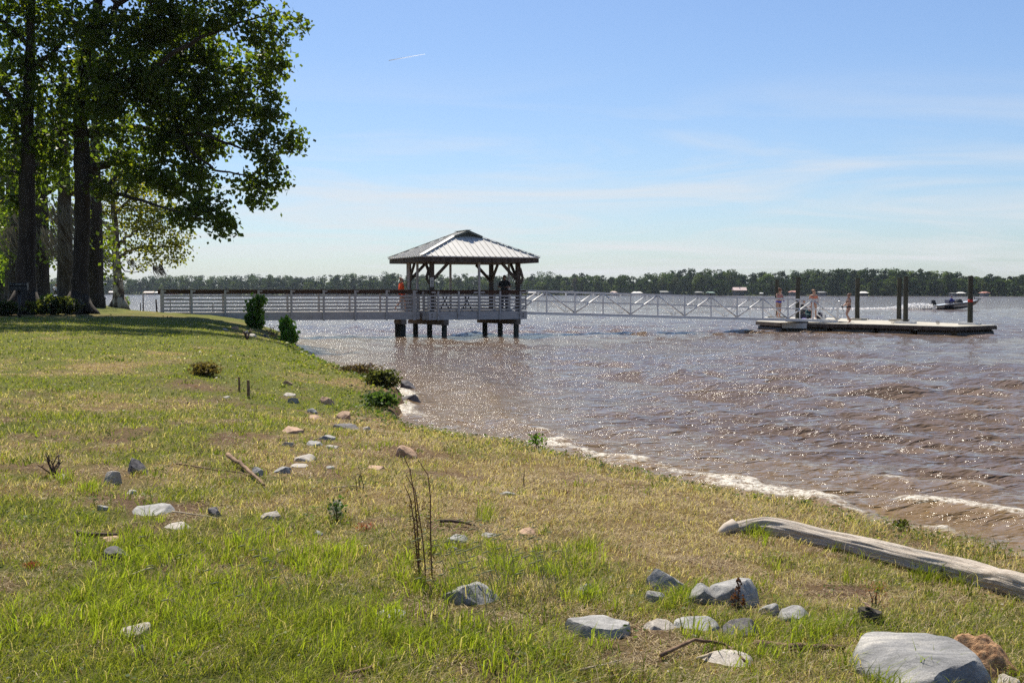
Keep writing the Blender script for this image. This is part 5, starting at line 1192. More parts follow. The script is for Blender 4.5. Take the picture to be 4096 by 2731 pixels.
# ================================================================== GRASS
def blades(name, x, y, h, w, col, rng, lean=.35, curve=.5, label=None, wind=(0.25, -.05), flat=False, zoff=0, build=True):
    n = len(x); z = ground_z(x, y)+zoff
    a = rng.uniform(0, 2*math.pi, n); lx = np.cos(a)*lean*rng.uniform(.3, 1.5, n)+wind[0]; ly = np.sin(a)*lean*rng.uniform(.3, 1.5, n)+wind[1]
    f = rng.uniform(0, 2*math.pi, n); fx = np.cos(f)*w/2; fy = np.sin(f)*w/2
    B = np.stack([x, y, z-.004], 1)
    if flat:
        Mi = B+np.stack([np.cos(a)*h*.5, np.sin(a)*h*.5, rng.uniform(.004, .022, n)], 1); T = B+np.stack([np.cos(a+.25)*h, np.sin(a+.25)*h, rng.uniform(0, .03, n)], 1)
        f = a+math.pi/2; fx = np.cos(f)*w/2; fy = np.sin(f)*w/2
        B[:, 2] += rng.uniform(.003, .02, n)
    else:
        Mi = B+np.stack([lx*h*.35, ly*h*.35, h*.58], 1); T = B+np.stack([lx*h*(.7+curve), ly*h*(.7+curve), h*(1-curve*.25)], 1)
    O_ = np.stack([fx, fy, np.zeros(n)], 1)
    V = np.stack([B-O_, B+O_, Mi+O_*.8, Mi-O_*.8, T], 1).reshape(-1, 3)
    k = np.arange(n)*5
    q = np.stack([k, k+1, k+2, k+3], 1); t_ = np.stack([k+3, k+2, k+4], 1)
    c = np.repeat(np.clip(col, 0, 1), 5, 0)
    if not build: return V, q, t_, c
    return link(name, npmesh(name, V, quads=q, tris=t_, col=c), M['grass'], None, kind='stuff', label=label)
def wedge(n, r0, r1, rng, p=1.0, aw=29):
    """points in the wedge in front of the viewer, thinning with distance"""
    u = rng.random(n)
    r = r0*(r1/r0)**u if p == 0 else (r0**p+(r1**p-r0**p)*u)**(1/p)
    a = rng.uniform(-R(aw+9), R(aw+3), n); return r*np.sin(a), r*np.cos(a)
rg = np.random.default_rng(100)
GREEN = np.array([.19, .225, .024]); YG = np.array([.33, .33, .05]); STRAW = np.array([.58, .46, .29]); DARKG = np.array([.05, .075, .014]); LUSH = np.array([.28, .34, .034]); BRN = np.array([.20, .12, .06])
def gcol(n, sf, rng, lush=None):
    u = rng.random(n)[:, None]; s = np.clip(sf[:, None]+rng.normal(0, .22, (n, 1)), 0, 1)
    g = GREEN*(1-u)+YG*u; g = np.where(rng.random((n, 1)) < .16, DARKG, g)
    st = STRAW*(.6+.7*u); st = np.where(rng.random((n, 1)) < .25, BRN, st)
    c = np.where(rng.random((n, 1)) < s**1.1, st, g)
    return c*rng.uniform(.75, 1.2, (n, 1))
def offrock(x, y, p=.85):
    k = np.ones(len(x), bool); rr = rg.random(len(x))
    for (a, b_, rw_, rd_) in ROCKS:
        near = (np.abs(x-a) < rw_*1.3) & (np.abs(y-b_) < rd_*2.8)
        if not near.any(): continue
        inside = ((x-a)/rw_)**2+((y-b_)/rd_)**2 < .9
        front = (np.abs(x-a) < rw_*.95) & (y < b_) & (y > b_-rd_*2.2-.05)
        k &= ~(near & (inside | (front & (rr < p*.7))))
    return k
def onland(x, y, mn=.04): d = shore_d(x, y); k = (d > mn) & offrock(x, y); return x[k], y[k], d[k]
# A mown / trampled base layer
x, y = wedge(520000, 3.0, 46, rg, 0); x, y, d = onland(x, y); sf = straw_field(x, y); so_ = soil_field(x, y)
k = rg.random(len(x)) > np.clip(so_*1.1+sstep(.52, .30, fbm(x*5, y*5, 240, 3))*.75, 0, .95); x, y, sf, d = x[k], y[k], sf[k], d[k]; r = np.hypot(x, y)
hh = rg.uniform(.018, .055, len(x))*(1+.5*(1-sf))*np.interp(r, [3, 15, 46], [1, 1.1, 1.1]); ww = .0032*np.maximum(1, r/6.5)*rg.uniform(.7, 1.3, len(x))
hh *= 1+.8*sstep(1.2, .2, d)
hh *= (.6+1.1*fbm(x*2.5, y*2.5, 241, 3))*(1-.4*sstep(12, 20, y))
blades('short_grass', x, y, hh, ww, gcol(len(x), sf, rg), rg, .95, .6, 'short green and straw-coloured grass all over the bank')
# B straw litter lying flat
x, y = wedge(500000, 3.0, 26, rg, 0); x, y, d = onland(x, y, .3); sf = straw_field(x, y); k = rg.random(len(x)) < sf**1.2*1.1*sstep(.3, .55, fbm(x*4, y*4, 245, 3)); x, y = x[k], y[k]; r = np.hypot(x, y)
blades('straw_litter', x, y, rg.uniform(.02, .095, len(x)), .0028*np.maximum(1, r/7)*rg.uniform(.7, 1.3, len(x)), STRAW*rg.uniform(.45, 1.3, (len(x), 1)), rg, flat=True, label='dry straw and dead stems lying flat between the grass')
# C tall lush tufts
lx, ly = [], []
def clump_px(px, py, rpx, n, hm=1.0): 
    for _ in range(n):
        a = rg.uniform(0, 6.28); q_ = rg.random()**.5
        g_ = gp(px+rpx*q_*math.cos(a), py+rpx*.45*q_*math.sin(a)); lx.append(g_[0]); ly.append(g_[1])
cx_, cy_ = wedge(5200, 3.3, 9.3, rg, 1.2); cx_, cy_, d = onland(cx_, cy_, .8)
sf = straw_field(cx_, cy_); hz_ = fbm(cx_*1.3+9, cy_*1.3, 210, 4)
pr = .8*sstep(.45, .22, sf)*sstep(.50, .64, hz_)*sstep(8.8, 6.6, cy_+.5*cx_*0)*sstep(2.4, .6, cx_)+.03*sstep(8, 6, cy_)
k = rg.random(len(cx_)) < pr; cx_, cy_ = cx_[k], cy_[k]
for (px, py, rp, n) in [(1850, 2300, 260, 60), (2250, 2250, 160, 26), (2700, 2420, 60, 9), (3230, 2540, 90, 14), (2330, 2400, 70, 10), (1120, 2230, 260, 40), (700, 2330, 260, 40), (620, 2560, 260, 46), (450, 2430, 220, 34),
                        (1300, 2250, 160, 24), (980, 2480, 320, 50), (1400, 2560, 300, 44), (3000, 2620, 140, 14), (3600, 2730, 260, 18), (3050, 2150, 90, 12), (3420, 2230, 120, 9), (3800, 2330, 200, 26), (250, 1925, 60, 5), (380, 1960, 60, 6), (1100, 1690, 60, 5), (1960, 2070, 60, 7), (3900, 2230, 160, 14)]:
    clump_px(px, py, rp, n)
cx_ = np.concatenate([cx_, lx]); cy_ = np.concatenate([cy_, ly])
per = rg.integers(14, 34, len(cx_)); ci = np.repeat(np.arange(len(cx_)), per); n = len(ci)
cs = rg.uniform(.55, 1.25, len(cx_)); far_ = np.hypot(cx_, cy_)
x = cx_[ci]+rg.normal(0, .035, n)*cs[ci]; y = cy_[ci]+rg.normal(0, .035, n)*cs[ci]
hh = rg.uniform(.05, .155, n)*cs[ci]; ww = rg.uniform(.0035, .0065, n)
tone = rg.uniform(.7, 1.15, len(cx_))[ci][:, None]; mixd = rg.random((len(cx_), 1))[ci]
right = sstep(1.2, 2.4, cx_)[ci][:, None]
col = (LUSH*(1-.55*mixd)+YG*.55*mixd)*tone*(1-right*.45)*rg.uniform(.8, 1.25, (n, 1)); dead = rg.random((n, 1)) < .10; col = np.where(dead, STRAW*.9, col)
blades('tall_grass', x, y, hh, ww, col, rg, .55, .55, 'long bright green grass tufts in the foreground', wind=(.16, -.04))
print('tufts', len(cx_), 'blades', n)
# D broad-leaved ground cover
x, y = wedge(120000, 3.2, 50, rg, 0); x, y, d = onland(x, y, -.30); sf = straw_field(x, y); ed = sstep(1.3, .15, d); mk = fbm(x*2.2, y*2.2, 230, 3)
k = rg.random(len(x)) < np.clip(ed*.9+sstep(.52, .66, mk)*.35*(1-sf), 0, 1); x, y, d, ed = x[k], y[k], d[k], ed[k]; n = len(x); r = np.hypot(x, y)
P = np.stack([x, y, ground_z(x, y)+rg.uniform(.005, .045, n)+ed*rg.uniform(0, .05, n)], 1)
Q_ = leaf_quads(P, rg.uniform(.010, .024, n)*np.maximum(1, r/9)*(1+.5*ed), rg, .8, dirv=None)
Q_[:, :, 2] = P[:, 2][:, None]+(Q_[:, :, 2]-P[:, 2][:, None])*.6
c = Cloud(); col = np.array([.085, .135, .03])*rg.uniform(.5, 1.3, (n, 1)); col = np.where(rg.random((n, 1)) < .08, np.array([[.32, .34, .06]]), col); c.add(Q_, col)
link('ground_cover', c.mesh('ground_cover'), M['grass'], kind='stuff', label='small broad-leaved weeds creeping along the bank edge')
# scattered weedy tufts farther back and rosettes
tx_, ty_ = wedge(1500, 4, 27, rg, .6); tx_, ty_, d = onland(tx_, ty_, .2); k = rg.random(len(tx_)) < sstep(.40, .62, fbm(tx_*.9, ty_*.9, 260, 3)); tx_, ty_ = tx_[k], ty_[k]
per = rg.integers(7, 20, len(tx_)); ci = np.repeat(np.arange(len(tx_)), per); n = len(ci); cs = rg.uniform(.5, 1.2, len(tx_)); r = np.hypot(tx_, ty_)[ci]
x = tx_[ci]+rg.normal(0, .045, n)*cs[ci]; y = ty_[ci]+rg.normal(0, .045, n)*cs[ci]
tn = rg.random((len(tx_), 1))[ci]; col = (np.array([[.10, .15, .02]])*(1-tn)+np.array([[.30, .32, .04]])*tn)*rg.uniform(.7, 1.2, (n, 1))
blades('weedy_tufts', x, y, rg.uniform(.03, .10, n)*cs[ci], rg.uniform(.004, .008, n)*np.maximum(1, r/8), col, rg, .8, .5, 'scattered weedy tufts of coarser grass across the bank', wind=(.15, 0))
rx_, ry_ = wedge(900, 3.5, 16, rg, .8); rx_, ry_, d = onland(rx_, ry_, .3); k = rg.random(len(rx_)) < sstep(.45, .6, fbm(rx_*1.4+4, ry_*1.4, 270, 3)); rx_, ry_ = rx_[k], ry_[k]
per = rg.integers(8, 26, len(rx_)); ci = np.repeat(np.arange(len(rx_)), per); n = len(ci); sp_ = rg.uniform(.03, .09, len(rx_))[ci]
P = np.stack([rx_[ci]+rg.normal(0, 1, n)*sp_, ry_[ci]+rg.normal(0, 1, n)*sp_, np.zeros(n)], 1); P[:, 2] = ground_z(P[:, 0], P[:, 1])+rg.uniform(.012, .06, n)
Q_ = leaf_quads(P, rg.uniform(.014, .034, n), rg, .7); Q_[:, :, 2] = P[:, 2][:, None]+(Q_[:, :, 2]-P[:, 2][:, None])*.5
tn = rg.random((len(rx_), 1))[ci]; c = Cloud(); c.add(Q_, (np.array([[.06, .11, .022]])*(1-tn)+np.array([[.16, .20, .03]])*tn)*rg.uniform(.6, 1.3, (n, 1)))
link('clover_patches', c.mesh('clover_patches'), M['grass'], kind='stuff', label='low patches of round-leaved weeds in the foreground grass')
# leaf litter, chips and clods
x, y = wedge(16000, 3.2, 30, rg, 0); x, y, d = onland(x, y, .3); n = len(x); r = np.hypot(x, y)
P = np.stack([x, y, ground_z(x, y)+rg.uniform(.008, .035, n)], 1); Q_ = leaf_quads(P, rg.uniform(.008, .030, n)*np.maximum(1, r/9), rg, .6); Q_[:, :, 2] = P[:, 2][:, None]+(Q_[:, :, 2]-P[:, 2][:, None])*.45
u = rg.random((n, 1)); col = np.where(u < .35, np.array([[.16, .085, .045]]), np.where(u < .7, np.array([[.42, .33, .2]]), np.where(u < .85, np.array([[.62, .58, .48]]), np.array([[.05, .035, .025]]))))*rg.uniform(.6, 1.2, (n, 1))
c = Cloud(); c.add(Q_, col); link('leaf_litter', c.mesh('leaf_litter'), M['grass'], kind='stuff', label='brown and pale bits of dead leaf strewn through the grass')
# E nodding seed heads
hx, hy, hh = [], [], []
sc_ = Cloud(); t = MB()
rn = random.Random(77)
sh = empty('seed_grass', gp(1950, 2400), label='group of nodding pale seed heads around the big grey boulder at centre', cat='grass')
org = Vector(sh.location); headP = []
for k in range(100):
    px, py = (rn.uniform(1780, 2300), rn.uniform(2290, 2480)) if k < 75 else (rn.uniform(600, 1250), rn.uniform(2300, 2560))
    g_ = gp(px, py); L = rn.uniform(.16, .34); dx_ = rn.uniform(-.10, .02)-.06
    b0 = Vector(g_)-org; p = [b0, b0+Vector((dx_*.2, 0, L*.45)), b0+Vector((dx_*.6, 0, L*.85)), b0+Vector((dx_*1.25, 0, L))]
    t.tube(p, [.0013, .0011, .0009, .0007], 4, cap=False)
    e = p[-1]; t2 = e+Vector((-.035, 0, -.008)); t.tube([e, e*.5+t2*.5, t2], [.002, .0042, .0015], 6)
M['seed'] = mat('seed_head', (.22, .23, .10), (.34, .33, .18), 30, .9, spec=.05)
t.build('stalk', M['seed'], sh, smooth=True); sh.children[0]['kind'] = 'stuff'
# ================================================================== TREES AT LEFT
def bez(a, b, c, n):
    a, b, c = map(np.array, (a, b, c)); t = np.linspace(0, 1, n)[:, None]; return (1-t)**2*a+2*t*(1-t)*b+t*t*c
def crown_tree(name, label, trunk, limbs, blobs, col, seed, ncl=10, lpc=26, lsz=.17, bark='bark', spread=.30, extra_mt='leaf', droop=.5, twig=True, cat='tree', wobz=1.0, dvar=.0, flare=None, group=None):
    """trunk [(px,py,Y,r)], limbs [[(px,py,dY,r)...]], blobs [(px,py,rx,ry,dY,dens)] in metres around a trunk standing at Y"""
    rn = np.random.default_rng(seed); rr = random.Random(seed); Y = trunk[0][2]
    base = W(trunk[0][0], trunk[0][1], Y); x0, y0 = base[0], base[1]; z0 = gz(x0, y0)
    root = empty(name, (x0, y0, z0), label=label, cat=cat, group=group); O = np.array([x0, y0, z0])
    t = MB(); P = [W(a, b, c)-O for (a, b, c, r) in trunk]; rad = [r for (_, _, _, r) in trunk]
    P2 = []; R2 = []
    for i in range(len(P)-1):
        for k in range(5): f = k/5; P2.append(P[i]*(1-f)+P[i+1]*f+np.array([rr.uniform(-.03, .03), rr.uniform(-.03, .03), 0])); R2.append(rad[i]*(1-f)+rad[i+1]*f)
    P2.append(P[-1]); R2.append(rad[-1]); P2[0][2] = min(P2[0][2], -.2)
    t.tube(P2, R2, 18, wob=.05, rs=rr)
    for (ax, ay, L, r) in (flare or []):
        t.tube([(ax*.3*rad[0], ay*.3*rad[0], rad[0]*1.6), (ax*rad[0]*.95, ay*rad[0]*.95, rad[0]*.55), (ax*(rad[0]+L*.5), ay*(rad[0]+L*.5), r*.5), (ax*(rad[0]+L), ay*(rad[0]+L), -.12)], [rad[0]*.5, r*1.5, r, r*.4], 10, wob=.08, rs=rr)
    nodes = [np.array(p) for p in P2[5:]]; nrad = [r for r in R2[5:]]
    for lb in limbs:
        Lp = [W(a, b, Y+c)-O for (a, b, c, r) in lb]; Lr = [r for (_, _, _, r) in lb]; q_ = []; qr = []
        for i in range(len(Lp)-1):
            for k in range(4): f = k/4; q_.append(Lp[i]*(1-f)+Lp[i+1]*f+rn.normal(0, Lr[i]*.35, 3)); qr.append(Lr[i]*(1-f)+Lr[i+1]*f)
        q_.append(Lp[-1]); qr.append(Lr[-1]); t.tube(q_, qr, 9); nodes += q_; nrad += qr
    NP = np.array(nodes); NR = np.array(nrad)
    cl = Cloud(); tw = MB()
    for (px, py, rx, ry, dY, dens) in blobs:
        c0 = W(px, py, Y+dY)-O; sx, sz = rx*(Y+dY)/F, ry*(Y+dY)/F; sy = (sx+sz)*.55+dvar
        dist = np.linalg.norm(NP-c0, axis=1)+(NP[:, 2] > c0[2]+1.0)*2; j = int(np.argmin(dist)); r0 = min(NR[j]*.55, .075)
        midp = (NP[j]+c0)/2+np.array([0, 0, .35]); br = bez(NP[j], midp, c0, 7)
        if twig: tw.tube([tuple(p) for p in br], [r0*(1-.7*k/6)+.006 for k in range(7)], 6, cap=False)
        m_ = max(3, int(ncl*dens*sx*sz*1.0))
        dd = rn.normal(size=(m_, 3)); dd /= np.linalg.norm(dd, axis=1)[:, None]; dd *= rn.uniform(.25, 1.0, (m_, 1))**.45
        CC = c0+dd*np.array([sx, sy, sz])
        shade = rn.uniform(.7, 1.25, m_)
        for ci in range(m_):
            if twig and ci % 2 == 0: 
                s0 = br[rn.integers(3, 7)]; e0 = CC[ci]; tw.tube([tuple(s0), tuple((s0+e0)/2+np.array([0, 0, .12])), tuple(e0)], [.022, .014, .007], 4, cap=False)
        n = m_*lpc; ci = np.repeat(np.arange(m_), lpc)
        off = rn.normal(size=(n, 3))*np.array([spread*1.15, spread, spread*.72]); off[:, 0] += .10; off[:, 2] -= .35*np.abs(off[:, 0])*droop
        Pq = CC[ci]+off
        ql = leaf_quads(Pq, lsz*rn.uniform(.65, 1.25, n), rn, .78, droop=.35, dirv=(.35, 0, -.1))
        cc = np.array(col)[None]*(shade[ci]*rn.uniform(.7, 1.3, n))[:, None]; yl = rn.random((n, 1)) < .10; cc = np.where(yl, cc*np.array([[1.9, 1.5, .9]]), cc)
        cl.add(ql, cc)
    print(label[:30], sum(len(a) for a in cl.Q))
    link('crown', cl.mesh('crown'), M[extra_mt], root)
    t.build('trunk', M[bark], root, smooth=True)
    if twig: tw.build('twigs', M[bark], root, smooth=True, kind='stuff')
    return root, O
def moss(root, O, spots, seed, Y):
    rn = np.random.default_rng(seed); V = []; q = []; C_ = []
    for (px, py, rx, ry, dY, n, L) in spots:
        for k in range(n):
            p = W(px+rn.uniform(-1, 1)*rx, py+rn.uniform(-1, 1)*ry, Y+dY+rn.uniform(-.8, .8))-O; l = L*rn.uniform(.4, 1.3); w = rn.uniform(.010, .03); s = rn.uniform(.25, .75)
            ph = rn.uniform(0, 6); b0 = len(V); ns2 = 5
            for j in range(ns2+1):
                f = j/ns2; x = p[0]+s*l*f**1.5+.04*math.sin(ph+f*6); z = p[2]-l*f*(1-.25*s*f); ww = w*(1-f*.8)
                V += [(x-ww, p[1]+.03*math.sin(ph*2+f*5), z), (x+ww, p[1]+.03*math.sin(ph*2+f*5)+.01, z+.01)]
            for j in range(ns2): a = b0+2*j; q.append((a, a+1, a+3, a+2))
            C_ += [tuple(np.array([.17, .155, .13])*rn.uniform(.6, 1.3))]*(2*(ns2+1))
    link('hanging_moss', npmesh('hanging_moss', np.array(V), quads=np.array(q), col=np.array(C_)), M['moss'], root)
DK = (.075, .115, .024); MD = (.085, .125, .026); LT = (.14, .16, .038)
# --- T1 : big dark trunk, crown reaching right
tr1 = [(316, 1262, 50, .52), (318, 1215, 50, .41), (321, 1100, 50, .325), (325, 1000, 50, .32), (330, 800, 50, .33), (332, 680, 50, .34), (318, 520, 50, .31), (322, 380, 50, .27), (345, 200, 50, .24), (385, 60, 50, .2), (410, -150, 50, .18), (420, -420, 50, .08)]
lm1 = [[(345, 430, 0, .26), (420, 395, -.5, .2), (520, 330, -1, .15), (640, 250, -1.5, .11), (800, 150, -1.5, .08), (960, 90, -1, .05), (1110, 50, -1, .02)],
       [(335, 700, 0, .26), (370, 670, 0, .2), (450, 650, .6, .16), (560, 670, 1.2, .11), (680, 640, 1.5, .08), (760, 700, 1.5, .05)],
       [(330, 540, 0, .24), (420, 520, .8, .17), (540, 510, 1.2, .14), (660, 530, .8, .11), (790, 530, .5, .085), (900, 570, .3, .06), (980, 600, 0, .04), (1090, 600, -.3, .02)],
       [(320, 520, 0, .2), (250, 520, .5, .17), (150, 545, 1, .13), (60, 520, 1, .09), (-60, 430, 1, .05)],
       [(345, 200, 0, .22), (410, 100, -.6, .17), (470, 20, -1, .13), (600, -60, -1.5, .1), (760, -120, -1.5, .06)],
       [(335, 300, 0, .16), (450, 250, 1, .12), (600, 210, 1.5, .09), (760, 230, 1.5, .06), (900, 300, 1.2, .04), (1050, 330, .8, .02)],
       [(345, 700, 0, .14), (420, 760, -.8, .1), (520, 790, -1.2, .07), (660, 830, -1.5, .05), (780, 870, -1.5, .025)],
       [(700, 530, .6, .08), (780, 620, .2, .06), (860, 680, 0, .05), (980, 700, -.2, .03), (1060, 740, -.3, .015)],
       [(350, 150, 0, .16), (250, 40, .6, .12), (130, -80, .8, .08)]]
bl1 = [(1060, 40, 80, 45, -1, .50), (1165, 92, 34, 26, -1, .9), (1010, 140, 90, 60, -1, .8), (1110, 150, 34, 40, -1, .8), (900, 80, 110, 70, -1, .75), (770, 60, 120, 80, -1.2, .9), (620, 60, 120, 90, -1, 1), (960, 20, 110, 40, -1, .4),
       (1070, 235, 62, 55, 0, 1.1), (1115, 290, 25, 40, 0, 1.0), (1085, 345, 42, 45, .5, 1.1), (990, 300, 80, 70, .8, 1), (880, 230, 100, 80, 1, 1), (760, 190, 110, 90, 1, 1.1), (640, 190, 90, 90, 0, 1.1),
       (1055, 425, 52, 50, .3, 1.2), (960, 420, 80, 65, .8, 1), (1090, 480, 24, 24, 0, 1), (850, 380, 100, 75, 1, 1.1), (720, 340, 110, 95, .5, 1.2), (600, 330, 110, 100, -1, 1.2), (480, 300, 110, 110, -1.5, 1.2),
       (1060, 545, 55, 36, -.2, 1.1), (1120, 575, 40, 30, -.3, 1.0), (1165, 530, 26, 26, -.3, 1.0), (1172, 585, 22, 30, -.3, .8), (1000, 580, 60, 40, 0, 1.0), (1050, 650, 60, 40, -.2, 1.1), (1105, 700, 34, 46, -.3, 1.1), (1080, 770, 36, 40, -.3, 1.1), (1010, 790, 40, 32, -.3, 1.0), (960, 720, 50, 40, 0, .6), (1020, 720, 34, 40, -.2, .45),
       (900, 520, 70, 50, .5, .6), (860, 600, 60, 45, 1, .8), (800, 480, 80, 50, .5, 1.0), (720, 470, 90, 60, 1, 1.1), (640, 440, 100, 70, 0, 1.1), (760, 570, 90, 60, 1.2, 1.15), (660, 570, 90, 70, .8, 1.1), (560, 560, 90, 60, 0, 1),
       (740, 660, 80, 55, 1.2, 1.2), (800, 720, 50, 55, .5, 1.1), (700, 740, 80, 50, .5, 1.2), (640, 690, 70, 50, 0, .9), (830, 800, 46, 40, -1, 1.2), (850, 860, 42, 34, -1.3, 1.2), (790, 840, 60, 46, -1.3, 1.2), (745, 900, 46, 30, -1.4, 1.1), (900, 880, 26, 18, -1.4, .7), (700, 860, 60, 40, -1, .9), (880, 930, 20, 20, -1.4, .3),
       (560, 700, 80, 60, -.5, .9), (470, 620, 90, 60, .5, .9), (440, 740, 70, 55, -1, .6), (430, 480, 90, 70, -1, 1.1), (400, 380, 90, 80, -1.5, 1.0), (480, 130, 110, 100, -1, 1.1), (330, 120, 90, 110, -1.5, 1.0), (360, 280, 80, 80, 1.5, .9),
       (40, -380, 240, 90, -6, .9), (280, -340, 220, 90, -6, 1.0), (500, -290, 200, 90, -6, 1.0), (700, -240, 160, 80, -6, .9), (880, -170, 120, 60, -5, .8), (0, -480, 260, 90, -7.5, .8), (400, -460, 240, 90, -7.5, .8), (-100, -300, 200, 100, -5, .8), (500, -100, 200, 110, 0, .8), (800, -90, 200, 90, -1, .8), (650, -250, 220, 110, 0, .7), (350, -280, 200, 130, 0, .7), (450, -450, 180, 110, 0, .6), (900, -200, 120, 80, 0, .5)]  # unseen clumps above the view, added to cast shade on the lawn
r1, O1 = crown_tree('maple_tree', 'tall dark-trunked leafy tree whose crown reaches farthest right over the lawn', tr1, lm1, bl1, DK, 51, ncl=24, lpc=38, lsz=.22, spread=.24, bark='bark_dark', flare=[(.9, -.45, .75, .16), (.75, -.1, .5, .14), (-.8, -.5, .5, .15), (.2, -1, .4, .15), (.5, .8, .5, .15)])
# --- T0 : nearest left trunk
tr0 = [(106, 1262, 49, .58), (106, 1200, 49, .44), (105, 1000, 49, .36), (108, 800, 49, .32), (112, 600, 49, .28), (112, 420, 49, .24), (118, 250, 49, .21), (125, 100, 49, .17), (130, -150, 49, .12), (140, -350, 49, .05)]
lm0 = [[(112, 560, 0, .2), (200, 545, .5, .16), (300, 530, .8, .1)], [(112, 470, 0, .16), (30, 380, -.5, .12), (-60, 300, -1, .07)], [(112, 300, 0, .14), (200, 220, -.5, .1), (280, 140, -.6, .05)], [(115, 180, 0, .12), (20, 90, 0, .09), (-60, 40, 0, .05)]]
bl0 = [(60, 60, 110, 70, 0, .8), (190, 50, 110, 70, 0, .8), (40, 180, 90, 70, 0, .8), (210, 190, 90, 80, -.5, .9), (60, 300, 100, 80, 0, .9), (210, 330, 100, 80, 0, 1), (40, 430, 100, 80, 0, 1.0), (220, 450, 90, 70, -.5, 1), (60, 560, 100, 80, 0, .9), (210, 590, 90, 70, .5, .8),
       (20, 690, 90, 70, 0, .9), (170, 690, 70, 60, 1, .6), (0, 800, 80, 60, 0, .7), (60, -80, 220, 100, 0, .8), (-100, 200, 120, 200, 0, .7), (-120, 500, 120, 180, 0, .7), (100, -280, 200, 120, 0, .6), (-160, -100, 160, 160, 0, .6), (280, 400, 60, 60, 1.5, .7), (275, 650, 60, 50, 1.5, .5)]
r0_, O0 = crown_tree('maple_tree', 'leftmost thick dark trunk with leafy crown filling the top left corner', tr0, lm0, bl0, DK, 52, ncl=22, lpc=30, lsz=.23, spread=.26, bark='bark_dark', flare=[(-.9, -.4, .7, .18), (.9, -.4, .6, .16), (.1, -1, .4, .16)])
# --- trees outside the left edge that shade the lawn
for k, (px, Y, sd_) in enumerate([(-420, 44, 61), (-900, 40, 62)]):
    crown_tree('maple_tree', ['leafy tree just outside the left edge shading the lawn', 'second leafy tree outside the left edge'][k], [(px, 1290, Y, .55), (px, 900, Y, .45), (px, 300, Y, .3), (px, -200, Y, .1)], [[(px, 500, 0, .2), (px+300, 350, 0, .08)]],
               [(px, 500, 300, 200, 0, .35), (px+120, 200, 260, 200, 0, .35), (px, -100, 300, 200, 0, .35), (px-150, 300, 260, 250, 0, .3), (px+60, -350, 200, 150, 0, .3)], DK, sd_, ncl=9, lpc=18, lsz=.30, bark='bark_dark')
# --- sycamore with pale bark
trs = [(477, 1219, 82, .50), (474, 1190, 82, .40), (472, 1120, 82, .34), (467, 1060, 82, .27), (461, 1000, 82, .25), (466, 930, 82, .2), (455, 860, 82, .2), (452, 780, 82, .13), (455, 700, 82, .06)]
lms = [[(463, 1003, 0, .2), (440, 975, -.5, .14), (425, 955, -.8, .1)], [(462, 990, 0, .2), (480, 970, 0, .15), (505, 950, .5, .1), (560, 915, .8, .07), (640, 880, 1, .04)], [(462, 935, 0, .2), (430, 905, -.6, .15), (390, 875, -1, .11), (360, 855, -1, .08), (330, 840, -1, .05)],
       [(475, 1030, 0, .14), (520, 1000, .5, .1), (600, 985, 1, .07), (700, 990, 1.5, .04)], [(458, 860, 0, .14), (520, 800, 0, .09), (600, 760, .5, .05)], [(455, 820, 0, .12), (400, 770, 0, .08), (360, 740, 0, .04)], [(478, 1060, 0, .07), (500, 1085, .2, .04), (540, 1090, .4, .025), (590, 1075, .6, .012)], [(478, 1075, 0, .05), (486, 1050, .2, .03), (500, 1030, .3, .015)]]
bls = [(500, 740, 80, 50, 0, .7), (590, 770, 90, 60, .5, .8), (430, 800, 80, 60, 0, .6), (540, 850, 90, 55, .5, .75), (650, 860, 80, 55, 1, .9), (400, 890, 50, 45, -.5, .5), (600, 920, 80, 45, 1, .85), (700, 930, 50, 40, 1.3, .8), (570, 985, 60, 36, .8, .75), (655, 985, 60, 34, 1.2, .9), (712, 1000, 34, 32, 1.5, .9), (620, 1040, 50, 24, 1, .9), (560, 1045, 34, 20, 1, .8), (690, 1040, 30, 18, 1.5, .5), (490, 930, 60, 50, .8, .5), (500, 1000, 40, 30, .5, .4), (395, 960, 40, 50, .5, .5), (460, 690, 80, 50, 0, .6), (370, 770, 60, 60, 0, .6),
       (420, 1060, 30, 40, 2, .45)]
rs1, Os = crown_tree('sycamore_tree', 'pale mottled-bark sycamore standing alone at the water right of the dark trunks', trs, lms, bls, LT, 53, ncl=20, lpc=28, lsz=.22, bark='bark_syc', spread=.36, flare=[(.9, -.3, .4, .14), (-.9, -.2, .4, .14)])
moss(rs1, Os, [(400, 1010, 40, 20, -.5, 120, .9), (630, 1065, 20, 6, 1, 60, .8), (520, 1040, 14, 6, 0, 30, .6)], 71, 82)
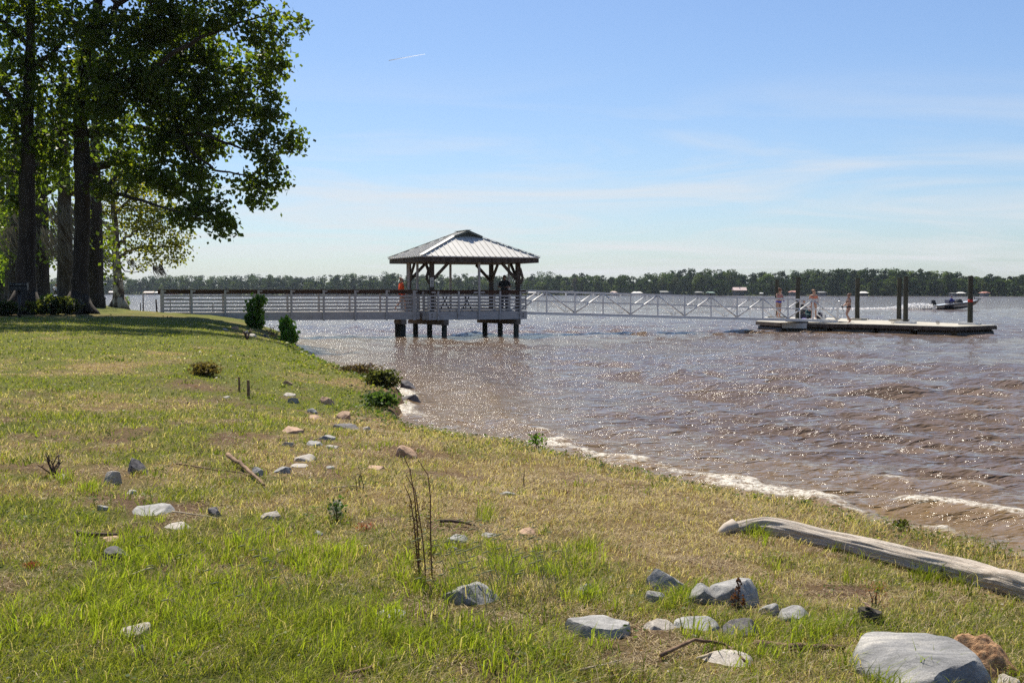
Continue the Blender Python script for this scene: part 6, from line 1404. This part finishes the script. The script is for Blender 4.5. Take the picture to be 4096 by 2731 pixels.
# --- dark trunks behind
def back_tree(px, pb, Y, r, top, lb, seed, blobs, col=MD, bark='bark', ms=None, nm='leafy_tree', lean=0):
    rt, OO = crown_tree(nm, lb, [(px, pb, Y, r*1.3), (px, pb-40, Y, r*1.02), (px+lean*.4, 900, Y, r*.85), (px+lean, 600, Y, r*.6), (px+lean, top, Y, r*.3)], [[(px+lean*.5, 800, 0, r*.4), (px+90, 700, .5, r*.2), (px+150, 660, .8, .04)], [(px+lean*.5, 700, 0, r*.4), (px-90, 640, .5, r*.2), (px-140, 600, .8, .04)]], blobs, col, seed, ncl=10, lpc=24, lsz=.26, bark=bark, spread=.45)
    if ms: moss(rt, OO, ms, seed+100, Y)
    return rt
back_tree(262, 1232, 63, .44, 300, 'dark trunk directly left of the tall dark-trunked tree, hung with grey moss', 54, [(270, 700, 80, 60, 0, .8), (300, 850, 60, 60, 1, .6), (230, 800, 60, 60, 1, .7), (260, 560, 90, 80, 0, .8), (310, 760, 60, 60, 0, .7), (330, 420, 90, 90, 0, .8), (240, 920, 70, 60, 1.5, 1.0), (200, 1020, 50, 40, 2, .9), (300, 960, 40, 50, 1.5, 1.0)],
          ms=[(240, 840, 50, 30, -1, 90, 1.3), (200, 930, 40, 30, -1, 80, 1.2), (290, 880, 30, 40, -1, 50, 1.2), (230, 990, 50, 20, -1, 60, .8)], lean=-6)
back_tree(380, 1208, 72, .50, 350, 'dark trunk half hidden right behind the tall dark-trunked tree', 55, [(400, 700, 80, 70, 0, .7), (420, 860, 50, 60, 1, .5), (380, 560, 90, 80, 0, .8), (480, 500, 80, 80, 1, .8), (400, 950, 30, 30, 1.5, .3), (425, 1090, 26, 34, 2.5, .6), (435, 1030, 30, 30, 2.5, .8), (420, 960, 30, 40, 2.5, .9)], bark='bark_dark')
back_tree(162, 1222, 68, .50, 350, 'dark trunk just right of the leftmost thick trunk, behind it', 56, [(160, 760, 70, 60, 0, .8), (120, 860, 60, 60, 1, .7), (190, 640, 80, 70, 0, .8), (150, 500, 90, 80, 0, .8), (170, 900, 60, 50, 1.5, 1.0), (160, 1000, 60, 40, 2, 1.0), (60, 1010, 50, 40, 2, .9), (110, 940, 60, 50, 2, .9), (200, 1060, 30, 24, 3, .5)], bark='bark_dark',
          ms=[(180, 940, 40, 30, -1, 70, 1.2), (60, 880, 40, 40, -1, 60, 1.3), (20, 940, 40, 30, -1, 50, 1.1)])
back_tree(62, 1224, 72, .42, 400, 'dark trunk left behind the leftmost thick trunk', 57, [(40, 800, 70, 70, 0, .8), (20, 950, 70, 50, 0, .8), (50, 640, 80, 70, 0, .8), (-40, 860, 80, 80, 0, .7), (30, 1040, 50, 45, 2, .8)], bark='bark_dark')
back_tree(34, 1206, 95, .30, 700, 'thin trunk in the gap at the far left edge', 58, [(20, 900, 80, 60, 0, .8), (40, 1000, 70, 50, 0, .8), (15, 1090, 60, 45, 1, .9), (45, 1130, 30, 30, 3, .8)], col=(.09, .15, .03), nm='leafy_tree')
back_tree(8, 1200, 112, .3, 900, 'low dark leafy tree far behind the thin trunk at the far left edge', 59, [(-30, 1000, 90, 60, 0, 1.0), (30, 1060, 60, 50, 0, 1.1), (0, 1120, 70, 40, 0, 1.2), (60, 1000, 50, 50, 0, 1.0), (-50, 1150, 60, 40, 0, 1.2)], col=(.05, .085, .022))
for k, (px, pb, Y, w, h, lb, cl_) in enumerate([(20, 1185, 118, 90, 60, 'light green bushes behind the thin trunk at the far left', (.12, .18, .035)), (250, 1010, 125, 0, 0, '', None)][:1]):
    bush('leafy_bush', px, pb+20, w, h, Y, cl_, 2200, .28, lb, 80+k)
bush('fan_palmetto', 225, 1275, 160, 66, 47.6, (.05, .065, .03), 1500, .20, 'windblown undergrowth between the two big dark trunks', 83, mt='leaf', shape=[(0, .5, .45, .4), (-.3, .4, .25, .3), (.3, .45, .25, .35), (.1, .8, .25, .2), (-.1, .2, .5, .2)])  # leaf colour darkened to stand for the shade under the trees
bush('fan_palmetto', 15, 1262, 110, 50, 46.5, (.045, .06, .025), 1200, .16, 'low dark undergrowth at the left edge beside the park grill', 84, mt='leaf')  # tree shade put into the dark leaf colour here too
bush('leafy_bush', 200, 1222, 90, 46, 62, (.06, .10, .03), 1500, .16, 'small leafy bush in the gap between the dark trunks', 85)
# park grill
gx = XY(80, 43.2); gr = empty('park_grill', (gx, 43.2, gz(gx, 43.2)), R(15), label='black park grill on a post in the shade at the left', cat='grill')
t = MB(); t.tube([(0, 0, -.1), (0, 0, .98)], .045, 10); t.build('post', M['black'], gr, smooth=True)
t = MB(); t.box((0, 0, 1.0), (.6, .42, .03)); t.box((-.29, 0, 1.13), (.02, .42, .26)); t.box((.29, 0, 1.13), (.02, .42, .26)); t.box((0, .2, 1.13), (.6, .02, .26)); t.box((0, -.2, 1.06), (.6, .02, .12)); t.build('firebox', M['black'], gr)
t = MB()
for k in range(11): t.beam((-.27+k*.054, -.2, 1.2), (-.27+k*.054, .19, 1.2), .012, .012)
t.tube([(-.1, -.3, 1.2), (.1, -.3, 1.2)], .012, 6); t.build('grate', M['steel'], gr)
# ================================================================== PEOPLE
M['skin'] = mat('skin', (.40, .23, .16), (.48, .29, .21), 8, .5, spec=.35)
M['skin_d'] = mat('skin_tanned', (.30, .16, .10), (.36, .20, .13), 8, .5, spec=.35)
def cloth(n, c, r=.8): 
    if n not in M: M[n] = mat(n, tuple(v*.85 for v in c), tuple(min(1, v*1.12) for v in c), 14, r, .15, 60)
    return M[n]
def skin_mesh(name, verts, edges, radii, roots, lv=2):
    me = bpy.data.meshes.new(name); me.from_pydata(verts, edges, []); o = bpy.data.objects.new(name, me); COL.objects.link(o)
    md = o.modifiers.new('s', 'SKIN'); md.use_smooth_shade = True
    for i, r in enumerate(radii): 
        sv = me.skin_vertices[0].data[i]; sv.radius = (r, r); sv.use_root = i in roots
    sb = o.modifiers.new('u', 'SUBSURF'); sb.levels = lv; sb.render_levels = lv
    dg = bpy.context.evaluated_depsgraph_get(); dg.update(); ev = o.evaluated_get(dg); res = bpy.data.meshes.new_from_object(ev)
    bpy.data.objects.remove(o); res.name = name; return res
PJ = dict(pel=(0, 0, .93), bel=(.01, 0, 1.06), che=(.0, 0, 1.25), nek=(0, 0, 1.40), hd1=(.015, 0, 1.47), hd2=(.025, 0, 1.545), hd3=(.0, 0, 1.62),
          shL=(0, .165, 1.335), elL=(.0, .215, 1.07), wrL=(.05, .22, .84), shR=(0, -.165, 1.335), elR=(0, -.215, 1.07), wrR=(.05, -.22, .84),
          hiL=(0, .095, .86), knL=(.02, .10, .48), anL=(0, .10, .09), toL=(.16, .11, .03), hiR=(0, -.095, .86), knR=(.02, -.10, .48), anR=(0, -.10, .09), toR=(.16, -.11, .03))
PR = dict(pel=.125, bel=.105, che=.125, nek=.052, hd1=.072, hd2=.093, hd3=.07, shL=.058, elL=.042, wrL=.028, shR=.058, elR=.042, wrR=.028, hiL=.095, knL=.058, anL=.038, toL=.026, hiR=.095, knR=.058, anR=.038, toR=.026)
PE = [('pel', 'bel'), ('bel', 'che'), ('che', 'nek'), ('nek', 'hd1'), ('hd1', 'hd2'), ('hd2', 'hd3'), ('che', 'shL'), ('shL', 'elL'), ('elL', 'wrL'), ('che', 'shR'), ('shR', 'elR'), ('elR', 'wrR'), ('pel', 'hiL'), ('hiL', 'knL'), ('knL', 'anL'), ('anL', 'toL'), ('pel', 'hiR'), ('hiR', 'knR'), ('knR', 'anR'), ('anR', 'toR')]
def person(label, loc_, head, Ht, pose, garments, hair, skin='skin', turn=0, fat=1.0, group=None, face=True, bun=False, parent=None):
    J = dict(PJ); J.update(pose); Rr = dict(PR); names = list(J); idx = {n: i for i, n in enumerate(names)}
    # turn the head
    hc = np.array(J['hd1'])
    V = [np.array(J[n], float) for n in names]; rad = [Rr[n]*fat if n[:2] in ('pe', 'be', 'ch', 'hi') else Rr[n] for n in names]; E = [(idx[a], idx[b]) for a, b in PE]; roots = {idx['pel']}
    ca, sa = math.cos(turn), math.sin(turn)
    h2 = np.array(J['hd2']); nose = h2+np.array([ca*.095, sa*.095, -.005]); b0 = len(V)
    V += [h2+np.array([ca*.05, sa*.05, 0.0]), nose]; rad += [.03, .013]; E += [(b0, b0+1)]; roots.add(b0)
    for s in (-1, 1):
        b0 = len(V); e = h2+np.array([-sa*s*.078, ca*s*.078, -.005]); V += [e, e+np.array([-.01*ca, -.01*sa, .03])]; rad += [.016, .014]; E += [(b0, b0+1)]; roots.add(b0)
    for S in ('L', 'R'):
        w = np.array(J['wr'+S]); el = np.array(J['el'+S]); d = w-el; d /= np.linalg.norm(d); side = np.cross(d, [0, 0, 1.0]); 
        if np.linalg.norm(side) < .2: side = np.array([1., 0, 0])
        side /= np.linalg.norm(side); nrm = np.cross(side, d); curl = -abs(1)*nrm*.25 if S == 'L' else -nrm*.25
        b0 = len(V); V += [w, w+d*.045, w+d*.085]; rad += [.026, .030, .026]; E += [(b0, b0+1), (b0+1, b0+2)]; roots.add(b0)
        for k, (of, L) in enumerate([(-.027, .062), (-.009, .074), (.009, .070), (.027, .055)]):
            b0 = len(V); p0 = w+d*.075+side*of; p1 = p0+d*L*.55+curl*.03; p2 = p1+d*L*.4+curl*.10; V += [p0, p1, p2]; rad += [.009, .0085, .007]; E += [(b0, b0+1), (b0+1, b0+2)]; roots.add(b0)
        b0 = len(V); p0 = w+d*.03-side*.02; p1 = p0-side*.028+d*.025; p2 = p1+d*.03; V += [p0, p1, p2]; rad += [.011, .010, .008]; E += [(b0, b0+1), (b0+1, b0+2)]; roots.add(b0)
    me = skin_mesh('person', [tuple(v) for v in V], E, rad, roots)
    k = Ht/1.69
    n = len(me.vertices); P = np.zeros(n*3, np.float32); me.vertices.foreach_get('co', P); P = P.reshape(-1, 3); Nn = np.zeros(n*3, np.float32); me.vertices.foreach_get('normal', Nn); Nn = Nn.reshape(-1, 3)
    SA = np.array([J[a] for a, b in PE]); SB = np.array([J[b] for a, b in PE]); seg = [a+'-'+b for a, b in PE]
    ab = SB-SA; tt_ = np.clip(((P[:, None]-SA[None])*ab[None]).sum(2)/(ab*ab).sum(1)[None], 0, 1); ds = np.linalg.norm(P[:, None]-(SA[None]+tt_[..., None]*ab[None]), axis=2)
    rr0 = np.array([(Rr[a]+Rr[b])/2 for a, b in PE]); js = np.argmin(ds/rr0[None], axis=1); ts = tt_[np.arange(n), js]
    sname = np.array(seg)[js]
    me.vertices.foreach_set('co', (P*k).ravel().astype(np.float32)); me.update()
    o = link('person', me, M[skin], None, label=label, cat='person', group=group); o.location = loc_; o.rotation_euler = (0, 0, head)
    npz = np.zeros(len(me.polygons)*1)
    polys = [tuple(p.vertices) for p in me.polygons]
    for (gn, gm, gf_, off) in garments:
        sel = np.array([gf_(sname[i], ts[i], P[i], J) for i in range(n)])
        fsel = [p for p in polys if all(sel[list(p)])]
        if not fsel: continue
        used = sorted({i for p in fsel for i in p}); mp2 = {u: i for i, u in enumerate(used)}
        offv = off if not callable(off) else np.array([off(P[i]) for i in used])[:, None]
        vv = (P[used]+Nn[used]*offv)*k; g2 = bpy.data.meshes.new(gn); g2.from_pydata([tuple(v) for v in vv], [], [tuple(mp2[i] for i in p) for p in fsel])
        g2.polygons.foreach_set('use_smooth', np.ones(len(fsel), bool)); go = link(gn, g2, gm, o)
    hm, hs = hair
    t = MB(); hb_ = h2+np.array([-.018*ca, -.018*sa, .03])
    t.ball(tuple(hb_*k), .099*k, (1, .93, .95), 14, 10)
    vs = []; 
    for v in t.v: vs.append(v)
    # open the face: squash front-lower part inward
    nv = []
    for (x, y, z) in vs:
        p = np.array([x, y, z])/k-h2; fr = p[0]*ca+p[1]*sa
        if fr > .015 and p[2] < .045: p = p*(.60)
        nv.append(tuple((p+h2)*k))
    t.v = nv
    if hs == 'bun': b1 = h2+np.array([-.10*ca, -.10*sa, .075]); t.ball(tuple(b1*k), .058*k, (1, 1, .9), 10, 8)
    if hs == 'topbun': b1 = h2+np.array([-.07*ca, -.07*sa, .105]); t.ball(tuple(b1*k), .06*k, (1.2, 1, .85), 10, 8)
    t.build('hair', hm, o, smooth=True)
    return o, J, k
tor = lambda s: s in ('pel-bel', 'bel-che', 'che-nek', 'che-shL', 'che-shR')
def top_bik(s, t, p, J): return (s in ('bel-che', 'che-nek', 'che-shL', 'che-shR')) and J['che'][2]-.11 < p[2] < J['che'][2]+.045
def bot_bik(s, t, p, J): 
    z = J['pel'][2]; return (s in ('pel-bel', 'pel-hiL', 'pel-hiR', 'hiL-knL', 'hiR-knR')) and z-.13 < p[2] < z+.05 and (p[2] > z-.13+abs(p[1])*.6-.01)
def shirt(s, t, p, J): return tor(s) or s in ('shL-elL', 'shR-elR') and t < .75 or (s in ('pel-hiL', 'pel-hiR', 'hiL-knL', 'hiR-knR') and p[2] > J['pel'][2]-.06) 
def hood(s, t, p, J): return (tor(s) and not (s == 'che-nek' and t > .85)) or s in ('shL-elL', 'shR-elR') or s in ('elL-wrL', 'elR-wrR') and t < .9 or (s in ('pel-hiL', 'pel-hiR', 'hiL-knL', 'hiR-knR') and p[2] > J['pel'][2]-.10)
def shorts(s, t, p, J): return s in ('pel-bel', 'pel-hiL', 'pel-hiR') and p[2] < J['pel'][2]+.06 or s in ('hiL-knL', 'hiR-knR') and t < .32
def longs(s, t, p, J): return s in ('pel-bel', 'pel-hiL', 'pel-hiR') and p[2] < J['pel'][2]+.06 or s in ('hiL-knL', 'hiR-knR') or s in ('knL-anL', 'knR-anR') and t < .9
def shoes(s, t, p, J): return s in ('anL-toL', 'anR-toR') or s in ('knL-anL', 'knR-anR') and t > .93
HB = mat('auburn_hair', (.10, .04, .02), (.22, .10, .05), 30, .6); HL = mat('light_brown_hair', (.20, .10, .05), (.34, .20, .11), 30, .6); HD = mat('dark_hair', (.015, .01, .008), (.04, .025, .02), 30, .5)
# gangway floor height at px
def on_gang(px, frac=.5):
    best = None
    a = solve_t((Q0[0]-math.sin(QTH)*QW*frac, Q0[1]+math.cos(QTH)*QW*frac), QTH, px); p = qf(a, QW*frac, 0); return p[0], p[1], zb(a)+.115
armrail = dict(elL=(.10, .23, 1.12), wrL=(.30, .10, 1.03), elR=(.12, -.21, 1.12), wrR=(.30, -.06, 1.03), che=(.05, 0, 1.24), nek=(.09, 0, 1.39), hd1=(.12, 0, 1.455), hd2=(.15, 0, 1.53), hd3=(.13, 0, 1.605), shL=(.05, .165, 1.33), shR=(.05, -.165, 1.33), bel=(.03, 0, 1.06))
p_ = on_gang(3113, .42)
person('person in pink bikini top and blue bottoms leaning on the gangway rail', p_, R(-62), 1.66, {**armrail, 'knL': (.06, .08, .48), 'anL': (-.02, .08, .09), 'toL': (.13, .10, .03), 'knR': (.05, -.07, .48)},
       [('bikini_top', cloth('pink_cloth', (.62, .22, .28)), top_bik, .014), ('bikini_bottom', cloth('blue_cloth', (.02, .05, .45)), bot_bik, .014)], (HB, 'topbun'), turn=R(55))
p_ = on_gang(3254, .42)
o, J, k = person('person in coral orange bikini on the gangway, one hand raised holding a phone', p_, R(-95), 1.66, dict(elR=(.03, -.25, 1.12), wrR=(.14, -.26, 1.27), elL=(-.02, .23, 1.08), wrL=(.12, .2, .92), knL=(.03, .1, .48), knR=(.06, -.1, .48)),
       [('bikini_top', cloth('coral_cloth', (.75, .17, .08)), top_bik, .014), ('bikini_bottom', cloth('dark_coral', (.25, .05, .04)), bot_bik, .014)], (HL, 'bun'), turn=R(50))
# fishing person on the dock
Y = 63.3; fx = XY(3394, Y)
o3, J3, k3 = person('person in black bikini walking on the dock with a fishing rod', (fx, Y, .45), R(186), 1.64, dict(elL=(.08, .20, 1.12), wrL=(.28, .10, 1.02), elR=(.10, -.20, 1.10), wrR=(.30, -.06, .98), knL=(.16, .09, .52), anL=(-.02, .09, .12), toL=(.12, .10, .03), knR=(.10, -.09, .50), anR=(-.16, -.09, .16), toR=(-.02, -.10, .03),
       che=(-.02, 0, 1.25), nek=(-.01, 0, 1.40)), [('bikini_top', cloth('black_cloth', (.012, .012, .015)), top_bik, .014), ('bikini_bottom', M['black_cloth'], bot_bik, .014)], (HB, 'bun'))
rod = MB(); hx_, hy_ = fx-.42, Y+.03
rod.tube([(.16, 0, -.34), (0, 0, 0)], [.013, .012], 8); rod.tube([(0, 0, 0), (-.12, 0, .42), (-.23, -.02, .88), (-.32, -.02, 1.1)], [.009, .007, .005, .003], 6)
ro = rod.build('fishing_rod', M['black'], None, smooth=True, label='thin black fishing rod held by the person in the black bikini', cat='fishing rod'); ro.location = (hx_, hy_, .45+.98)
t = MB(); t.ball((.03, -.03, -.03), .035, (1, .7, 1)); t.build('reel', M['steel'], ro, smooth=True)
# man in the gazebo
Y = 59.9; mx_ = XY(2018, Y)
person('person in dark shirt and sunglasses standing under the gazebo with hands together', (mx_, Y, DZ), R(-105), 1.84, dict(elL=(.0, .30, 1.12), wrL=(.20, .10, 1.10), elR=(.0, -.30, 1.12), wrR=(.20, -.08, 1.07)),
       [('shirt', cloth('dark_shirt', (.03, .032, .035)), shirt, .022), ('trousers', cloth('dark_trousers', (.02, .022, .03)), longs, .022), ('shoes', M['black_cloth'], shoes, .012)], (HD, 'short'), skin='skin_d', fat=1.15, turn=R(-20))
# person in orange on the walkway
a_ = solve_t((WA[0]-math.sin(WTH)*.7, WA[1]+math.cos(WTH)*.7), WTH, 1606); q3 = wf(a_, .7, DZ)
person('person in bright orange hooded top and black shorts walking along the walkway', q3, WTH, 1.66, dict(elL=(-.04, .21, 1.09), wrL=(.12, .18, .92), elR=(-.10, -.2, 1.09), wrR=(-.02, -.2, .90), knL=(.20, .09, .53), anL=(.24, .09, .12), toL=(.40, .10, .05), knR=(-.06, -.09, .50), anR=(-.34, -.09, .17), toR=(-.20, -.10, .03), hiL=(.03, .09, .86), hiR=(-.02, -.09, .86)),
       [('hoodie', cloth('orange_fleece', (.85, .09, .012)), hood, .045), ('shorts', M['black_cloth'], shorts, .025)], (HL, 'topbun'), fat=1.05)
t = MB()
# seated pair and bags on the dock
sit = dict(pel=(0, 0, .14), bel=(.03, 0, .28), che=(.08, 0, .47), nek=(.13, 0, .62), hd1=(.16, 0, .69), hd2=(.19, 0, .765), hd3=(.17, 0, .84), shL=(.10, .165, .56), shR=(.10, -.165, .56), elL=(.22, .22, .38), wrL=(.42, .12, .36), elR=(.22, -.22, .38), wrR=(.42, -.1, .36),
           hiL=(.04, .1, .12), knL=(.42, .14, .34), anL=(.52, .12, .07), toL=(.66, .12, .03), hiR=(.04, -.1, .12), knR=(.42, -.14, .34), anR=(.52, -.12, .07), toR=(.66, -.12, .03))
def seated(px, Y, z, head, lb, top, bot, hair, dz=0, H=1.66):
    return person(lb, (XY(px, Y), Y, z+dz), head, H, sit, [('shirt', top, hood, .022), ('trousers', bot, longs, .018)], hair)
seated(3236, 71, .45, R(-100), 'person in dark teal top sitting on the dock behind the gangway', cloth('teal_cloth', (.015, .06, .065)), M['dark_trousers'], (HB, 'short'))
cool = empty('cooler_box', (XY(3210, 72.5), 72.5, .45), R(10), label='dark cooler box used as a seat on the dock', cat='cooler')
t = MB(); t.box((0, 0, .17), (.6, .4, .34)); t.build('body', M['seat'], cool, bevel=.02); t = MB(); t.box((0, 0, .365), (.62, .42, .05)); t.build('lid', M['wall_grey'], cool, bevel=.01)
seated(3210, 72.4, .45, R(-80), 'person with light cap sitting on a cooler box on the dock', cloth('slate_cloth', (.05, .06, .07)), M['dark_trousers'], (HD, 'short'), dz=.36)
def bag(px, Y, w, h, d, c, lb, name='beach_bag'):
    x = XY(px, Y); r_ = empty(name, (x, Y, .45), R(px % 40), label=lb, cat='bag'); t = MB(); n = 12; P = []
    t.ball((0, 0, h*.45), 1, (w/2, d/2, h*.5), 14, 10); m_ = cloth('bag_'+str(px), c); t.build('body', m_, r_, smooth=True)
    t = MB(); t.tube([(-w*.22, 0, h*.85), (-w*.15, 0, h*1.15), (w*.15, 0, h*1.15), (w*.22, 0, h*.85)], .012, 6); t.build('strap', M['black'], r_, smooth=True)
bag(3276, 70.5, .42, .52, .3, (.02, .02, .03), 'upright black bag beside the seated pair on the dock')
bag(3290, 70.2, .34, .48, .3, (.05, .045, .07), 'dark purple-grey bag right of the upright black bag')
bag(3145, 67.5, .20, .20, .2, (.05, .02, .015), 'small dark red bag by the feet of the person in blue bikini bottoms')
bag(3157, 67.6, .20, .13, .2, (.02, .05, .06), 'small dark teal bag right of the small dark red one')
t = MB(); t.cyl((0, 0, 0), .06, .20, 12, .055); t.cyl((0, 0, .2), .03, .05, 10); M['green_pl'] = mat('green_plastic', (.02, .22, .05), (.03, .3, .08), 9, .4)
o = t.build('drink_bottle', M['green_pl'], None, smooth=False, label='green bottle standing on the dock beside the second tall pile', cat='bottle'); o.location = (XY(3187, 69.5), 69.5, .45)
n = 16; a = np.linspace(-1, 1, n); X, Yq = np.meshgrid(a, a, indexing='ij'); Z = .05+.05*fbm(X*3, Yq*3, 401, 3)-.06*sstep(.7, 1, np.hypot(X, Yq))
i = np.arange(n-1)[:, None]*n+np.arange(n-1)[None, :]; q = np.stack([i, i+n, i+n+1, i+1], -1).reshape(-1, 4)
for (px, Y, c, lb) in [(3218, 70.9, (.18, .12, .55), 'crumpled purple towel beside the seated pair'), (3216, 69.9, (.6, .6, .62), 'crumpled white towel in front of the seated pair'), (3245, 70.2, (.55, .52, .52), 'pale folded towel at the knees of the person in teal')]:
    o = link('beach_towel', npmesh('beach_towel', np.stack([X*.2, Yq*.2, Z*1.4], -1).reshape(-1, 3), quads=q, smooth=True), cloth('towel_%d' % px, c), None, label=lb, cat='towel'); o.location = (XY(px, Y), Y, .45)
# boat crew (seated in the boat)
dr = dict(sit); bl_ = Vector((BX, BY, 0))
person('person in blue jacket driving the speeding boat', (BX-1.0, BY-.3, .80), R(3), 1.7, dr, [('jacket', cloth('navy_cloth', (.03, .04, .22)), hood, .03), ('trousers', M['dark_trousers'], longs, .02)], (HB, 'short'))
person('second person in dark clothes in the speeding boat', (BX-.75, BY+.35, .74), R(3), 1.66, dr, [('jacket', M['slate_cloth'], hood, .03), ('trousers', M['dark_trousers'], longs, .02)], (HD, 'short'))
# people on the far picnic table under the trees
Yt = 100; tx = XY(212, Yt); tz = gz(tx, Yt); pt2 = empty('picnic_table', (tx, Yt, tz), R(10), label='picnic table far off in the gap between the dark trunks', cat='table'); picnic(pt2, M['timber'], M['timber'])
person('person in white top sitting on the far picnic table', (tx+.35, Yt-.1, tz+.76), R(-60), 1.7, sit, [('shirt', cloth('white_cloth', (.75, .75, .75)), shirt, .02), ('trousers', M['dark_trousers'], longs, .02)], (HD, 'short'))
person('person in dark red top sitting on the far picnic table', (tx-.3, Yt-.1, tz+.76), R(-120), 1.7, sit, [('shirt', cloth('maroon_cloth', (.16, .03, .03)), shirt, .02), ('trousers', M['dark_trousers'], longs, .02)], (HD, 'short'))
# ================================================================== HAZE
HAZE = True
if HAZE:
    t = MB(); t.box((0, 900, 30), (9000, 5200, 66)); hz_o = t.build('haze', None, None, kind='stuff', label='thin bluish air between the viewer and the far shore')
    m = bpy.data.materials.new('haze_air'); m.use_nodes = True; nt = m.node_tree; nt.nodes.remove(nt.nodes['Principled BSDF'])
    pv = N(nt, 'ShaderNodeVolumePrincipled'); pv.inputs['Color'].default_value = (.72, .84, 1, 1); pv.inputs['Density'].default_value = .00006; pv.inputs['Anisotropy'].default_value = .2
    Lk(nt, pv, 0, nt.nodes['Material Output'], 'Volume'); hz_o.data.materials.clear(); hz_o.data.materials.append(m)
